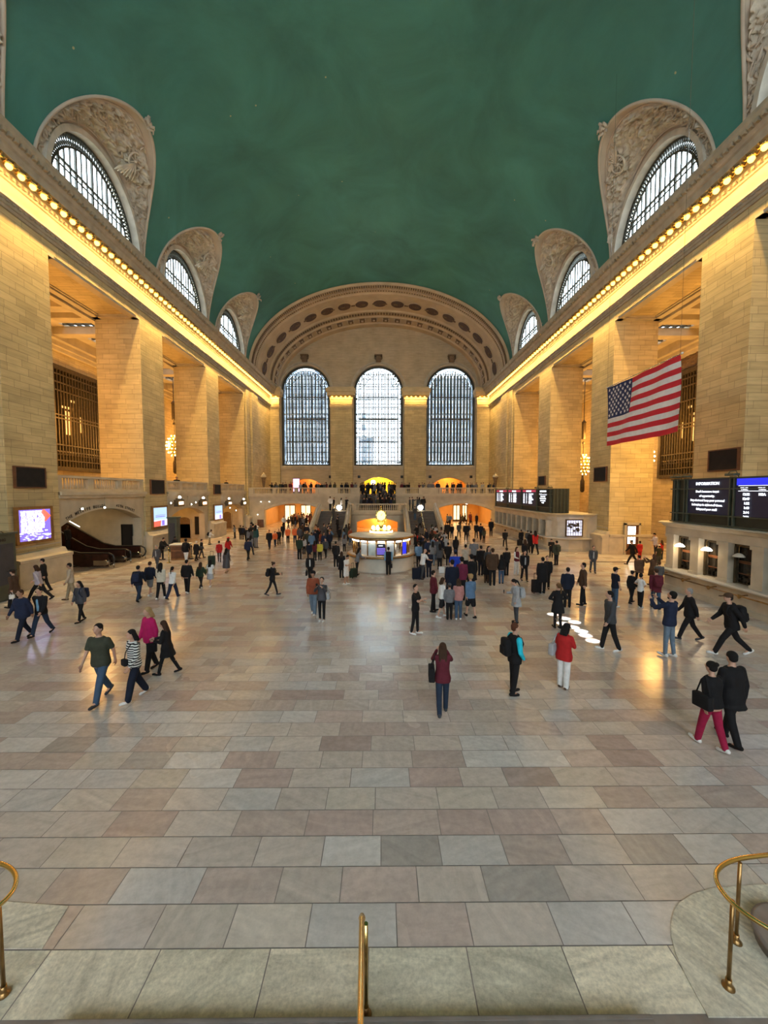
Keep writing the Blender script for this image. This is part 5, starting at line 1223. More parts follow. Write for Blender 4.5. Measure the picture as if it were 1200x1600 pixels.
T('TIME', 0.15, 15.7, h - 0.56, 'CENTER'); T('TRK.', 0.15, 14.95, h - 0.56, 'CENTER'); T('DESTINATION', 0.15, 14.5, h - 0.56, 'LEFT')
m = MB()
for (a, b, z) in ((15.97, 10.2, h - 0.38), (15.97, 10.2, h - 0.60)): m.box(-0.02, -0.01, b - 9, a - 9, z - 0.008, z + 0.008)
rb('rule_line', m, 'text_white')
for i, (t_, k_, d_) in enumerate((('12:22', '102A', 'N. WHITE PLAINS'), ('12:49', '', 'SOUTHEAST'), ('1:22', '', 'N. WHITE PLAINS'), ('1:48', '', 'SOUTHEAST'), ('2:14', '', 'SOUTHEAST'), ('2:22', '', 'N. WHITE PLAINS'))):
    z = h - 0.78 - i * 0.185; T(t_, 0.14, 15.45, z, 'RIGHT'); T(d_, 0.14, 14.5, z, 'LEFT')
    if k_: T(k_, 0.14, 14.95, z)
BX2 = 15.0; Y0b, Y1b = 33.2, 49.8
r, h = board_frame(BX2, Y0b, Y1b, H2 + 0.0, 5.25, (49.5, 44.9, 40.4, 36.4, 33.5), 'far right green-framed board of four dark departure screens', 1.5)
for i, (a, b) in enumerate(((49.3, 45.1), (44.7, 40.6), (40.2, 36.6))):
    m = MB(); m.box(0, 0.05, b - Y0b, a - Y0b, 0.5, h - 0.06); rb('departure_screen', m, 'screen_navy')
    m = MB(); m.box(-0.02, 0.0, b - Y0b + .1, a - Y0b - .1, h - 0.30, h - 0.1); rb('header_strip', m, 'screen_maroon')
    text('DEPARTURES', 0.22, 'text_white', Vector((-0.04, (a + b) / 2 - Y0b, h - 0.29)), (0, -1, 0), (0, 0, 1), r, 'lettering', 'CENTER', 0.006)
    for k in range(6):
        z = h - 0.56 - k * 0.175
        text(('12:2%d' % k), 0.17, 'text_white', Vector((-0.03, a - Y0b - 0.35, z)), (0, -1, 0), (0, 0, 1), r, 'lettering', 'LEFT', 0.006)
        text(('%d' % (20 + 3 * k + i)), 0.17, 'text_white', Vector((-0.03, a - Y0b - 1.15, z)), (0, -1, 0), (0, 0, 1), r, 'lettering', 'LEFT', 0.006)
        text(('STAMFORD', 'NEW HAVEN', 'POUGHKEEPSIE', 'HARLEM-125', 'CROTON', 'SOUTHEAST')[(k * 2 + i) % 6], 0.17, 'text_white', Vector((-0.03, a - Y0b - 1.8, z)), (0, -1, 0), (0, 0, 1), r, 'lettering', 'LEFT', 0.006)
m = MB(); m.box(0, 0.05, 33.7 - Y0b, 36.2 - Y0b, 0.5, h - 0.06); rb('information_screen', m, 'panel_black')
text('INFORMATION', 0.2, 'text_white', Vector((-0.03, 35.0 - Y0b, h - 0.3)), (0, -1, 0), (0, 0, 1), r, 'lettering', 'CENTER', 0.006)
for i, s_ in enumerate(("Don't become a target", 'of opportunity.', 'Stay alert and keep', 'your belongings', 'in sight')): text(s_, 0.17, 'text_white', Vector((-0.03, 35.0 - Y0b, h - 0.55 - i * 0.19)), (0, -1, 0), (0, 0, 1), r, 'lettering', 'CENTER', 0.006)
m = MB()
for k in range(5): m.box(0.15 + k * 0.3, 0.2 + k * 0.3, -0.05, 0.0, 0, h)
rb('end_louvre', m, 'green_metal')
# lit door on the first right reveal
d0 = at_y(978, 840, 30.2); d1 = at_y(997, 840, 30.2)
r = empty('lit_door', ((d0.x + d1.x) / 2, 30.22, 0), 0, 'narrow door with glowing glass panes beside the yellow-lit passage', 'door'); w = (d1.x - d0.x) / 2
m = MB(); m.box(-w, w, -0.06, 0.04, 0, 2.35); m.build('leaf', 'wood_dark', r)
m = MB(); m.box(-w + 0.08, w - 0.25, -0.09, -0.06, 0.85, 2.25); m.build('pane', 'sign_white', r)
m = MB()
for k in range(4): m.box(-w + 0.05 + k * 0.22, -w + 0.08 + k * 0.22, -0.11, -0.09, 0.85, 2.25)
for k in range(6): m.box(-w + 0.05, w - 0.25, -0.11, -0.09, 0.85 + k * 0.28, 0.88 + k * 0.28)
m.build('glazing_bar', 'wood_dark', r); m = MB(); m.box(-w - 0.15, -w, -0.1, 0.04, 0, 2.5); m.box(w, w + 0.15, -0.1, 0.04, 0, 2.5); m.box(-w - .15, w + .15, -0.1, 0.04, 2.35, 2.55); m.build('surround', 'trim_stone', r)
m = MB(); m.box(HW, JW, 30.2, 30.34, 0, 1.42); m.box(HW, JW, 30.1, 30.34, 1.42, 1.6); struct(m.build('baseboard_passage', 'counter_stone'))
m = MB(); m.box(XB + 0.5, 27, 26.9, 27.1, 0.0, 0.03); struct(m.build('trim_5', 'step_stone'))

# ================================================================== FLAG
Xf = 14.2
tl, tr, bl_, br = at_x(946, 608, Xf), at_x(1058, 556, Xf), at_x(949, 697, Xf), at_x(1063, 672, Xf)
yf, yn = (tl.y + bl_.y) / 2, (tr.y + br.y) / 2; Lf = yf - yn; zt = (tl.z + tr.z) / 2; Hf = zt - (bl_.z + br.z) / 2
root = empty('flag', (Xf, yf, zt), 0, 'large flag with red and white stripes and a starred blue canton hanging on the right', 'flag')
m = MB(); CW, CH = 0.40, 7 / 13; NX = 40
def fp(u, v, o_=0):   # u along (far->near), v down
    return Vector((0.10 * math.sin(u * 7 + v * 2) * (0.3 + v) + 0.04 * math.sin(u * 19 + v * 5) + o_, -u * Lf, -v * Hf - 0.05 * math.sin(u * PI)))
for i in range(NX):
    for j in range(26):
        u0, u1, v0, v1 = i / NX, (i + 1) / NX, j / 26, (j + 1) / 26; st_ = j // 2
        m.mi = 2 if (u1 <= CW + 1e-6 and st_ < 7) else (0 if st_ % 2 == 0 else 1)
        m.faces([fp(u0, v0), fp(u0, v1), fp(u1, v1), fp(u1, v0)], [(0, 1, 2, 3)], True)
m.mi = 1
for row in range(9):
    for c_ in range(6 if row % 2 == 0 else 5):
        u = CW * ((c_ * 2 + (1 if row % 2 == 0 else 2)) / 12); v = CH * (row + 1) / 10
        for o_ in (-0.012, 0.012):
            cc = fp(u, v, o_); pts = [cc]
            for q in range(10):
                R = (0.125 if q % 2 == 0 else 0.05); a = PI / 2 + q * PI / 5; pts.append(cc + Vector((0, R * math.cos(a), R * math.sin(a))))
            m.faces(pts, [(0, 1 + q, 1 + (q + 1) % 10) for q in range(10)])
def clothmat(nm, c):
    mt = simple(nm, c, 0.75, var=0.06, scale=5); return mt
clothmat('flag_red', (0.62, 0.016, 0.03)); clothmat('flag_white', (0.80, 0.76, 0.74)); clothmat('flag_blue', (0.012, 0.02, 0.09))
bmesh.ops.remove_doubles(m.bm, verts=m.bm.verts[:], dist=0.0005)
m.build('cloth', 'flag_red', root, mats=('flag_white', 'flag_blue'))
m = MB(); m.bar((0, 0.1, 0.02), (0, -Lf - 0.1, 0.02), 0.025, 6); m.build('top_rod', 'steel', root)
m = MB(); m.ball((0, -Lf - 0.12, 0.03), 0.06, 6, 5); m.build('rod_knob', 'white_paint', root)
for q in (0.0, -Lf):
    zc_ = ZS + RISE * math.sqrt(1 - (Xf / HW) ** 2) - zt; m = MB(); m.bar((0, q, 0), (0, q, zc_), 0.008, 4); m.build('hanging_wire', 'steel', root)

# ================================================================== INFORMATION BOOTH AND CLOCK
bc = at_y(595.5, 860, 25.3); BXc, BYc, BR = bc.x, 25.3, 2.12
r = empty('information_booth', (BXc, BYc, 0), 0, 'round marble information booth with brass-framed windows in the middle of the hall', 'booth')
m = MB(); m.lathe([(BR + 0.06, 0), (BR + 0.06, 0.12), (BR, 0.15), (BR, 0.92)], (0, 0, 0), 64); m.build('drum', 'marble_light', r)
m = MB(); m.lathe([(BR - 0.4, 0.90), (BR + 0.10, 0.90), (BR + 0.14, 0.95), (BR + 0.12, 1.0), (BR - 0.4, 1.0)], (0, 0, 0), 64, True); m.build('counter', 'brass_dark', r)
m = MB(); m.lathe([(BR - 0.05, 1.0), (BR + 0.05, 1.015), (BR - 0.3, 1.02)], (0, 0, 0), 64, False); m.build('counter_top', 'marble_light', r)
RG = BR - 0.28
m = MB(); m.lathe([(RG - 0.1, 2.02), (RG + 0.30, 2.02), (RG + 0.34, 2.08), (RG + 0.30, 2.16), (1.2, 2.24), (0.6, 2.26)], (0, 0, 0), 64); m.build('roof', 'brass_dark', r)
m = MB(); m.lathe([(RG + 0.26, 2.165), (1.15, 2.245), (0.5, 2.265)], (0, 0, 0.01), 64, False); m.build('roof_top', 'arch_stone', r)
NP = 20
for k in range(NP):
    a = 2 * PI * k / NP + PI / NP; ca, sa = math.cos(a), math.sin(a)
    m = MB(); m.bar((RG * ca, RG * sa, 1.0), (RG * ca, RG * sa, 2.05), 0.045, 6); m.build('post', 'brass_dark', r)
for k in range(NP):
    a = -PI / 2 + 2 * PI * k / NP; a0, a1 = a - PI / NP, a + PI / NP
    V = [((RG - 0.02) * math.cos(a0), (RG - 0.02) * math.sin(a0), 1.05), ((RG - 0.02) * math.cos(a1), (RG - 0.02) * math.sin(a1), 1.05), ((RG - 0.02) * math.cos(a1), (RG - 0.02) * math.sin(a1), 1.78), ((RG - 0.02) * math.cos(a0), (RG - 0.02) * math.sin(a0), 1.78)]
    lamp = Vector(((RG + 0.03) * math.cos(a), (RG + 0.03) * math.sin(a), 1.90)); tn = Vector((-math.sin(a), math.cos(a), 0))
    m = MB(); m.cbox(lamp, (0.20, 0.03, 0.04), Matrix((tn, Vector((math.cos(a), math.sin(a), 0)), Vector((0, 0, 1)))).transposed()); m.build('window_lamp', 'globe_light', r)
    kk = {0: 'screen_navy', 1: 'paper', 19: 'poster_map', 18: 'paper', 3: 'screen_blue'}.get(k)
    if kk:
        m = MB(); m.faces(V, [(0, 1, 2, 3)]); pn = m.build('display_panel', kk, r)
        if k == 0:
            m = MB(); 
            for q in range(5): m.box(-0.26, 0.26, -RG - 0.02, -RG - 0.012, 1.15 + q * 0.085, 1.19 + q * 0.085)
            m.build('screen_rows', 'screen_violet', pn); m = MB(); m.box(-0.15, 0.1, -RG - 0.02, -RG - 0.012, 1.66, 1.70); m.build('screen_heading', 'text_white', pn)
    else:
        m = MB(); m.faces(V, [(0, 1, 2, 3)]); m.build('glass', 'clear_glass', r)
m = MB(); m.lathe([(1.0, 1.0), (1.0, 1.5), (0.55, 1.5), (0.55, 2.2)], (0, 0, 0), 24); m.build('inner_core', 'paper', r)
light('POINT', 'booth_light', (BXc, BYc - 1.35, 1.75), 30, (1, .8, .5), radius=0.2)
light('POINT', 'booth_light', (BXc + 1.35, BYc, 1.75), 25, (1, .8, .5), radius=0.2); light('POINT', 'booth_light', (BXc - 1.35, BYc, 1.75), 25, (1, .8, .5), radius=0.2)
r = empty('clock', (BXc, BYc, 2.27), 0, 'golden four-faced clock on the roof of the round information booth', 'clock')
m = MB(); m.lathe([(0.72, 0), (0.74, 0.08), (0.70, 0.20), (0.5, 0.24)], (0, 0, 0), 24); m.lathe([(0.28, 0.2), (0.30, 0.3), (0.16, 0.42), (0.13, 0.6), (0.24, 0.72), (0.26, 0.8)], (0, 0, 0), 16); m.build('pedestal', 'gold', r)
m = MB(); m.lathe([(0.76, 0.05), (0.76, 0.17)], (0, 0, 0), 24, False); m.build('lit_band', 'bulb_white', r)
for k in range(8):
    a = 2 * PI * (k + 0.5) / 8; m = MB(); m.ball((0.56 * math.cos(a), 0.56 * math.sin(a), 0.36), 0.12, 10, 6); m.build('globe_lamp', 'bulb_white', r)
m = MB(); m.ball((0, 0, 1.14), 0.30, 20, 14)
for k in range(4):
    a = PI / 4 + k * PI / 2; m.tube([(0.33 * math.cos(a), 0.33 * math.sin(a), 0.8), (0.42 * math.cos(a), 0.42 * math.sin(a), 1.1), (0.30 * math.cos(a), 0.30 * math.sin(a), 1.42)], 0.05, 6)
m.lathe([(0.12, 1.42), (0.17, 1.46), (0.05, 1.55), (0.03, 1.68), (0.06, 1.72), (0.01, 1.82)], (0, 0, 0), 12); m.build('case', 'gold', r)
for k in range(4):
    R4 = Matrix.Rotation(k * PI / 2, 4, 'Z')
    m = MB(); b2 = MB(); b2.lathe([(0.285, -0.30), (0.285, -0.33), (0.0, -0.335)], (0, 0, 1.14), 24, True, 'y'); m.add(b2.bm, R4); f_ = m.build('dial', 'dial', r)
    m = MB(); b2 = MB(); b2.lathe([(0.29, -0.29), (0.33, -0.30), (0.33, -0.34), (0.29, -0.345)], (0, 0, 1.14), 24, False, 'y'); m.add(b2.bm, R4); m.build('bezel', 'gold', f_)
    m = MB(); b2 = MB()
    for q in range(12):
        an = 2 * PI * q / 12; b2.bar((0.21 * math.sin(an), -0.345, 1.14 + 0.21 * math.cos(an)), (0.26 * math.sin(an), -0.345, 1.14 + 0.26 * math.cos(an)), 0.010, 4)
    m.add(b2.bm, R4); m.build('numerals', 'text_dark', f_)
    for nm, an, ln in (('hour_hand', 0.15, 0.13), ('minute_hand', 0.5, 0.20)):
        m = MB(); b2 = MB(); b2.bar((0, -0.35, 1.14), (ln * math.sin(an), -0.35, 1.14 + ln * math.cos(an)), 0.012, 4); m.add(b2.bm, R4); m.build(nm, 'text_dark', f_)

# ================================================================== BRASS RAILS IN THE FOREGROUND
def flange(m, x, y, z=0.012, r_=0.055): m.lathe([(r_, 0), (r_, 0.012), (r_ * 0.6, 0.03), (0.028, 0.04), (0.026, 0.09)], (x, y, z), 14)
b = at_z(572, 1583, 0.02)
r = empty('handrail', (b.x, b.y, 0), 0, 'brass handrail seen end-on at the bottom centre of the stairs', 'handrail')
m = MB(); m.bar((0, 0, 0.05), (0, 0.0, 0.93), 0.021, 10); m.build('post', 'brass', r)
m = MB(); flange(m, 0, 0, 0.0); m.build('flange', 'brass_dark', r)
tp = at_z(565, 1440, 0.98) - b; m = MB(); m.tube([(tp.x, 0.04, 0.93), (tp.x, 0.03, 0.97), (tp.x, -0.03, 1.0)] + [tuple(at_z(563, 1600, 1.3) - b + Vector((0, 0, 0.02))), tuple((at_z(563, 1600, 1.3) - b) * 2 - Vector((tp.x, -0.03, 1.0)))], 0.024, 12); m.build('rail', 'brass', r)
m = MB(); m.ball((tp.x, 0.045, 0.93), 0.033, 12, 8); m.build('end_knob', 'brass', r)
def loop_rail(pts, posts, label):
    P = [at_z(px_, py_, 0.95) for px_, py_ in pts]; o = Vector((P[0].x, P[0].y, 0)); r = empty('handrail', o, 0, label, 'handrail')
    Q = []
    for i in range(len(P) - 1):    # smooth the run
        p0, p1, p2, p3 = P[max(i - 1, 0)], P[i], P[i + 1], P[min(i + 2, len(P) - 1)]
        for k in range(6):
            t = k / 6; Q.append(0.5 * ((2 * p1) + (p2 - p0) * t + (2 * p0 - 5 * p1 + 4 * p2 - p3) * t * t + (3 * p1 - p0 - 3 * p2 + p3) * t ** 3))
    Q.append(P[-1]); m = MB(); m.tube([q - o for q in Q], 0.022, 12); m.build('rail', 'brass', r)
    for (px_, py_) in posts:
        b = at_z(px_, py_, 0.02) - o; m = MB(); m.bar((b.x, b.y, 0.04), (b.x, b.y, 0.935), 0.019, 10); p_ = m.build('post', 'brass_dark', r); m = MB(); flange(m, b.x, b.y); m.build('flange', 'brass_dark', p_)
loop_rail([(1330, 1328), (1262, 1331), (1200, 1336), (1150, 1343), (1124, 1356), (1119, 1374), (1133, 1399), (1160, 1424), (1200, 1450), (1290, 1500)], [(1150, 1470), (1138, 1541)], 'looping brass handrail on two posts at the lower right corner')
loop_rail([(-90, 1335), (-30, 1344), (8, 1352), (24, 1367), (22, 1388), (2, 1412), (-40, 1440), (-120, 1480)], [(6, 1552)], 'looping brass handrail on a post at the left edge')
m = MB(); c_ = at_z(1262, 1500, 0.0); m.lathe([(0.42, 0.012), (0.42, 0.11), (0.45, 0.125), (0.45, 0.15), (0.42, 0.162)], (c_.x, c_.y, 0), 40); tag(m.build('round_step', 'step_stone'), 'dark round stone step end at the lower right corner', 'step')
# patches of sunlight thrown on the floor
src = Vector((17.4, 17.5, 24.0))
for px_, py_ in ((864, 960), (882, 966), (879, 974), (895, 980), (908, 986), (898, 972), (915, 993), (926, 1001)):
    p = at_z(px_, py_); d = (p - src); l = bpy.data.lights.new('sun_patch', 'SPOT'); o = bpy.data.objects.new('sun_patch', l); COL.objects.link(o); o.location = src
    l.energy = 8e4; l.spot_size = math.radians(1.0); l.spot_blend = 0.3; l.shadow_soft_size = 0.02; o.rotation_euler = d.to_track_quat('-Z', 'Y').to_euler()
# ================================================================== PEOPLE
SKIN = {'l': (0.52, 0.30, 0.21), 'm': (0.36, 0.20, 0.13), 'd': (0.12, 0.06, 0.04)}
for k, c in SKIN.items(): simple('skin_' + k, c, 0.6, var=0.06, scale=12)
simple('eye_dark', (0.02, 0.015, 0.012), 0.3, var=0.01); simple('lip', (0.30, 0.10, 0.08), 0.5, var=0.05)
C = dict(black=(.011, .010, .011), navy=(.016, .022, .050), dnavy=(.010, .013, .026), olive=(.045, .048, .032), jean=(.05, .085, .14), ljean=(.14, .19, .25), djean=(.020, .032, .058),
         white=(.72, .71, .69), cream=(.55, .50, .40), grey=(.16, .16, .17), dgrey=(.055, .058, .065), lgrey=(.36, .36, .37), magenta=(.42, .012, .10), maroon=(.11, .016, .026), red=(.42, .018, .018),
         khaki=(.27, .21, .13), brown=(.07, .038, .022), rust=(.26, .065, .03), blue=(.018, .05, .42), lblue=(.20, .38, .55), cyan=(.02, .52, .68), pink=(.42, .19, .17), green=(.045, .12, .05), dgreen=(.02, .035, .022),
         orange=(.75, .16, .05), yellow=(.50, .42, .05), beige=(.42, .35, .27), denim=(.10, .17, .27), magpants=(.30, .012, .05), slate=(.075, .09, .11), teal=(.02, .06, .065), tan=(.30, .2, .11), lilac=(.45, .40, .46))
CN = dict(dnavy='dark navy', jean='blue jeans', ljean='pale jeans', djean='dark jeans', dgrey='dark grey', lgrey='light grey', lblue='light blue', dgreen='dark green', magpants='crimson', denim='denim blue')
HC = dict(k=(.010, .008, .007), b=(.045, .022, .012), l=(.13, .07, .03), y=(.34, .22, .10), g=(.26, .25, .24), r=(.09, .03, .015), w=(.6, .6, .58))
#            legs L(a,k) R(a,k)   arms L(p,ab,e,i) R(...)   lean  headyaw headpitch
POSES = dict(
 stand=((0, 2), (2, 4), (4, 8, 12, 5), (4, 8, 12, 5), 0, 0, 0),
 wide=((6, 2), (-6, 2), (-6, 14, 10, 0), (8, 14, 14, 0), 0, 0, 0),
 walk=((24, 6), (-18, 16), (-20, 8, 10, 3), (20, 8, 22, 5), 3, 0, 0),
 walk2=((-18, 16), (24, 6), (20, 8, 22, 5), (-20, 8, 10, 3), 3, 0, 0),
 stroll=((14, 3), (-11, 10), (-10, 8, 12, 3), (12, 8, 16, 5), 2, 0, -6),
 stroll2=((-11, 10), (14, 3), (12, 8, 16, 5), (-10, 8, 12, 3), 2, 10, -4),
 stride=((34, 10), (-26, 20), (-26, 10, 15, 3), (28, 8, 30, 5), 8, 0, 0),
 phone=((2, 3), (-2, 3), (4, 8, 10, 5), (28, 8, 75, 25), 3, 5, -28),
 phonewalk=((18, 4), (-16, 14), (18, 8, 80, 25), (30, 6, 62, 15), 4, 0, -12),
 photo=((3, 2), (-4, 4), (62, 10, 72, 22), (62, 10, 72, 22), -2, 0, 8),
 photowalk=((-16, 22), (10, 4), (58, 12, 80, 25), (58, 12, 80, 25), 2, 0, 4),
 pockets=((2, 2), (-4, 5), (-6, 22, 42, 18), (-6, 22, 42, 18), 0, 8, 0),
 crossed=((3, 3), (-3, 3), (22, 10, 78, 58), (26, 10, 72, 56), 0, 0, 0),
 chest=((5, 3), (-5, 6), (18, 12, 80, 40), (52, 14, 62, 62), 0, 25, 0),
 bag=((3, 3), (-3, 3), (10, 14, 8, 0), (12, 10, 62, 25), 0, -10, -5),
 pull=((18, 5), (-16, 12), (-34, 10, 4, 0), (18, 8, 20, 5), 4, 0, 0),
 out=((18, 6), (-14, 14), (16, 26, 38, -12), (-10, 10, 14, 3), 3, -8, -4),
 lean=((4, 4), (-8, 4), (40, 12, 45, 15), (40, 12, 45, 15), 12, 0, -10),
 hips=((4, 2), (-3, 3), (-8, 40, 60, 55), (-8, 40, 60, 55), 0, -15, 0),
)
JOBS = []
class Tubes:
    def __init__(s): s.m = MB()
    def seg(s, a, b, r0, r1, sg=10):
        a, b = Vector(a), Vector(b); n_ = 3
        s.m.tube([a.lerp(b, i / n_) for i in range(n_ + 1)], 0, sg, radii=[r0 + (r1 - r0) * i / n_ for i in range(n_ + 1)]); s.m.ball(a, r0 * 0.995, sg, 6); s.m.ball(b, r1 * 0.995, sg, 6); return s
    def loft(s, secs, T=None, sg=16):
        rings = []
        for (c, rx, ry) in secs:
            ring = []
            for k in range(sg):
                an = 2 * PI * k / sg; ca, sa = math.cos(an), math.sin(an); e = 0.85
                v = Vector((c[0] + rx * math.copysign(abs(ca) ** e, ca), c[1] + ry * math.copysign(abs(sa) ** e, sa), c[2])); ring.append(s.m.bm.verts.new(T @ v if T else v))
            rings.append(ring)
        for a, b in zip(rings, rings[1:]):
            for k in range(sg): s.m.bm.faces.new([a[k], a[(k + 1) % sg], b[(k + 1) % sg], b[k]])
        s.m.bm.faces.new(rings[0][::-1]); s.m.bm.faces.new(rings[-1]); return s
    def ell(s, c, r, T=None):
        b2 = MB(); b2.ball(c, 1.0, 14, 10, r)
        s.m.add(b2.bm, T); return s
def job(t, voxel, smooth=2):
    bmesh.ops.recalc_face_normals(t.m.bm, faces=t.m.bm.faces[:])
    me = bpy.data.meshes.new('part'); t.m.bm.to_mesh(me); t.m.bm.free(); o = bpy.data.objects.new('part', me)
    md = o.modifiers.new('r', 'REMESH'); md.mode = 'VOXEL'; md.voxel_size = voxel; md.use_smooth_shade = True
    if smooth: sm = o.modifiers.new('s', 'SMOOTH'); sm.factor = 0.5; sm.iterations = smooth
    return o
def skeleton(P, fem):
    L_, R_, aL, aR, lean, hy, hp = P; K = {}
    sh = 0.165 if fem else 0.19; hipw = 0.085
    for s_, (a, k), nm in ((-1, L_, 'L'), (1, R_, 'R')):
        a_, sk = math.radians(a), math.radians(a - k); h = Vector((s_ * hipw, 0, 0.90)); kn = h + Vector((s_ * 0.012, math.sin(a_), -math.cos(a_))) * 0.42; an = kn + Vector((0, math.sin(sk), -math.cos(sk))) * 0.40
        K['h' + nm], K['k' + nm], K['a' + nm] = h, kn, an; pitch = math.radians(max(-38, min(8, (a - k) * 0.7 if a - k < 0 else 6)))
        K['p' + nm] = pitch
    lo = min(K['aL'].z - max(0, -math.sin(K['pL'])) * 0.13, K['aR'].z - max(0, -math.sin(K['pR'])) * 0.13); dz = 0.085 - lo
    for k in list(K):
        if k[0] in 'hka': K[k] = K[k] + Vector((0, 0, dz))
    T = Matrix.Translation((0, 0, 0.93 + dz)) @ Matrix.Rotation(math.radians(-lean), 4, 'X') @ Matrix.Translation((0, 0, -0.93)); K['T'] = T; K['dz'] = dz
    for s_, (p, ab, e, inn), nm in ((-1, aL, 'L'), (1, aR, 'R')):
        S_ = Vector((s_ * sh, 0, 1.405)); p, ab, e, inn = map(math.radians, (p, ab, e, inn))
        u = Vector((s_ * math.sin(ab), math.cos(ab) * math.sin(p), -math.cos(ab) * math.cos(p))); f = Vector((-s_ * math.sin(inn), math.cos(inn) * math.sin(p + e), -math.cos(inn) * math.cos(p + e)))
        E = S_ + u * 0.285; W_ = E + f * 0.245; K['s' + nm], K['e' + nm], K['w' + nm], K['f' + nm] = T @ S_, T @ E, T @ W_, (T.to_3x3() @ f).normalized()
    K['H'] = T @ Matrix.Translation((0, 0.01, 1.50)) @ Matrix.Rotation(math.radians(-hy), 4, 'Z') @ Matrix.Rotation(math.radians(hp), 4, 'X') @ Matrix.Translation((0, 0.0, 0.135))
    return K
def torso(g, f, fem, z0, flare=0.0, top=1.44):
    w = 0.88 if fem else 1.0; S_ = [(0.80, 0.150, 0.105), (0.90, 0.168, 0.118), (1.00, 0.158 * (0.96 if fem else 1), 0.108), (1.10, 0.146 * (0.93 if fem else 1.02), 0.100), (1.22, 0.158, 0.110), (1.32, 0.172, 0.115), (1.40, 0.160, 0.098), (1.45, 0.105, 0.072), (1.475, 0.065, 0.058)]
    out = []
    zs = sorted(set([z0] + [s_[0] for s_ in S_ if s_[0] > z0 + 0.02]))
    for z in zs:
        if z > top + 0.04: continue
        if z <= S_[0][0]: rx, ry = S_[0][1], S_[0][2]
        else:
            for a, b in zip(S_, S_[1:]):
                if a[0] <= z <= b[0]: t = (z - a[0]) / (b[0] - a[0]); rx, ry = a[1] + (b[1] - a[1]) * t, a[2] + (b[2] - a[2]) * t
        fl = flare * max(0, (1.0 - z)) / max(0.05, 1.0 - z0) if z < 1.0 else 0
        w2 = w if z > 1.15 else 1.0; out.append(((0, 0.0, z), rx * w2 * f + g + fl, ry * f + g + fl * 0.8))
    return out
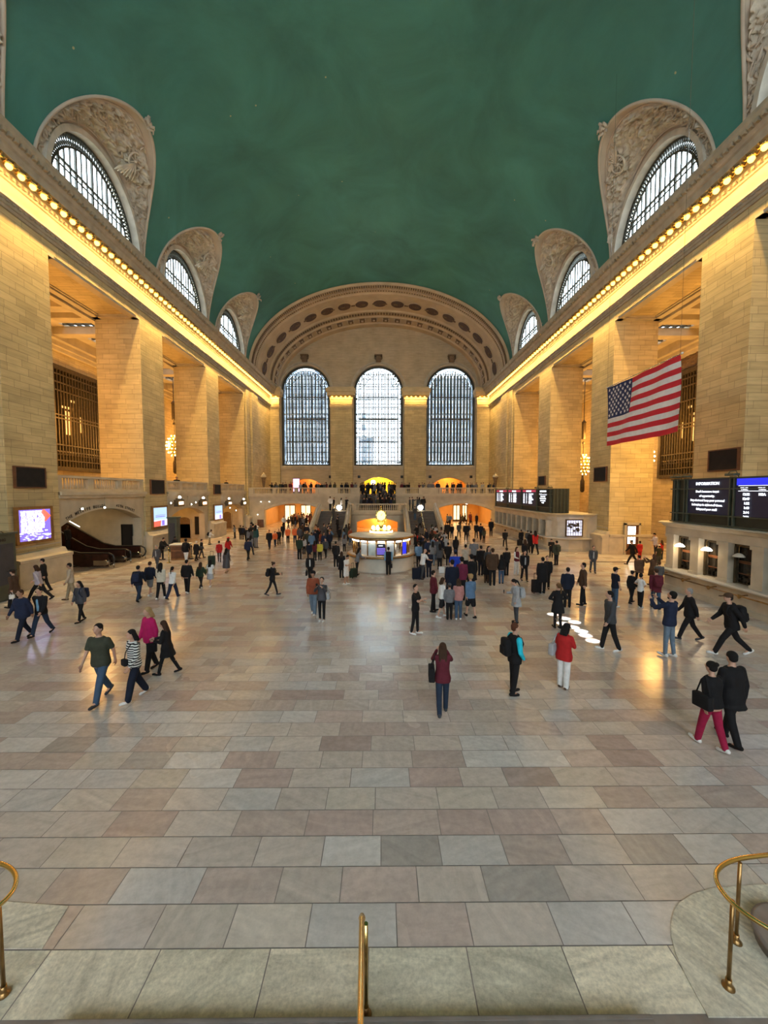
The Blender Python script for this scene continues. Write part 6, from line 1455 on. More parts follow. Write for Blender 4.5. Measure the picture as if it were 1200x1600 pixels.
def build_meshes(sp, vox):
    """sp: pose, fem, fat, top kind/len/sleeve, bottom kind, hair, hat -> dict of scratch objects"""
    P = POSES[sp['pose']]; fem = sp.get('fem', 0); K = skeleton(P, fem); fat = sp.get('fat', 1.0); T = K['T']; J = {}
    w_ = 0.90 if fem else 1.0
    # body: one surface
    t = Tubes(); t.loft(torso(0, fat, fem, 0.80), T)
    for n_ in 'LR':
        t.seg(K['h' + n_], K['k' + n_], 0.080 * fat ** .5, 0.055 * fat ** .3); t.seg(K['k' + n_], K['a' + n_], 0.053, 0.038)
        t.seg(K['k' + n_].lerp(K['a' + n_], 0.25) + Vector((0, -0.012, 0)), K['k' + n_].lerp(K['a' + n_], 0.45), 0.050, 0.044)
        a_ = K['a' + n_]; d = Vector((0, math.cos(K['p' + n_]), math.sin(K['p' + n_]))); t.seg(a_ + d * 0.0, a_ + Vector((0, 0, -0.045)) + d * 0.12, 0.040, 0.025)
        t.seg(K['s' + n_], K['e' + n_], 0.052 * w_ * fat ** .4, 0.040 * w_); t.seg(K['e' + n_], K['w' + n_], 0.037 * w_, 0.024 * w_)
        f = K['f' + n_]; W_ = K['w' + n_]; t.seg(W_, W_ + f * 0.055, 0.026, 0.030)
    t.seg(T @ Vector((0, -0.005, 1.42)), K['H'] @ Vector((0, -0.01, -0.04)), 0.056 * w_, 0.052 * w_)
    H = K['H']; t.ell((0, 0.0, 0.03), (0.074, 0.092, 0.092), H); t.ell((0, 0.022, -0.035), (0.056, 0.066, 0.078), H)
    t.seg(H @ Vector((0, 0.088, 0.02)), H @ Vector((0, 0.108, -0.022)), 0.010, 0.015, 6)
    for s_ in (-1, 1): t.ell((s_ * 0.076, -0.005, 0.0), (0.013, 0.022, 0.032), H)
    J['body'] = job(t, vox)
    # fingers, eyes, mouth are joined to the body mesh afterwards
    det = MB()
    if vox < 0.021:
        for s_, n_ in ((-1, 'L'), (1, 'R')):
            f = K['f' + n_]; W_ = K['w' + n_]; side = Vector((s_ * -1.0, 0, 0)); fw = Vector((0, 1, 0)); acr = (fw - f * fw.dot(f))
            if acr.length < 0.3: acr = Vector((0, 0, 1)) - f * f.z
            acr.normalize(); pal = f.cross(acr).normalized()
            if pal.x * s_ > 0: pal = -pal
            cx = W_ + f * 0.075
            det.cbox(W_ + f * 0.055, (0.013, 0.036, 0.040), Matrix((pal, acr, f)).transposed(), bev=0.010)
            for q, ln in enumerate((0.068, 0.078, 0.073, 0.056)):
                b0 = W_ + f * 0.088 + acr * (0.027 - 0.018 * q); m1 = b0 + f * ln * 0.5 + pal * 0.006; m2 = b0 + f * ln * 0.88 + pal * 0.024
                det.tube([b0, m1, m2], 0.008, 6, radii=[0.0092, 0.0085, 0.0068])
            b0 = W_ + f * 0.03 + acr * 0.032; det.tube([b0, b0 + acr * 0.022 + f * 0.028, b0 + acr * 0.028 + f * 0.058 + pal * 0.012], 0.01, 6, radii=[0.013, 0.011, 0.008])
        for s_ in (-1, 1):
            det.mi = 1; det.ball(H @ Vector((s_ * 0.030, 0.083, 0.016)), 0.013, 8, 5, (1.2, 0.8, 0.75)); det.cbox(H @ Vector((s_ * 0.031, 0.087, 0.040)), (0.019, 0.006, 0.005), H.to_3x3())
        det.mi = 2; det.cbox(H @ Vector((0, 0.085, -0.052)), (0.022, 0.006, 0.006), H.to_3x3()); det.mi = 0
        if sp.get('beard'): det.mi = 1; 
        if sp.get('glasses'):
            det.mi = 1
            for s_ in (-1, 1): det.cbox(H @ Vector((s_ * 0.034, 0.096, 0.016)), (0.026, 0.004, 0.016), H.to_3x3(), bev=0.003); det.bar(H @ Vector((s_ * 0.06, 0.09, 0.02)), H @ Vector((s_ * 0.078, 0.0, 0.02)), 0.003, 4)
        det.mi = 0
    J['_det'] = det
    # upper garment
    thick = {'tee': 0.012, 'shirt': 0.015, 'sweater': 0.022, 'jacket': 0.025, 'coat': 0.030, 'puffer': 0.05, 'dress': 0.018}[sp['top']]
    z0 = sp.get('len', {'tee': 0.83, 'shirt': 0.84, 'sweater': 0.84, 'jacket': 0.80, 'coat': 0.55, 'puffer': 0.85, 'dress': 0.45}[sp['top']])
    flare = {'coat': 0.045, 'dress': 0.07, 'jacket': 0.015}.get(sp['top'], 0.006)
    t = Tubes(); secs = torso(thick, fat, fem, min(z0, 0.9), flare)
    if z0 < 0.78:
        lg = max(abs(P[0][0]), abs(P[1][0])); secs = [((0, 0, z0), 0.17 * fat + thick + flare, 0.135 + thick + flare * 0.6 + lg * 0.0022)] + [x for x in torso(thick, fat, fem, 0.8, flare)]
    t.loft(secs, T)
    slv = sp.get('sleeve', 0.5 if sp['top'] == 'tee' else 1.0)
    if sp.get('slv2'): slv = 0; ts = Tubes()
    for n_ in 'LR':
        S_, E, W_ = K['s' + n_], K['e' + n_], K['w' + n_]; r0 = (0.052 * w_ + thick * 0.8) * fat ** .3
        t.seg(S_, T @ Vector((0, 0, 1.36)), r0 * 0.92, 0.06)
        if sp.get('slv2'): ts.seg(S_, E, r0, 0.042 * w_ + 0.016); ts.seg(E, E.lerp(W_, 0.97), 0.042 * w_ + 0.016, 0.030 * w_ + 0.012)
        if slv <= 0: continue
        if slv < 0.9: t.seg(S_, S_.lerp(E, min(0.98, slv * 1.35)), r0, r0 * 0.95)
        else:
            t.seg(S_, E, r0, 0.042 * w_ + thick * 0.8); t.seg(E, E.lerp(W_, 0.97 if slv >= 1 else 0.5), 0.042 * w_ + thick * 0.8, 0.030 * w_ + thick * 0.6)
    if sp.get('hood'): t.ell((0, -0.085, 1.43), (0.10, 0.06, 0.075), T)
    elif sp['top'] in ('jacket', 'coat', 'puffer'): t.seg(T @ Vector((-0.05, -0.03, 1.45)), T @ Vector((0.05, -0.03, 1.45)), 0.045, 0.045)
    J['top'] = job(t, vox * 1.05)
    if sp.get('slv2'): J['sleeves'] = job(ts, vox)
    # inner shirt front for open jackets
    if sp.get('inner'):
        t = Tubes(); t.loft([((0, 0.03, z), 0.052, 0.095 + thick * fat + (0.02 if z > 1 else 0.012)) for z in (0.95, 1.1, 1.25, 1.34)] + [((0, 0.015, 1.42), 0.035, 0.08)], T); J['shirt_front'] = job(t, vox)
    # lower garment
    bk = sp['bot']; t = Tubes(); wd = {'skinny': 0.004, 'trousers': 0.016, 'wide': 0.030, 'shorts': 0.022, 'skirt': 0.02, 'bare': 0.004}[bk]
    Tl = Matrix.Translation((0, 0, K['dz'])); t.loft([((0, 0, 0.80), 0.150 * fat + 0.008, 0.108 + 0.008), ((0, 0, 0.90), 0.168 * fat * w_ + 0.012, 0.120 + .006), ((0, 0, 1.0), 0.158 * fat * w_ + 0.006, 0.110)], Tl)
    for n_ in 'LR':
        h, kn, an = K['h' + n_], K['k' + n_], K['a' + n_]; r0 = 0.084 * fat ** .5 + wd * 0.6; r1 = 0.058 + wd; r2 = 0.044 + wd
        if bk == 'shorts': t.seg(h, h.lerp(kn, 0.88), r0 + 0.008, r1 + 0.022)
        elif bk in ('skirt', 'bare'): t.seg(h, h.lerp(kn, 0.4), r0, r0 * 0.95)
        else: t.seg(h, kn, r0, r1); t.seg(kn, an + Vector((0, 0, -0.01)), r1, r2)
    if bk == 'skirt': t.loft([((0, 0, 0.52), 0.22, 0.20), ((0, 0, 0.75), 0.19, 0.16), ((0, 0, 0.95), 0.16, 0.12)], Tl)
    far = vox > 0.024
    def shoe(t, n_, pad=0.0):
        a_ = K['a' + n_]; d = Vector((0, math.cos(K['p' + n_]), math.sin(K['p' + n_]))); up = Vector((0, -d.z, d.y)); hl = a_ - up * 0.045 - d * 0.045; tt = a_ - up * 0.052 + d * 0.165
        t.seg(hl, hl.lerp(tt, 0.5), 0.040 + pad, 0.042 + pad, 10); t.seg(hl.lerp(tt, 0.45), tt, 0.043 + pad, 0.032 + pad, 10); t.seg(a_, hl, 0.042, 0.042)
    if far:
        for n_ in 'LR': shoe(t, n_)
    J['bottom'] = job(t, vox * 1.05)
    if not far:
        for n_ in 'LR':
            t = Tubes(); shoe(t, n_, 0.002); J['shoe' + n_] = job(t, vox * 0.8, 1)
    # hair
    hk = sp.get('hair', 'short')
    if hk != 'bald':
        t = Tubes(); g = {'short': 0.010, 'curly': 0.028}.get(hk, 0.014)
        t.ell((0, -0.016 - g * 0.4, 0.046), (0.076 + g, 0.086 + g, 0.080 + g), H)
        t.ell((0, -0.045, -0.005), (0.064 + g, 0.055 + g, 0.07), H)
        if hk in ('long', 'ponytail') or hk == 'bob':
            ln = {'long': 0.30, 'bob': 0.13, 'ponytail': 0.26}[hk]
            if hk == 'ponytail': t.seg(H @ Vector((0, -0.10, 0.04)), H @ Vector((0, -0.15, -0.04)), 0.032, 0.035); t.seg(H @ Vector((0, -0.15, -0.04)), H @ Vector((0, -0.135, -ln)), 0.035, 0.018)
            else:
                for x in (-0.05, 0, 0.05): t.seg(H @ Vector((x, -0.055, 0.0)), T @ Vector((x * 1.3, -0.10, 1.62 - ln)), 0.052, 0.040)
                for x in (-0.078, 0.078): t.seg(H @ Vector((x * .95, -0.01, 0.02)), H @ Vector((x * 1.08, -0.035, -min(ln, .2))), 0.026, 0.028)
        if hk == 'bun': t.ell((0, -0.12, 0.09), (0.045, 0.045, 0.045), H)
        if hk == 'curly': 
            for q in range(9): a_ = q * 0.7; t.ell((0.07 * math.cos(a_), -0.03 + 0.07 * math.sin(a_), 0.09 + 0.02 * math.sin(q * 2.1)), (0.045, 0.045, 0.045), H)
        if sp.get('beard'): t.ell((0, 0.045, -0.075), (0.052, 0.05, 0.042), H)
        # keep the face clear
        J['hair'] = job(t, vox, 1)
    if sp.get('hat'):
        t = Tubes(); t.ell((0, -0.012, 0.065), (0.092, 0.108, 0.082), H)
        if sp['hat'] == 'cap': t.loft([((0, 0.14, 0.062), 0.062, 0.075), ((0, 0.14, 0.076), 0.062, 0.075)], H)
        if sp['hat'] == 'brim': t.loft([((0, 0, 0.055), 0.17, 0.18), ((0, 0, 0.075), 0.17, 0.18)], H)
        J['hat'] = job(t, vox * .8, 1)
    return J, K
PEND = []       # (root list, K) resolved after one evaluation
CACHE = {}
def make_person(px, fy, hy, heading, label, group=None, lod=0, z=0.0, merge=False, pos=None, Hm=None, skin='l', hairc='b', topc='black', botc='black', shoec='black', innerc='white', hatc='black', slc='white', name='person', **sp):
    sp.setdefault('pose', 'stand'); sp.setdefault('top', 'jacket'); sp.setdefault('bot', 'trousers')
    p = pos if pos is not None else at_z(px, fy, z)
    if Hm is None:
        hd = at_y(px, hy, p.y); Hm = hd.z - z
    sc = max(1.42, min(2.0, Hm)) / 1.75
    vox = (0.0155, 0.022, 0.034)[lod]
    key = (tuple(sorted((k, v) for k, v in sp.items() if k != 'inner')), bool(sp.get('inner')), lod)
    if key not in CACHE: CACHE[key] = [None, None, sp, vox]
    if merge: MERGE.append((key, p, sc, heading, dict(skin=skin, hair=hairc, top=topc, bottom=botc))); return None
    PEND.append((key, p, sc, heading, label, group, dict(skin=skin, hair=hairc, top=topc, bottom=botc, shoeL=shoec, shoeR=shoec, shirt_front=innerc, hat=hatc, sleeves=slc), lod, name))
    return len(PEND) - 1
ATT = []
def attach(idx, kind, color, label, **kw): ATT.append((idx, kind, color, label, kw))
NAMEOF = dict(top='top', bottom='trousers', shoeL='shoe', shoeR='shoe', hair='hair', hat='hat', shirt_front='shirt_front', sleeves='sleeves')
def col(c): return c if not isinstance(c, str) else C[c]
MERGE = []
def resolve_people():
    todo = [(k, v) for k, v in CACHE.items()]; allobs = []
    for k, v in todo:
        J, K = build_meshes(v[2], v[3]); v[0] = J; v[1] = K
        for nm, o in J.items():
            if nm != '_det': TMP.collection.objects.link(o)
    TMP.view_layers[0].update(); dg = TMP.view_layers[0].depsgraph
    for k, v in todo:
        J = v[0]; R = {}
        for nm, o in J.items():
            if nm == '_det': continue
            me = bpy.data.meshes.new_from_object(o.evaluated_get(dg), depsgraph=dg); R[nm] = me
            if nm == 'hair':       # open the hairline over the face
                H = v[1]['H'].inverted(); bm = bmesh.new(); bm.from_mesh(me)
                dl = [w for w in bm.verts if (lambda q: (q.y > 0.058 and q.z < 0.066 and q.z > -0.06 and abs(q.x) < 0.07) or (q.y > 0.035 and -0.05 < q.z < 0.035))(H @ w.co)]
                if not v[2].get('beard') or True: bmesh.ops.delete(bm, geom=dl, context='VERTS')
                bm.to_mesh(me); bm.free()
            for pgn in me.polygons: pgn.use_smooth = True
        det = J['_det']
        if len(det.bm.verts):
            bm = bmesh.new(); bm.from_mesh(R['body']); tmp = bpy.data.meshes.new('d'); bmesh.ops.recalc_face_normals(det.bm, faces=det.bm.faces[:]); det.bm.to_mesh(tmp); bm.from_mesh(tmp); bm.to_mesh(R['body']); bm.free(); bpy.data.meshes.remove(tmp)
        det.bm.free(); v[0] = R
        for nm, me in R.items():
            me.materials.clear(); me.materials.append(None)
            if nm == 'body': me.materials.append(M('eye_dark')); me.materials.append(M('lip'))
    for k, v in todo: pass
    for o in list(TMP.collection.objects):
        d = o.data; bpy.data.objects.remove(o); bpy.data.meshes.remove(d)
    roots = []
    for key, p, sc, heading, label, group, cc, lod, name in PEND:
        R = CACHE[key][0]; b = link(name, R['body'], None, p); b.rotation_euler = (0, 0, -math.radians(heading)); b.scale = (sc,) * 3; tag(b, label, 'person', group)
        b.material_slots[0].link = 'OBJECT'; b.material_slots[0].material = M('skin_' + cc['skin'])
        for nm, me in R.items():
            if nm == 'body': continue
            sp = key[0]; bk = dict(sp)['bot']; n2 = NAMEOF[nm]
            if nm == 'bottom' and bk in ('shorts', 'skirt'): n2 = bk
            if nm == 'top': n2 = dict(sp)['top'].replace('tee', 't_shirt').replace('puffer', 'jacket')
            if nm == 'hat' and dict(sp).get('hat') == 'cap': n2 = 'cap'
            o = link(n2, me, b); c_ = cc[nm]
            mt = MATS.get(c_) if isinstance(c_, str) and c_ in MATS else (fabric(HC[c_]) if nm == 'hair' else fabric(col(c_)))
            o.material_slots[0].link = 'OBJECT'; o.material_slots[0].material = mt
        roots.append(b)
    # the farthest figures, past the three hundred that show largest: one object
    if MERGE:
        bm = bmesh.new(); mats = []; 
        for key, p, sc, heading, cc in MERGE:
            R = CACHE[key][0]; Mx = Matrix.Translation(p) @ Matrix.Rotation(-math.radians(heading), 4, 'Z') @ Matrix.Scale(sc, 4)
            for nm, me in R.items():
                mt = MATS['skin_' + cc['skin']] if nm == 'body' else (fabric(HC[cc[nm]]) if nm == 'hair' else fabric(col(cc[nm])))
                if mt not in mats: mats.append(mt)
                mi = mats.index(mt); n0 = len(bm.faces); m2 = me.copy(); m2.transform(Mx); bm.from_mesh(m2); bpy.data.meshes.remove(m2); bm.faces.ensure_lookup_table()
                for f in bm.faces[n0:]: f.material_index = mi
        me = bpy.data.meshes.new('distant_crowd'); bm.to_mesh(me); bm.free()
        for mt in mats: me.materials.append(mt)
        tag(link('distant_crowd', me), 'dense dark crowd along the far balcony and at the top of the central stairs', 'crowd', None, 'stuff')
    for idx, kind, color, label, kw in ATT:
        b = roots[idx]; K = CACHE[PEND[idx][0]][1]; T = K['T']; nm = kind.replace('_l', ''); MT = b.matrix_basis
        mc = fabric(col(color)); off = kw.get('off', (0, 0, 0))
        def emptyat(nm, cat): 
            e_ = bpy.data.objects.new(nm, None); COL.objects.link(e_); e_.location = b.location; e_.rotation_euler = b.rotation_euler; e_.scale = b.scale; return tag(e_, label, cat, kw.get('group'))
        if kind == 'backpack':
            r = emptyat('backpack', 'backpack'); m = MB(); c = T @ Vector((0, -0.235, 1.20)); m.cbox(c, (0.145, 0.085, 0.21), T.to_3x3(), bev=0.06); m.build('pack', mc, r)
            m = MB(); m.cbox(T @ Vector((0, -0.325, 1.13)), (0.105, 0.03, 0.10), T.to_3x3(), bev=0.025); m.build('pocket', mc, r)
            for s_ in (-1, 1):
                m = MB(); m.tube([T @ Vector((s_ * 0.09, -0.17, 1.36)), T @ Vector((s_ * 0.105, -0.05, 1.475)), T @ Vector((s_ * 0.115, 0.10, 1.42)), T @ Vector((s_ * 0.125, 0.155, 1.28)), T @ Vector((s_ * 0.15, 0.06, 1.10)), T @ Vector((s_ * 0.12, -0.16, 1.06))], 0.018, 6); m.build('strap', mc, r)
        elif kind in ('shoulder_bag', 'tote_bag'):
            s_ = kw.get('side', -1); r = emptyat(kind, 'bag'); big = kw.get('big', 1.0); c = T @ Vector((s_ * 0.27, -0.04, 1.02)); m = MB(); m.cbox(c, (0.06 * big, 0.16 * big, 0.13 * big), T.to_3x3(), bev=0.03); m.build('bag_body', mc, r)
            m = MB(); m.tube([c + Vector((0, -0.12 * big, 0.11 * big)), T @ Vector((s_ * 0.20, -0.05, 1.42)), T @ Vector((s_ * 0.17, 0.0, 1.49)), T @ Vector((s_ * 0.20, 0.05, 1.40)), c + Vector((0, 0.12 * big, 0.11 * big))], 0.014, 6); m.build('strap', mc, r)
        elif kind == 'hand_bag':
            n_ = kw.get('hand', 'L'); r = emptyat('tote_bag' if kw.get('tote') else 'handbag', 'bag'); h = K['w' + n_] + K['f' + n_] * 0.10; big = kw.get('big', 1.0); m = MB(); m.cbox(h + Vector((0, 0, -0.12 - 0.15 * big)), (0.05 * big, 0.15 * big, 0.14 * big), bev=0.02); m.build('bag_body', mc, r)
            for dx in (-0.03, 0.03):
                m = MB(); m.tube([h + Vector((dx, -0.08 * big, -0.13)), h + Vector((dx * 0.3, -0.03, -0.01)), h + Vector((dx * 0.3, 0.03, -0.01)), h + Vector((dx, 0.08 * big, -0.13))], 0.008, 6); m.build('handle', mc, r)
        elif kind == 'phone':
            n_ = kw.get('hand', 'R'); r = emptyat('phone', 'phone'); h = K['w' + n_] + K['f' + n_] * 0.12; m = MB(); m.cbox(h + Vector((0, 0.015, 0.03)), (0.038, 0.006, 0.075), bev=0.004); m.build('case', fabric(C['black']), r)
            m = MB(); m.cbox(h + Vector((0, 0.008, 0.03)), (0.034, 0.001, 0.070)); m.build('screen', 'slate', r)
        elif kind == 'belt_bag':
            r = emptyat('crossbody_bag', 'bag'); m = MB(); m.cbox(T @ Vector((0.10, 0.17, 0.98)), (0.10, 0.05, 0.08), bev=0.035); m.build('bag_body', mc, r)
            m = MB(); m.tube([T @ Vector((0.16, 0.15, 1.0)), T @ Vector((0.02, 0.165, 1.25)), T @ Vector((-0.12, 0.09, 1.46)), T @ Vector((-0.12, -0.10, 1.42)), T @ Vector((0.02, -0.16, 1.22)), T @ Vector((0.20, -0.03, 1.0))], 0.011, 6); m.build('strap', mc, r)
def suitcase(px, py, color, label, rz=0.0, h=0.62):
    p = at_z(px, py); r = empty('suitcase', p, rz, label, 'suitcase'); m = MB(); m.cbox((0, 0, 0.06 + h / 2), (0.22, 0.13, h / 2), bev=0.04); m.build('shell', fabric(col(color)), r)
    m = MB()
    for s_ in (-1, 1): m.bar((s_ * 0.10, 0.06, 0.05 + h), (s_ * 0.10, 0.06, 0.36 + h), 0.010, 6)
    m.bar((-0.11, 0.06, 0.36 + h), (0.11, 0.06, 0.36 + h), 0.016, 6); m.build('handle', 'black_metal', r)
    for x in (-0.17, 0.17):
        for y in (-0.09, 0.09): m = MB(); m.lathe([(0.032, -0.012), (0.032, 0.012)], (x, y, 0.034), 10, True, 'x'); m.build('wheel', 'rubber', r)
    m = MB(); 
    for x in (-0.12, -0.04, 0.04, 0.12): m.box(x - 0.006, x + 0.006, -0.138, -0.125, 0.12, h)
    m.build('ribs', 'black_metal', r)
# ------------------------------------------------------------------ foreground and middle distance: one by one
PP = make_person
a = PP(160, 1094, 972, 182, 'man in an olive T-shirt and blue jeans walking towards the viewer', pose='walk', top='tee', topc='olive', botc='jean', shoec='dgrey', fat=1.12, hairc='k', hair='short')
a = PP(212, 1092, 983, 212, 'woman in a black and white striped sweater and navy trousers, arm held out', pose='out', fem=1, top='sweater', topc='stripes', botc='dnavy', shoec='white', hair='bob', hairc='k', bot='wide')
attach(a, 'belt_bag', 'black', 'black crossbody bag worn by the woman in the striped sweater')
PP(236, 1048, 949, 205, 'blonde woman in a magenta blazer and black trousers', pose='stroll', fem=1, top='jacket', topc='magenta', botc='black', hair='bob', hairc='y', shoec='black', fat=.97)
a = PP(262, 1053, 969, 262, 'long-haired woman in a black coat walking left, right of the magenta blazer', pose='phonewalk', fem=1, top='coat', topc='black', botc='black', hair='long', hairc='b', bot='skinny', len=0.62, shoec='black')
attach(a, 'hand_bag', 'black', 'black handbag carried by the woman in the black coat', hand='R')
PP(37, 999, 920, 185, 'heavy-set man in a navy jacket walking at the left edge', pose='walk', top='jacket', topc='navy', botc='dnavy', fat=1.2, hairc='b', skin='m', glasses=1)
PP(66, 992, 917, 178, 'man in an open black jacket over a light blue shirt', pose='walk2', top='jacket', topc='black', inner=1, innerc='lblue', botc='djean', hairc='k')
a = PP(127, 972, 908, 190, 'woman in a denim jacket and scarf with black trousers near the escalators', pose='stroll', fem=1, top='jacket', topc='slate', inner=1, innerc='dgrey', botc='black', bot='skinny', hair='bob', hairc='k')
attach(a, 'backpack', 'navy', 'blue backpack worn by the woman in the denim jacket')
PP(112, 938, 880, 235, 'man in beige top and khaki trousers stepping away from the escalators', pose='stroll2', top='sweater', topc='beige', botc='khaki', hairc='k', skin='m', shoec='brown')
PP(62, 938, 880, 262, 'person in a pale lilac shirt and black trousers striding left by the wall', pose='stride', fem=1, top='shirt', topc='lilac', botc='black', hair='bob', hairc='b')
PP(70, 925, 873, 240, 'dark-haired person behind the pale lilac shirt by the left wall', pose='stroll', top='jacket', topc='black', botc='black', hairc='k')
a = PP(24, 950, 890, 262, 'person in a dark brown coat and black hat beside the directory kiosk', pose='stroll', top='coat', topc='brown', botc='black', hat='brim', hatc='black', len=.7)
attach(a, 'hand_bag', 'white', 'pale handbag held by the person beside the directory kiosk', hand='L', big=.7)
# row of youths with their backs turned
a = PP(217, 939, 883, 352, 'person in a dark navy hoodie and jeans, leftmost of the row walking away', pose='walk', top='jacket', topc='dnavy', botc='djean', hairc='k')
attach(a, 'backpack', 'navy', 'navy backpack on the leftmost of the row walking away')
PP(235, 931, 878, 5, 'person in a navy top, pale shorts and white socks in the row walking away', pose='stroll', top='sweater', topc='dnavy', bot='shorts', botc='grey', shoec='white', hairc='b', hood=1)
PP(252, 936, 880, 355, 'girl with long black hair, cream top and black trousers walking away', pose='stroll2', fem=1, top='sweater', topc='cream', botc='black', hair='long', hairc='k', shoec='white')
PP(270, 935, 885, 8, 'girl with a black ponytail, white top and wide navy jeans walking away', pose='walk2', fem=1, top='shirt', topc='white', botc='navy', bot='wide', hair='ponytail', hairc='k', shoec='dnavy')
PP(293, 927, 875, 0, 'broad person all in black with white shoes in the row walking away', pose='wide', top='sweater', topc='black', botc='black', shoec='white', hairc='k', fat=1.12)
PP(314, 921, 879, 2, 'girl with long dark hair in a dark green top and black leggings', pose='walk', fem=1, top='sweater', topc='dgreen', botc='black', bot='skinny', hair='long', hairc='b', shoec='white')
a = PP(329, 917, 878, 5, 'girl in white top and pale skirt with a green bag, rightmost of the row', pose='stroll', fem=1, top='tee', topc='white', bot='skirt', botc='lgrey', hair='long', hairc='k', shoec='white')
attach(a, 'shoulder_bag', 'green', 'green shoulder bag of the rightmost girl in the row')
PP(246, 890, 852, 185, 'man in a dark jacket over a grey shirt near the help desk', pose='stroll', top='jacket', topc='slate', inner=1, innerc='lgrey', botc='dgrey', hairc='g')
PP(253, 875, 840, 90, 'person in a bulky black coat leaning at the help desk', pose='lean', top='puffer', topc='black', botc='black', fat=1.15, hairc='k')
PP(276, 866, 838, 190, 'help desk attendant in black seated behind the wooden desk', pose='lean', top='shirt', topc='black', botc='black', skin='d', hairc='k', hat='cap')
a = PP(291, 880, 841, 350, 'woman in a black jacket and white trousers near the help desk', pose='walk', fem=1, top='jacket', topc='black', botc='white', hairc='k', skin='d', hair='bun')
attach(a, 'backpack', 'black', 'black backpack near the help desk')
PP(307, 876, 846, 20, 'person in a long black coat right of the help desk', pose='stroll', top='coat', topc='black', botc='black', hairc='w', hat='cap', hatc='cream')
a = PP(315, 872, 843, 60, 'person in black carrying a round dark bag right of the help desk', pose='stroll', top='jacket', topc='black', botc='dgrey', hairc='k')
attach(a, 'shoulder_bag', 'dgrey', 'dark round shoulder bag right of the help desk', side=1)
PP(343, 878, 845, 340, 'woman in a red coat walking away and pulling a dark suitcase', pose='pull', fem=1, top='jacket', topc='red', botc='brown', bot='skinny', hairc='k', hair='short', len=0.78)
suitcase(331, 884, 'dgreen', 'dark green suitcase pulled by the woman in the red coat', 0.2)
PP(357, 871, 839, 10, 'woman in a red coat and wide red hat', pose='walk', fem=1, top='jacket', topc='red', botc='dgrey', hair='long', hairc='b', hat='brim', hatc='red', len=.75)
PP(354, 895, 857, 15, 'woman in a long grey dress walking away', pose='stroll', fem=1, top='dress', topc='slate', botc='grey', bot='bare', hair='long', hairc='k', len=.35, shoec='tan')
a = PP(328, 851, 828, 60, 'person in a white shirt and khaki trousers leaning on the stone ledge', pose='lean', top='shirt', topc='white', botc='khaki', hairc='k', skin='d', lod=1)
attach(a, 'backpack', 'black', 'black backpack on the person at the stone ledge')
# centre left
a = PP(426, 930, 878, 88, 'woman all in black walking right while looking at a phone', pose='phonewalk', fem=1, top='jacket', topc='black', botc='black', bot='skinny', hairc='b', hair='bun', hood=1, shoec='dgrey')
attach(a, 'backpack', 'black', 'small black backpack worn by the woman looking at a phone'); attach(a, 'phone', 'black', 'phone held by the woman in black at centre left')
a = PP(485, 908, 865, 178, 'man in a black suit with an open white shirt walking towards the viewer', pose='stroll', top='jacket', topc='black', inner=1, innerc='white', botc='black', hairc='k', skin='m', len=.78)
attach(a, 'hand_bag', 'black', 'black briefcase carried by the man in the suit', hand='R')
a = PP(490, 960, 893, 185, 'person in a rust-coloured jacket and pale jeans half hidden behind the photographer', pose='stroll', fem=1, top='puffer', topc='rust', botc='ljean', bot='wide', hair='curly', hairc='k', shoec='white', skin='m')
a = PP(503, 971, 903, 184, 'woman in a navy sweatshirt and black leggings raising a phone to take a picture', pose='photo', fem=1, top='sweater', topc='slate', botc='black', bot='skinny', hair='bun', hairc='k', shoec='white')
attach(a, 'phone', 'black', 'phone raised by the woman in the navy sweatshirt')
attach(a, 'tote_bag', 'lgrey', 'pale shopping bag hanging at the side of the woman in the navy sweatshirt', side=-1)
PP(541, 913, 867, 120, 'man in a white T-shirt and white shorts looking down at his hands', pose='phone', top='tee', topc='white', bot='shorts', botc='white', shoec='white', hairc='k', skin='m')
PP(534, 903, 862, 10, 'person in a long black coat just behind the man in white', pose='stand', fem=1, top='coat', topc='black', botc='black', hairc='b', hair='long')
PP(558, 899, 856, 60, 'person in a black and white patterned top beside the booth', pose='lean', top='shirt', topc='grey', botc='black', hairc='k', fem=1, hair='long')
suitcase(552, 903, 'dgreen', 'dark green suitcase standing left of the information booth', 0.9, .5)
a = PP(607, 898, 855, 2, 'man in a black waistcoat with pale blue sleeves facing the booth counter', pose='stand', top='shirt', topc='black', botc='black', hairc='k', slv2=1, slc='lblue')
attach(a, 'hand_bag', 'black', 'black bag held by the man at the booth counter', hand='R', big=.9)
a = PP(649, 991, 914, 118, 'man in a black T-shirt and black trousers crossing his arms over his chest', pose='chest', top='tee', topc='black', botc='black', bot='skinny', shoec='white', hairc='k', len=.82)
a = PP(691, 1114, 1005, 5, 'woman with brown hair in a maroon jacket and blue jeans walking away', pose='photowalk', fem=1, top='jacket', topc='maroon', botc='djean', hair='long', hairc='b', shoec='dgrey', fat=1.05)
attach(a, 'shoulder_bag', 'black', 'large black shoulder bag of the woman in the maroon jacket', big=1.25)
a = PP(803, 1085, 975, 78, 'person in a black vest with bright cyan sleeves standing in profile', pose='pockets', top='jacket', topc='black', botc='black', hairc='r', shoec='black', slv2=1, slc='cyan')
attach(a, 'backpack', 'black', 'black backpack of the person with cyan sleeves')
a = PP(880, 1075, 976, 48, 'woman in a red jacket, white trousers and black cap', pose='phone', fem=1, top='jacket', topc='red', botc='white', bot='wide', hat='cap', hair='bob', hairc='k', shoec='brown', fat=1.12, len=.78)
attach(a, 'tote_bag', 'lgrey', 'silver tote bag of the woman in the red jacket', side=-1, big=1.2)
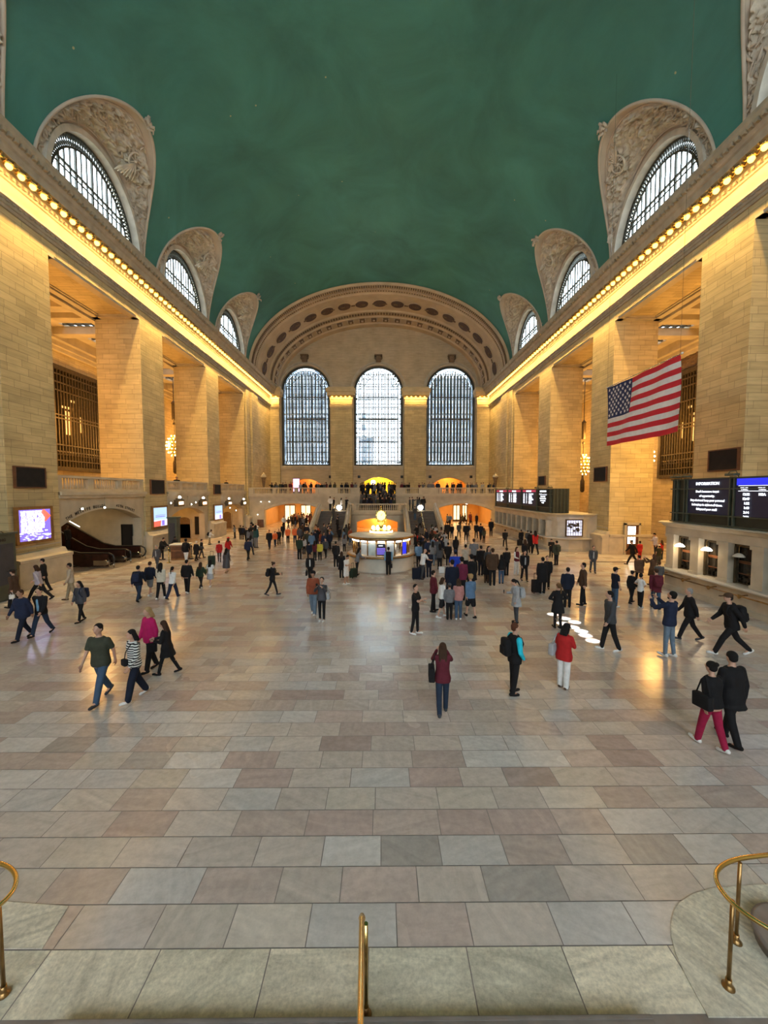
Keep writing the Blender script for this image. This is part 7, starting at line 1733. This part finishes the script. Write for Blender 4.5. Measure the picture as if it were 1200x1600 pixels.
a = PP(871, 982, 912, 355, 'woman with a light brown ponytail in a flared black coat and leggings', pose='hips', fem=1, top='coat', topc='black', botc='black', bot='skinny', hair='ponytail', hairc='l', len=.62)
PP(886, 949, 887, 15, 'man in a black jacket standing beside the flared black coat', pose='stand', top='jacket', topc='dnavy', botc='black', hairc='k')
PP(910, 946, 880, 285, 'man in a dark brown jacket with glasses striding left', pose='wide', top='jacket', topc='brown', botc='black', hairc='k', glasses=1)
a = PP(806, 973, 905, 268, 'woman in a grey coat and sunglasses looking at her phone', pose='phone', fem=1, top='coat', topc='lgrey', botc='dgrey', hair='ponytail', hairc='k', glasses=1, len=.68)
attach(a, 'backpack', 'lgrey', 'pale grey backpack of the woman in the grey coat'); attach(a, 'phone', 'black', 'phone held by the woman in the grey coat')
PP(952, 1017, 924, 275, 'person in a dark grey hoodie and black trousers with white shoes', pose='stroll2', top='sweater', topc='dgrey', botc='black', shoec='white', hairc='k', hood=1)
PP(926, 895, 853, 195, 'man in an open olive jacket walking towards the viewer near the passage', pose='stroll', top='jacket', topc='dgrey', inner=1, innerc='lgrey', botc='dgrey', hairc='k')
PP(960, 948, 887, 88, 'man in a navy T-shirt, cap and blue jeans facing right', pose='stand', top='tee', topc='dnavy', botc='jean', hat='cap', hatc='black', hairc='k', shoec='white')
PP(986, 943, 892, 70, 'person in black with a black hood left of the white T-shirt', pose='stroll', top='jacket', topc='black', botc='black', hairc='k', fem=1, hair='bun', hood=1)
PP(1000, 949, 897, 80, 'woman in a white T-shirt and wide black trousers', pose='hips', fem=1, top='tee', topc='white', botc='black', bot='wide', hair='bun', hairc='k', shoec='white')
a = PP(1024, 951, 889, 20, 'person in a maroon hooded top and jeans near the counter corner', pose='stroll', top='jacket', topc='maroon', botc='jean', hairc='b', hood=1, len=.75)
attach(a, 'backpack', 'maroon', 'maroon backpack near the counter corner')
PP(998, 912, 868, 10, 'person in a bulky dark coat walking away towards the passage', pose='stroll', top='puffer', topc='brown', botc='black', hairc='k', fat=1.15, len=.7)
a = PP(1044, 1026, 924, 335, 'bearded man in a navy sweater and grey jeans holding up a phone', pose='photo', top='sweater', topc='navy', botc='ljean', bot='skinny', shoec='white', hairc='k', beard=1)
attach(a, 'phone', 'black', 'phone held up by the bearded man in the navy sweater')
PP(1076, 1000, 918, 292, 'grey-haired man in a black jacket walking left', pose='walk', top='jacket', topc='black', botc='black', hairc='g', fat=1.08, shoec='dgrey')
a = PP(1141, 1023, 919, 285, 'man in a cap and black hooded top striding past the ticket counter', pose='stride', top='jacket', topc='black', botc='black', shoec='white', hat='cap', hatc='brown', hairc='k', hood=1)
attach(a, 'backpack', 'black', 'black backpack of the man striding past the ticket counter')
a = PP(1109, 1168, 1036, 350, 'woman in a black sweater and crimson trousers arm in arm with a man', pose='stroll', fem=1, top='sweater', topc='black', botc='magpants', hair='bun', hairc='k', shoec='white', fat=1.12, len=.86)
attach(a, 'shoulder_bag', 'black', 'bulky black backpack slung on the left shoulder of the woman in crimson trousers', side=-1, big=1.1)
PP(1140, 1161, 1020, 353, 'man in a black jacket and black trousers beside the woman in crimson trousers', pose='stroll2', top='jacket', topc='black', botc='black', hairc='k', fat=1.15, len=.72)
# group in front of the booth, right
a = PP(660, 905, 858, 60, 'balding man in a white T-shirt beside two suitcases', pose='lean', top='tee', topc='white', botc='dgrey', hair='bald')
suitcase(650, 906, 'dnavy', 'black suitcase left of the balding man in white', 0.1); suitcase(658, 904, 'dnavy', 'dark suitcase right behind the first by the balding man', 0.2)
PP(670, 902, 859, 0, 'person in a navy top with a pale printed back near the suitcases', pose='stand', top='shirt', topc='dnavy', botc='dnavy', hairc='k')
PP(677, 956, 892, 80, 'man in a dark maroon jacket striding right', pose='wide', top='jacket', topc='maroon', botc='black', hairc='k', len=.8)
PP(690, 965, 903, 75, 'woman in a white hooded top and black shorts', pose='stroll', fem=1, top='sweater', topc='white', bot='shorts', botc='black', hair='bob', hairc='b', shoec='white')
PP(702, 968, 912, 0, 'shorter person in a grey hooded top and black trousers', pose='stand', top='sweater', topc='grey', botc='black', hairc='b', hat='cap', hatc='dgrey')
PP(716, 968, 905, 2, 'woman in a pink sweater and pale blue jeans', pose='stand', fem=1, top='sweater', topc='pink', botc='jean', hair='bob', hairc='b', shoec='white')
a = PP(735, 965, 898, 345, 'blonde woman in a denim vest and black shorts', pose='stroll', fem=1, top='jacket', topc='denim', bot='shorts', botc='black', hair='curly', hairc='y', shoec='black')
PP(711, 920, 849, 0, 'person in a bright blue football jersey', pose='stand', top='tee', topc='blue', botc='dnavy', hairc='k', hat='cap', hatc='navy', fat=1.1)
PP(706, 945, 873, 355, 'person in a long navy coat in front of the blue jersey', pose='stand', top='coat', topc='dnavy', botc='black', hairc='k')
PP(721, 938, 870, 0, 'person in a maroon hooded top with their back turned', pose='stand', fem=1, top='sweater', topc=(.15, .02, .05), botc='black', hairc='k', hair='bun', hood=1)
PP(736, 932, 864, 350, 'tall person in black right of the maroon hooded top', pose='stand', top='coat', topc='black', botc='black', hairc='k', hat='cap', len=.7)
PP(727, 897, 851, 0, 'person in a pale beige T-shirt with their back turned', pose='stand', top='tee', topc='beige', botc='black', hairc='k', fat=1.08)
PP(740, 890, 842, 10, 'person in a grey striped top between the beige shirt and the black jackets', pose='stand', top='tee', topc='grey', botc='black', hairc='b')
PP(751, 899, 853, 355, 'person in a black jacket and dark jeans, left of the close group', pose='stand', top='jacket', topc='black', botc='dnavy', hairc='k')
PP(763, 908, 854, 170, 'woman in a dark top facing the viewer in the close group', pose='stand', fem=1, top='jacket', topc='dgrey', botc='black', hairc='k', hair='long')
PP(769, 915, 857, 5, 'person in a dark brown jacket with their back turned in the close group', pose='stand', top='puffer', topc='brown', botc='black', hairc='b', len=.75)
PP(760, 911, 868, 20, 'woman in a dark coat, front left of the close group', pose='stand', fem=1, top='coat', topc='black', botc='brown', hairc='k', hair='long')
PP(783, 912, 867, 5, 'woman in a black top and blue jeans in the close group', pose='stand', fem=1, top='sweater', topc='black', botc='jean', hair='long', hairc='k', fat=1.1)
PP(791, 899, 856, 350, 'tall person in black, right of the close group', pose='stand', top='jacket', topc='black', botc='black', hairc='k', fat=1.05)
a = PP(807, 898, 855, 160, 'woman in a maroon vest, white sleeves and white trousers', pose='bag', fem=1, top='shirt', topc='maroon', slv2=1, slc='white', botc='white', bot='wide', hair='long', hairc='b', shoec='white')
PP(819, 908, 860, 182, 'man in an open black jacket over a grey shirt, facing the viewer', pose='stroll', top='jacket', topc='black', inner=1, innerc='lgrey', botc='black', hairc='k')
PP(847, 927, 871, 0, 'man in a long black coat beside a black suitcase', pose='stand', top='coat', topc='black', botc='black', hairc='k', fat=1.12)
PP(854, 920, 869, 195, 'person in black facing the man with the black suitcase', pose='stand', top='jacket', topc='black', botc='black', hairc='b')
suitcase(838, 927, 'black', 'black suitcase beside the man in the long black coat', 0.1)
PP(789, 855, 827, 5, 'man in black walking away along the farther ticket counter', pose='walk', top='jacket', topc='black', botc='black', hairc='k')
PP(836, 866, 829, 0, 'person with a red jacket over the shoulders at the farther counter', pose='walk', fem=1, top='jacket', topc='red', botc='black', hairc='k', hair='long')
PP(829, 864, 830, 20, 'person in black left of the red jacket at the farther counter', pose='stand', top='coat', topc='black', botc='black', hairc='k')
a = PP(869, 883, 845, 350, 'person in a dark olive coat by the rounded counter end', pose='stand', top='jacket', topc='olive', botc='black', hairc='k', len=.75)
attach(a, 'backpack', 'olive', 'olive backpack on the person by the rounded counter end')
PP(861, 872, 842, 200, 'person in black holding something at the rounded counter end', pose='phone', top='jacket', topc='black', botc='black', hairc='k')
PP(820, 882, 843, 10, 'person in black walking ahead of the open black jacket', pose='stroll', top='jacket', topc='black', botc='black', hairc='b', fem=1, hair='long')
PP(814, 852, 828, 0, 'person in black queueing at the farther counter, left of two', pose='stand', top='coat', topc='black', botc='black', hairc='k'); PP(824, 853, 829, 10, 'person in dark grey queueing at the farther counter, right of two', pose='stand', top='jacket', topc='dgrey', botc='lgrey', hairc='b')
suitcase(812, 853, 'black', 'small black suitcase by the farther counter', 0.2, .5)
# right passage
PP(988, 882, 842, 275, 'man in black striding left through the yellow-lit passage', pose='stride', top='jacket', topc='black', botc='black', hairc='k')
PP(999, 876, 856, 10, 'small person in red in the yellow-lit passage', pose='stand', fem=1, top='jacket', topc='red', botc='red', hairc='k', hair='short')
PP(1024, 870, 833, 280, 'person in a grey-violet shirt and navy trousers in the passage', pose='phone', top='shirt', topc='lilac', botc='dnavy', hairc='k')
PP(1033, 874, 846, 350, 'person in a red top near the counter corner', pose='stand', fem=1, top='tee', topc='red', botc='djean', hairc='b', hair='long')
PP(1029, 884, 857, 0, 'person in a pale cap and olive top by the counter corner', pose='stand', top='tee', topc='olive', botc='dgrey', hat='cap', hatc='white')
PP(1019, 915, 866, 330, 'woman in a long brown coat holding a phone out in the passage', pose='photo', fem=1, top='coat', topc='brown', botc='brown', hairc='b', hair='long')
PP(1029, 921, 878, 20, 'person in dark clothes half behind the ticket counter corner', pose='stand', top='jacket', topc='dgrey', botc='black', hairc='b')
# ------------------------------------------------------------------ far left and centre: smaller, still one by one
def far(lst, lod=1):
    for (px, fy, hy, hd, tc, bc, fem, pose, lab) in lst:
        PP(px, fy, hy, hd, lab, lod=lod, pose=pose, fem=fem, top='jacket' if pose != 'tee' else 'tee', topc=tc, botc=bc, hairc=random.choice('kkb'), hair='long' if fem else 'short', skin=random.choice('llm'))
far([(367, 841, 823, 270, 'grey', 'black', 1, 'phone', 'woman in a grey coat standing by the third left archway'), (376, 843, 821, 0, 'black', 'black', 0, 'stand', 'person in black, left of the pair near the third left archway'),
     (380, 843, 822, 10, 'dnavy', 'black', 0, 'stroll', 'person in dark navy, right of the pair near the third left archway'), (385, 849, 824, 180, 'black', 'black', 0, 'stroll', 'person in black in front of the left corner pier'),
     (388, 875, 840, 5, 'navy', 'black', 0, 'walk', 'person in a purple-navy jacket walking away at left centre'), (392, 868, 836, 8, 'grey', 'dgrey', 1, 'walk2', 'person in grey partly behind the purple-navy jacket'),
     (396, 852, 816, 0, 'black', 'black', 0, 'stand', 'tall person in black near the left corner pier'), (400, 856, 820, 20, 'teal', 'grey', 1, 'stand', 'person in a teal and grey top near the left corner pier'),
     (421, 858, 828, 182, 'black', 'dnavy', 0, 'stroll', 'man in an open dark jacket walking towards the viewer at left centre'), (430, 854, 830, 180, 'orange', 'djean', 0, 'stroll', 'person in a pale orange vest left of the two orange vests'),
     (436, 852, 827, 170, 'black', 'black', 0, 'stroll2', 'person in a black coat right behind the pale orange vest'), (442, 840, 819, 0, 'black', 'black', 0, 'stroll', 'person in black walking away at the mouth of the left archway'),
     (450, 849, 823, 180, 'orange', 'black', 0, 'stand', 'left of the two workers in bright orange vests'), (461, 849, 822, 180, 'orange', 'djean', 0, 'stand', 'right of the two workers in bright orange vests'),
     (468, 874, 838, 10, 'dgreen', 'black', 0, 'stand', 'person in a dark green jacket at the front of the left crowd'), (475, 866, 840, 5, 'lgrey', 'black', 1, 'stand', 'person in a black and pale striped top in the left crowd'),
     (483, 878, 848, 0, 'dnavy', 'black', 0, 'stand', 'broad person in navy behind the man in the suit'), (492, 876, 850, 20, 'maroon', 'black', 1, 'stand', 'person with a maroon backpack behind the man in the suit'),
     (500, 876, 847, 178, 'yellow', 'black', 0, 'stand', 'person with a yellow top under an open jacket in the left crowd'), (509, 872, 841, 200, 'dgrey', 'black', 0, 'stroll', 'person in dark grey beside the yellow top'),
     (515, 860, 830, 180, 'dnavy', 'black', 0, 'stroll', 'white-haired person in dark navy in front of the left stairs'), (525, 886, 846, 5, 'black', 'black', 0, 'stand', 'tall person all in black standing left of the booth'),
     (530, 846, 832, 0, 'black', 'black', 0, 'stand', 'person in black at the foot of the left stairs'), (538, 862, 838, 0, 'grey', 'black', 1, 'stand', 'person in grey just left of the booth roof'),
     (649, 868, 833, 270, 'black', 'black', 0, 'stand', 'person in black right beside the booth'), (654, 886, 848, 0, 'denim', 'black', 0, 'stand', 'person in a denim blue shirt right beside the booth'), (650, 858, 832, 0, 'red', 'black', 1, 'stand', 'person in bright red behind the booth, right side'),
     (699, 846, 815, 0, 'black', 'black', 0, 'stand', 'person in black, left of a pair on the way to the right archway'), (706, 842, 819, 0, 'black', 'djean', 0, 'stroll', 'person in black, right of a pair on the way to the right archway'),
     (717, 840, 816, 0, 'dgrey', 'black', 0, 'walk', 'person in dark grey at the mouth of the right archway'), (728, 845, 817, 5, 'black', 'black', 0, 'wide', 'person with legs apart in black before the right archway'),
     (732, 838, 818, 60, 'dgrey', 'dgrey', 0, 'stroll', 'person carrying a bundle in the right archway'), (744, 841, 817, 0, 'black', 'black', 0, 'stroll', 'person in a black coat right of the right archway'), (751, 844, 818, 0, 'dnavy', 'black', 0, 'stroll2', 'person in navy right of the right archway'),
     (756, 848, 825, 0, 'olive', 'black', 1, 'stand', 'person in an olive top and dark skirt right of the right archway'), (767, 838, 811, 180, 'black', 'black', 0, 'stand', 'person in black at the far end of the columned counter'), (712, 872, 838, 0, 'black', 'black', 1, 'stand', 'person in black with a white shopping bag above the blue jersey'),
     (697, 866, 840, 0, 'lgrey', 'dgrey', 0, 'stand', 'person in pale grey left of the blue jersey'), (676, 884, 846, 10, 'grey', 'ljean', 1, 'stand', 'person in a grey top and pale jeans in the queue right of the booth'), (687, 890, 850, 355, 'dgrey', 'black', 1, 'stand', 'person in a patterned dark top in the queue right of the booth'),
     (690, 872, 842, 350, 'black', 'black', 0, 'stand', 'person in black in the middle of the queue right of the booth'), (668, 878, 842, 340, 'navy', 'black', 0, 'stand', 'person in navy in the queue right of the booth'), (681, 868, 838, 20, 'maroon', 'black', 0, 'stand', 'person in maroon in the queue right of the booth'),
     (700, 884, 848, 5, 'black', 'black', 0, 'stand', 'person in a black jacket at the right of the queue by the booth'), (675, 862, 828, 0, 'black', 'black', 1, 'stand', 'person in black by the foot of the right stairs'), (683, 864, 829, 0, 'olive', 'dgrey', 0, 'stand', 'person in dull olive by the foot of the right stairs')])
p = at_z(690, 896); tag(MB().cbox((0, 0, 0.32), (0.17, 0.07, 0.2), bev=0.02).build('shopping_bag', fabric(C['white']), None, loc=(p.x, p.y, -0.1)), 'white shopping bag in the queue right of the booth', 'bag')
# ------------------------------------------------------------------ dense background crowd, each person an object, built from shared figures
RC = random.Random(21)
ARCH = [dict(pose='stand', top='jacket', hair='short'), dict(pose='stand', fem=1, top='coat', hair='long', len=.65), dict(pose='stroll', top='jacket', hair='short'), dict(pose='stroll2', fem=1, top='jacket', hair='long'), dict(pose='phone', top='sweater', hair='short'), dict(pose='walk', top='coat', hair='short', len=.7), dict(pose='pockets', top='puffer', hair='short'), dict(pose='photo', fem=1, top='sweater', hair='bun')]
DK = ['black', 'black', 'black', 'dnavy', 'dgrey', 'navy', 'brown', 'olive', 'slate', 'maroon', 'grey', 'lgrey', 'rust', 'white', 'denim']
BT = ['black', 'black', 'black', 'dnavy', 'djean', 'dgrey', 'jean']
def crowd(n, fn, label, group, z=0.0, hd=(0, 360), colors=DK, arch=ARCH, merge=False):
    used = [(q[1].x, q[1].y) for q in PEND]
    k = 0; tries = 0
    while k < n and tries < n * 60:
        tries += 1; x, y, zz = fn(RC)
        if any((x - a) ** 2 + (y - b) ** 2 < 0.30 for a, b in used): continue
        if zz == 0 and 40.9 < y < 53 and abs(x - SCX) < 7.7: continue
        used.append((x, y)); k += 1; tc, bc = RC.choice(colors), RC.choice(BT); A = dict(RC.choice(arch)); fem = A.get('fem', 0)
        nm = '%s in %s top and %s' % ('long-haired person' if A['hair'] == 'long' else 'person', CN.get(tc, tc), CN.get(bc, bc) + ('' if 'jean' in bc else ' trousers'))
        make_person(0, 0, 0, RC.uniform(*hd), nm + ', ' + label, group, lod=2, merge=merge, pos=Vector((x, y, zz)), Hm=RC.uniform(1.62, 1.78) * (0.96 if fem else 1), topc=tc, botc=bc, skin=RC.choice('llmd'), hairc=RC.choice('kkkbby'), **A)
def zone(x0, x1, y0, y1, z=0.0): return lambda r: (r.uniform(x0, x1), r.uniform(y0, y1), z)
def pzone(px0, px1, py0, py1): 
    def f(r):
        p = at_z(r.uniform(px0, px1), r.uniform(py0, py1)); return (p.x, p.y, 0.0)
    return f
crowd(40, zone(-13.4, -8.1, 50.8, 62.5), 'in the left archway crowd', 'crowd in the left archway')
crowd(20, pzone(466, 520, 842, 864), 'in the crowd left of the stairs', 'crowd before the left archway')
crowd(10, zone(8.0, 15.0, 55, 62), 'in the right archway', 'people in the right archway')
crowd(9, pzone(648, 700, 842, 858), 'at the right stair foot', 'people at the foot of the right stairs')
crowd(8, pzone(655, 700, 860, 880), 'in the booth queue', 'queue beside the booth')
crowd(5, pzone(385, 402, 838, 856), 'by the left corner pier', 'people by the left corner pier')
crowd(5, zone(BXc - 2.4, BXc - .9, 28.3, 30.5), 'behind the booth at left', 'people behind the booth, left'); crowd(5, zone(BXc + .6, BXc + 2.4, 28.3, 31), 'behind the booth at right', 'people behind the booth, right')
crowd(5, pzone(536, 548, 838, 868), 'left of the booth', 'people left of the booth')
# on the stairs and balcony
lz = lambda x0, x1, y0, y1: (lambda r: (r.uniform(x0, x1), r.uniform(y0, y1), LZ))
crowd(13, lz(SCX - 2.3, SCX + 2.3, 46.9, 49.0), 'on the stair landing', 'people on the landing', colors=DK[:10])
def upst(r):
    k = r.randrange(0, 12); return (SCX + r.uniform(-2.1, 2.1), YC0 + (k + .5) * (BY + .4 - YC0) / 12, LZ + (4.6 - LZ) * (k + 1) / 12)
crowd(20, upst, 'on the central upper stairs', 'people on the central upper stairs', colors=['black', 'black', 'dnavy', 'dgrey', 'grey'])
crowd(26, zone(SCX - 2.6, SCX + 2.6, 54.3, 57.5, 4.6), 'at the top of the central stairs', 'people at the top of the stairs', colors=['black', 'black', 'dnavy', 'dgrey', 'black'], merge=True)
crowd(30, zone(-16.0, SCX - 3.0, 54.1, 55.6, 4.6), 'along the far balcony, left of the central stairs', 'people on the far balcony, left', hd=(120, 240), colors=DK[:12], merge=True)
crowd(28, zone(SCX + 3.0, 16.2, 54.1, 55.6, 4.6), 'along the far balcony, right of the central stairs', 'people on the far balcony, right', hd=(120, 240), colors=DK[:12], merge=True)
crowd(4, lz(-6.2, -4.2, 47.6, 49), 'atop the left stair flight', 'people atop the left flight', colors=['black', 'lgrey', 'white']); crowd(6, lz(3.6, 6.0, 47.4, 49), 'atop the right stair flight', 'people atop the right flight', colors=['black', 'dgrey'])
for s in (-1, 1):
    def stp(r, s=s):
        k = r.choice((2, 4, 6, 9)); return (SCX + s * r.uniform(4.0, 6.4), Y0 + (k + .5) * (Y1 - Y0) / 16, LZ * (k + 1) / 16)
    crowd(3 if s < 0 else 2, stp, 'climbing the %s stair flight' % ('left' if s < 0 else 'right'), 'people on the %s stair flight' % ('left' if s < 0 else 'right'), colors=['black', 'dgrey'])
for px_, y_, k in ((278, 39.5, 1), (279.5, 40.0, 1), (355, 50.6, 2)):
    p = at_y(px_, 755, y_); make_person(0, 0, 0, 150, 'dark-clad person looking over the balustrade of the %s left bay' % ('second' if k == 1 else 'third'), 'people in the left gallery', lod=2, pos=Vector((p.x, y_ - 0.3, 4.75)), Hm=1.72, topc='black', botc='black', hairc='k', skin='m', pose='stand', top='jacket', hair='short')
# riding the escalator
for px_, c_, xx, zz in ((148, 'black', -21.0, 0.95), (131, 'rust', -22.3, 1.7)):
    p = at_x(px_, 850, xx); make_person(0, 0, 0, 90, 'person in %s riding the escalator' % ('black' if c_ == 'black' else 'a rust-red top'), None, lod=1, pos=Vector((xx, 26.05, zz)), Hm=1.75, topc=c_, botc='black', hairc='k', skin='d', pose='stand', top='jacket', hair='short')
# striped knit
m, nt, b = nodes_of('stripes'); tc = N(nt, 'ShaderNodeTexCoord'); wv = N(nt, 'ShaderNodeTexWave', bands_direction='Z', i_Scale=5.5); wv.inputs['Distortion'].default_value = 0.6
nt.links.new(tc.outputs['Object'], wv.inputs['Vector']); rp = N(nt, 'ShaderNodeValToRGB'); rp.color_ramp.interpolation = 'CONSTANT'; rp.color_ramp.elements[0].color = (.01, .01, .012, 1); rp.color_ramp.elements[1].position = 0.5; rp.color_ramp.elements[1].color = (.68, .67, .64, 1)
nt.links.new(wv.outputs['Fac'], rp.inputs[0]); nt.links.new(rp.outputs[0], b.inputs['Base Color']); b.inputs['Roughness'].default_value = 0.9
resolve_people()
bpy.data.scenes.remove(TMP)
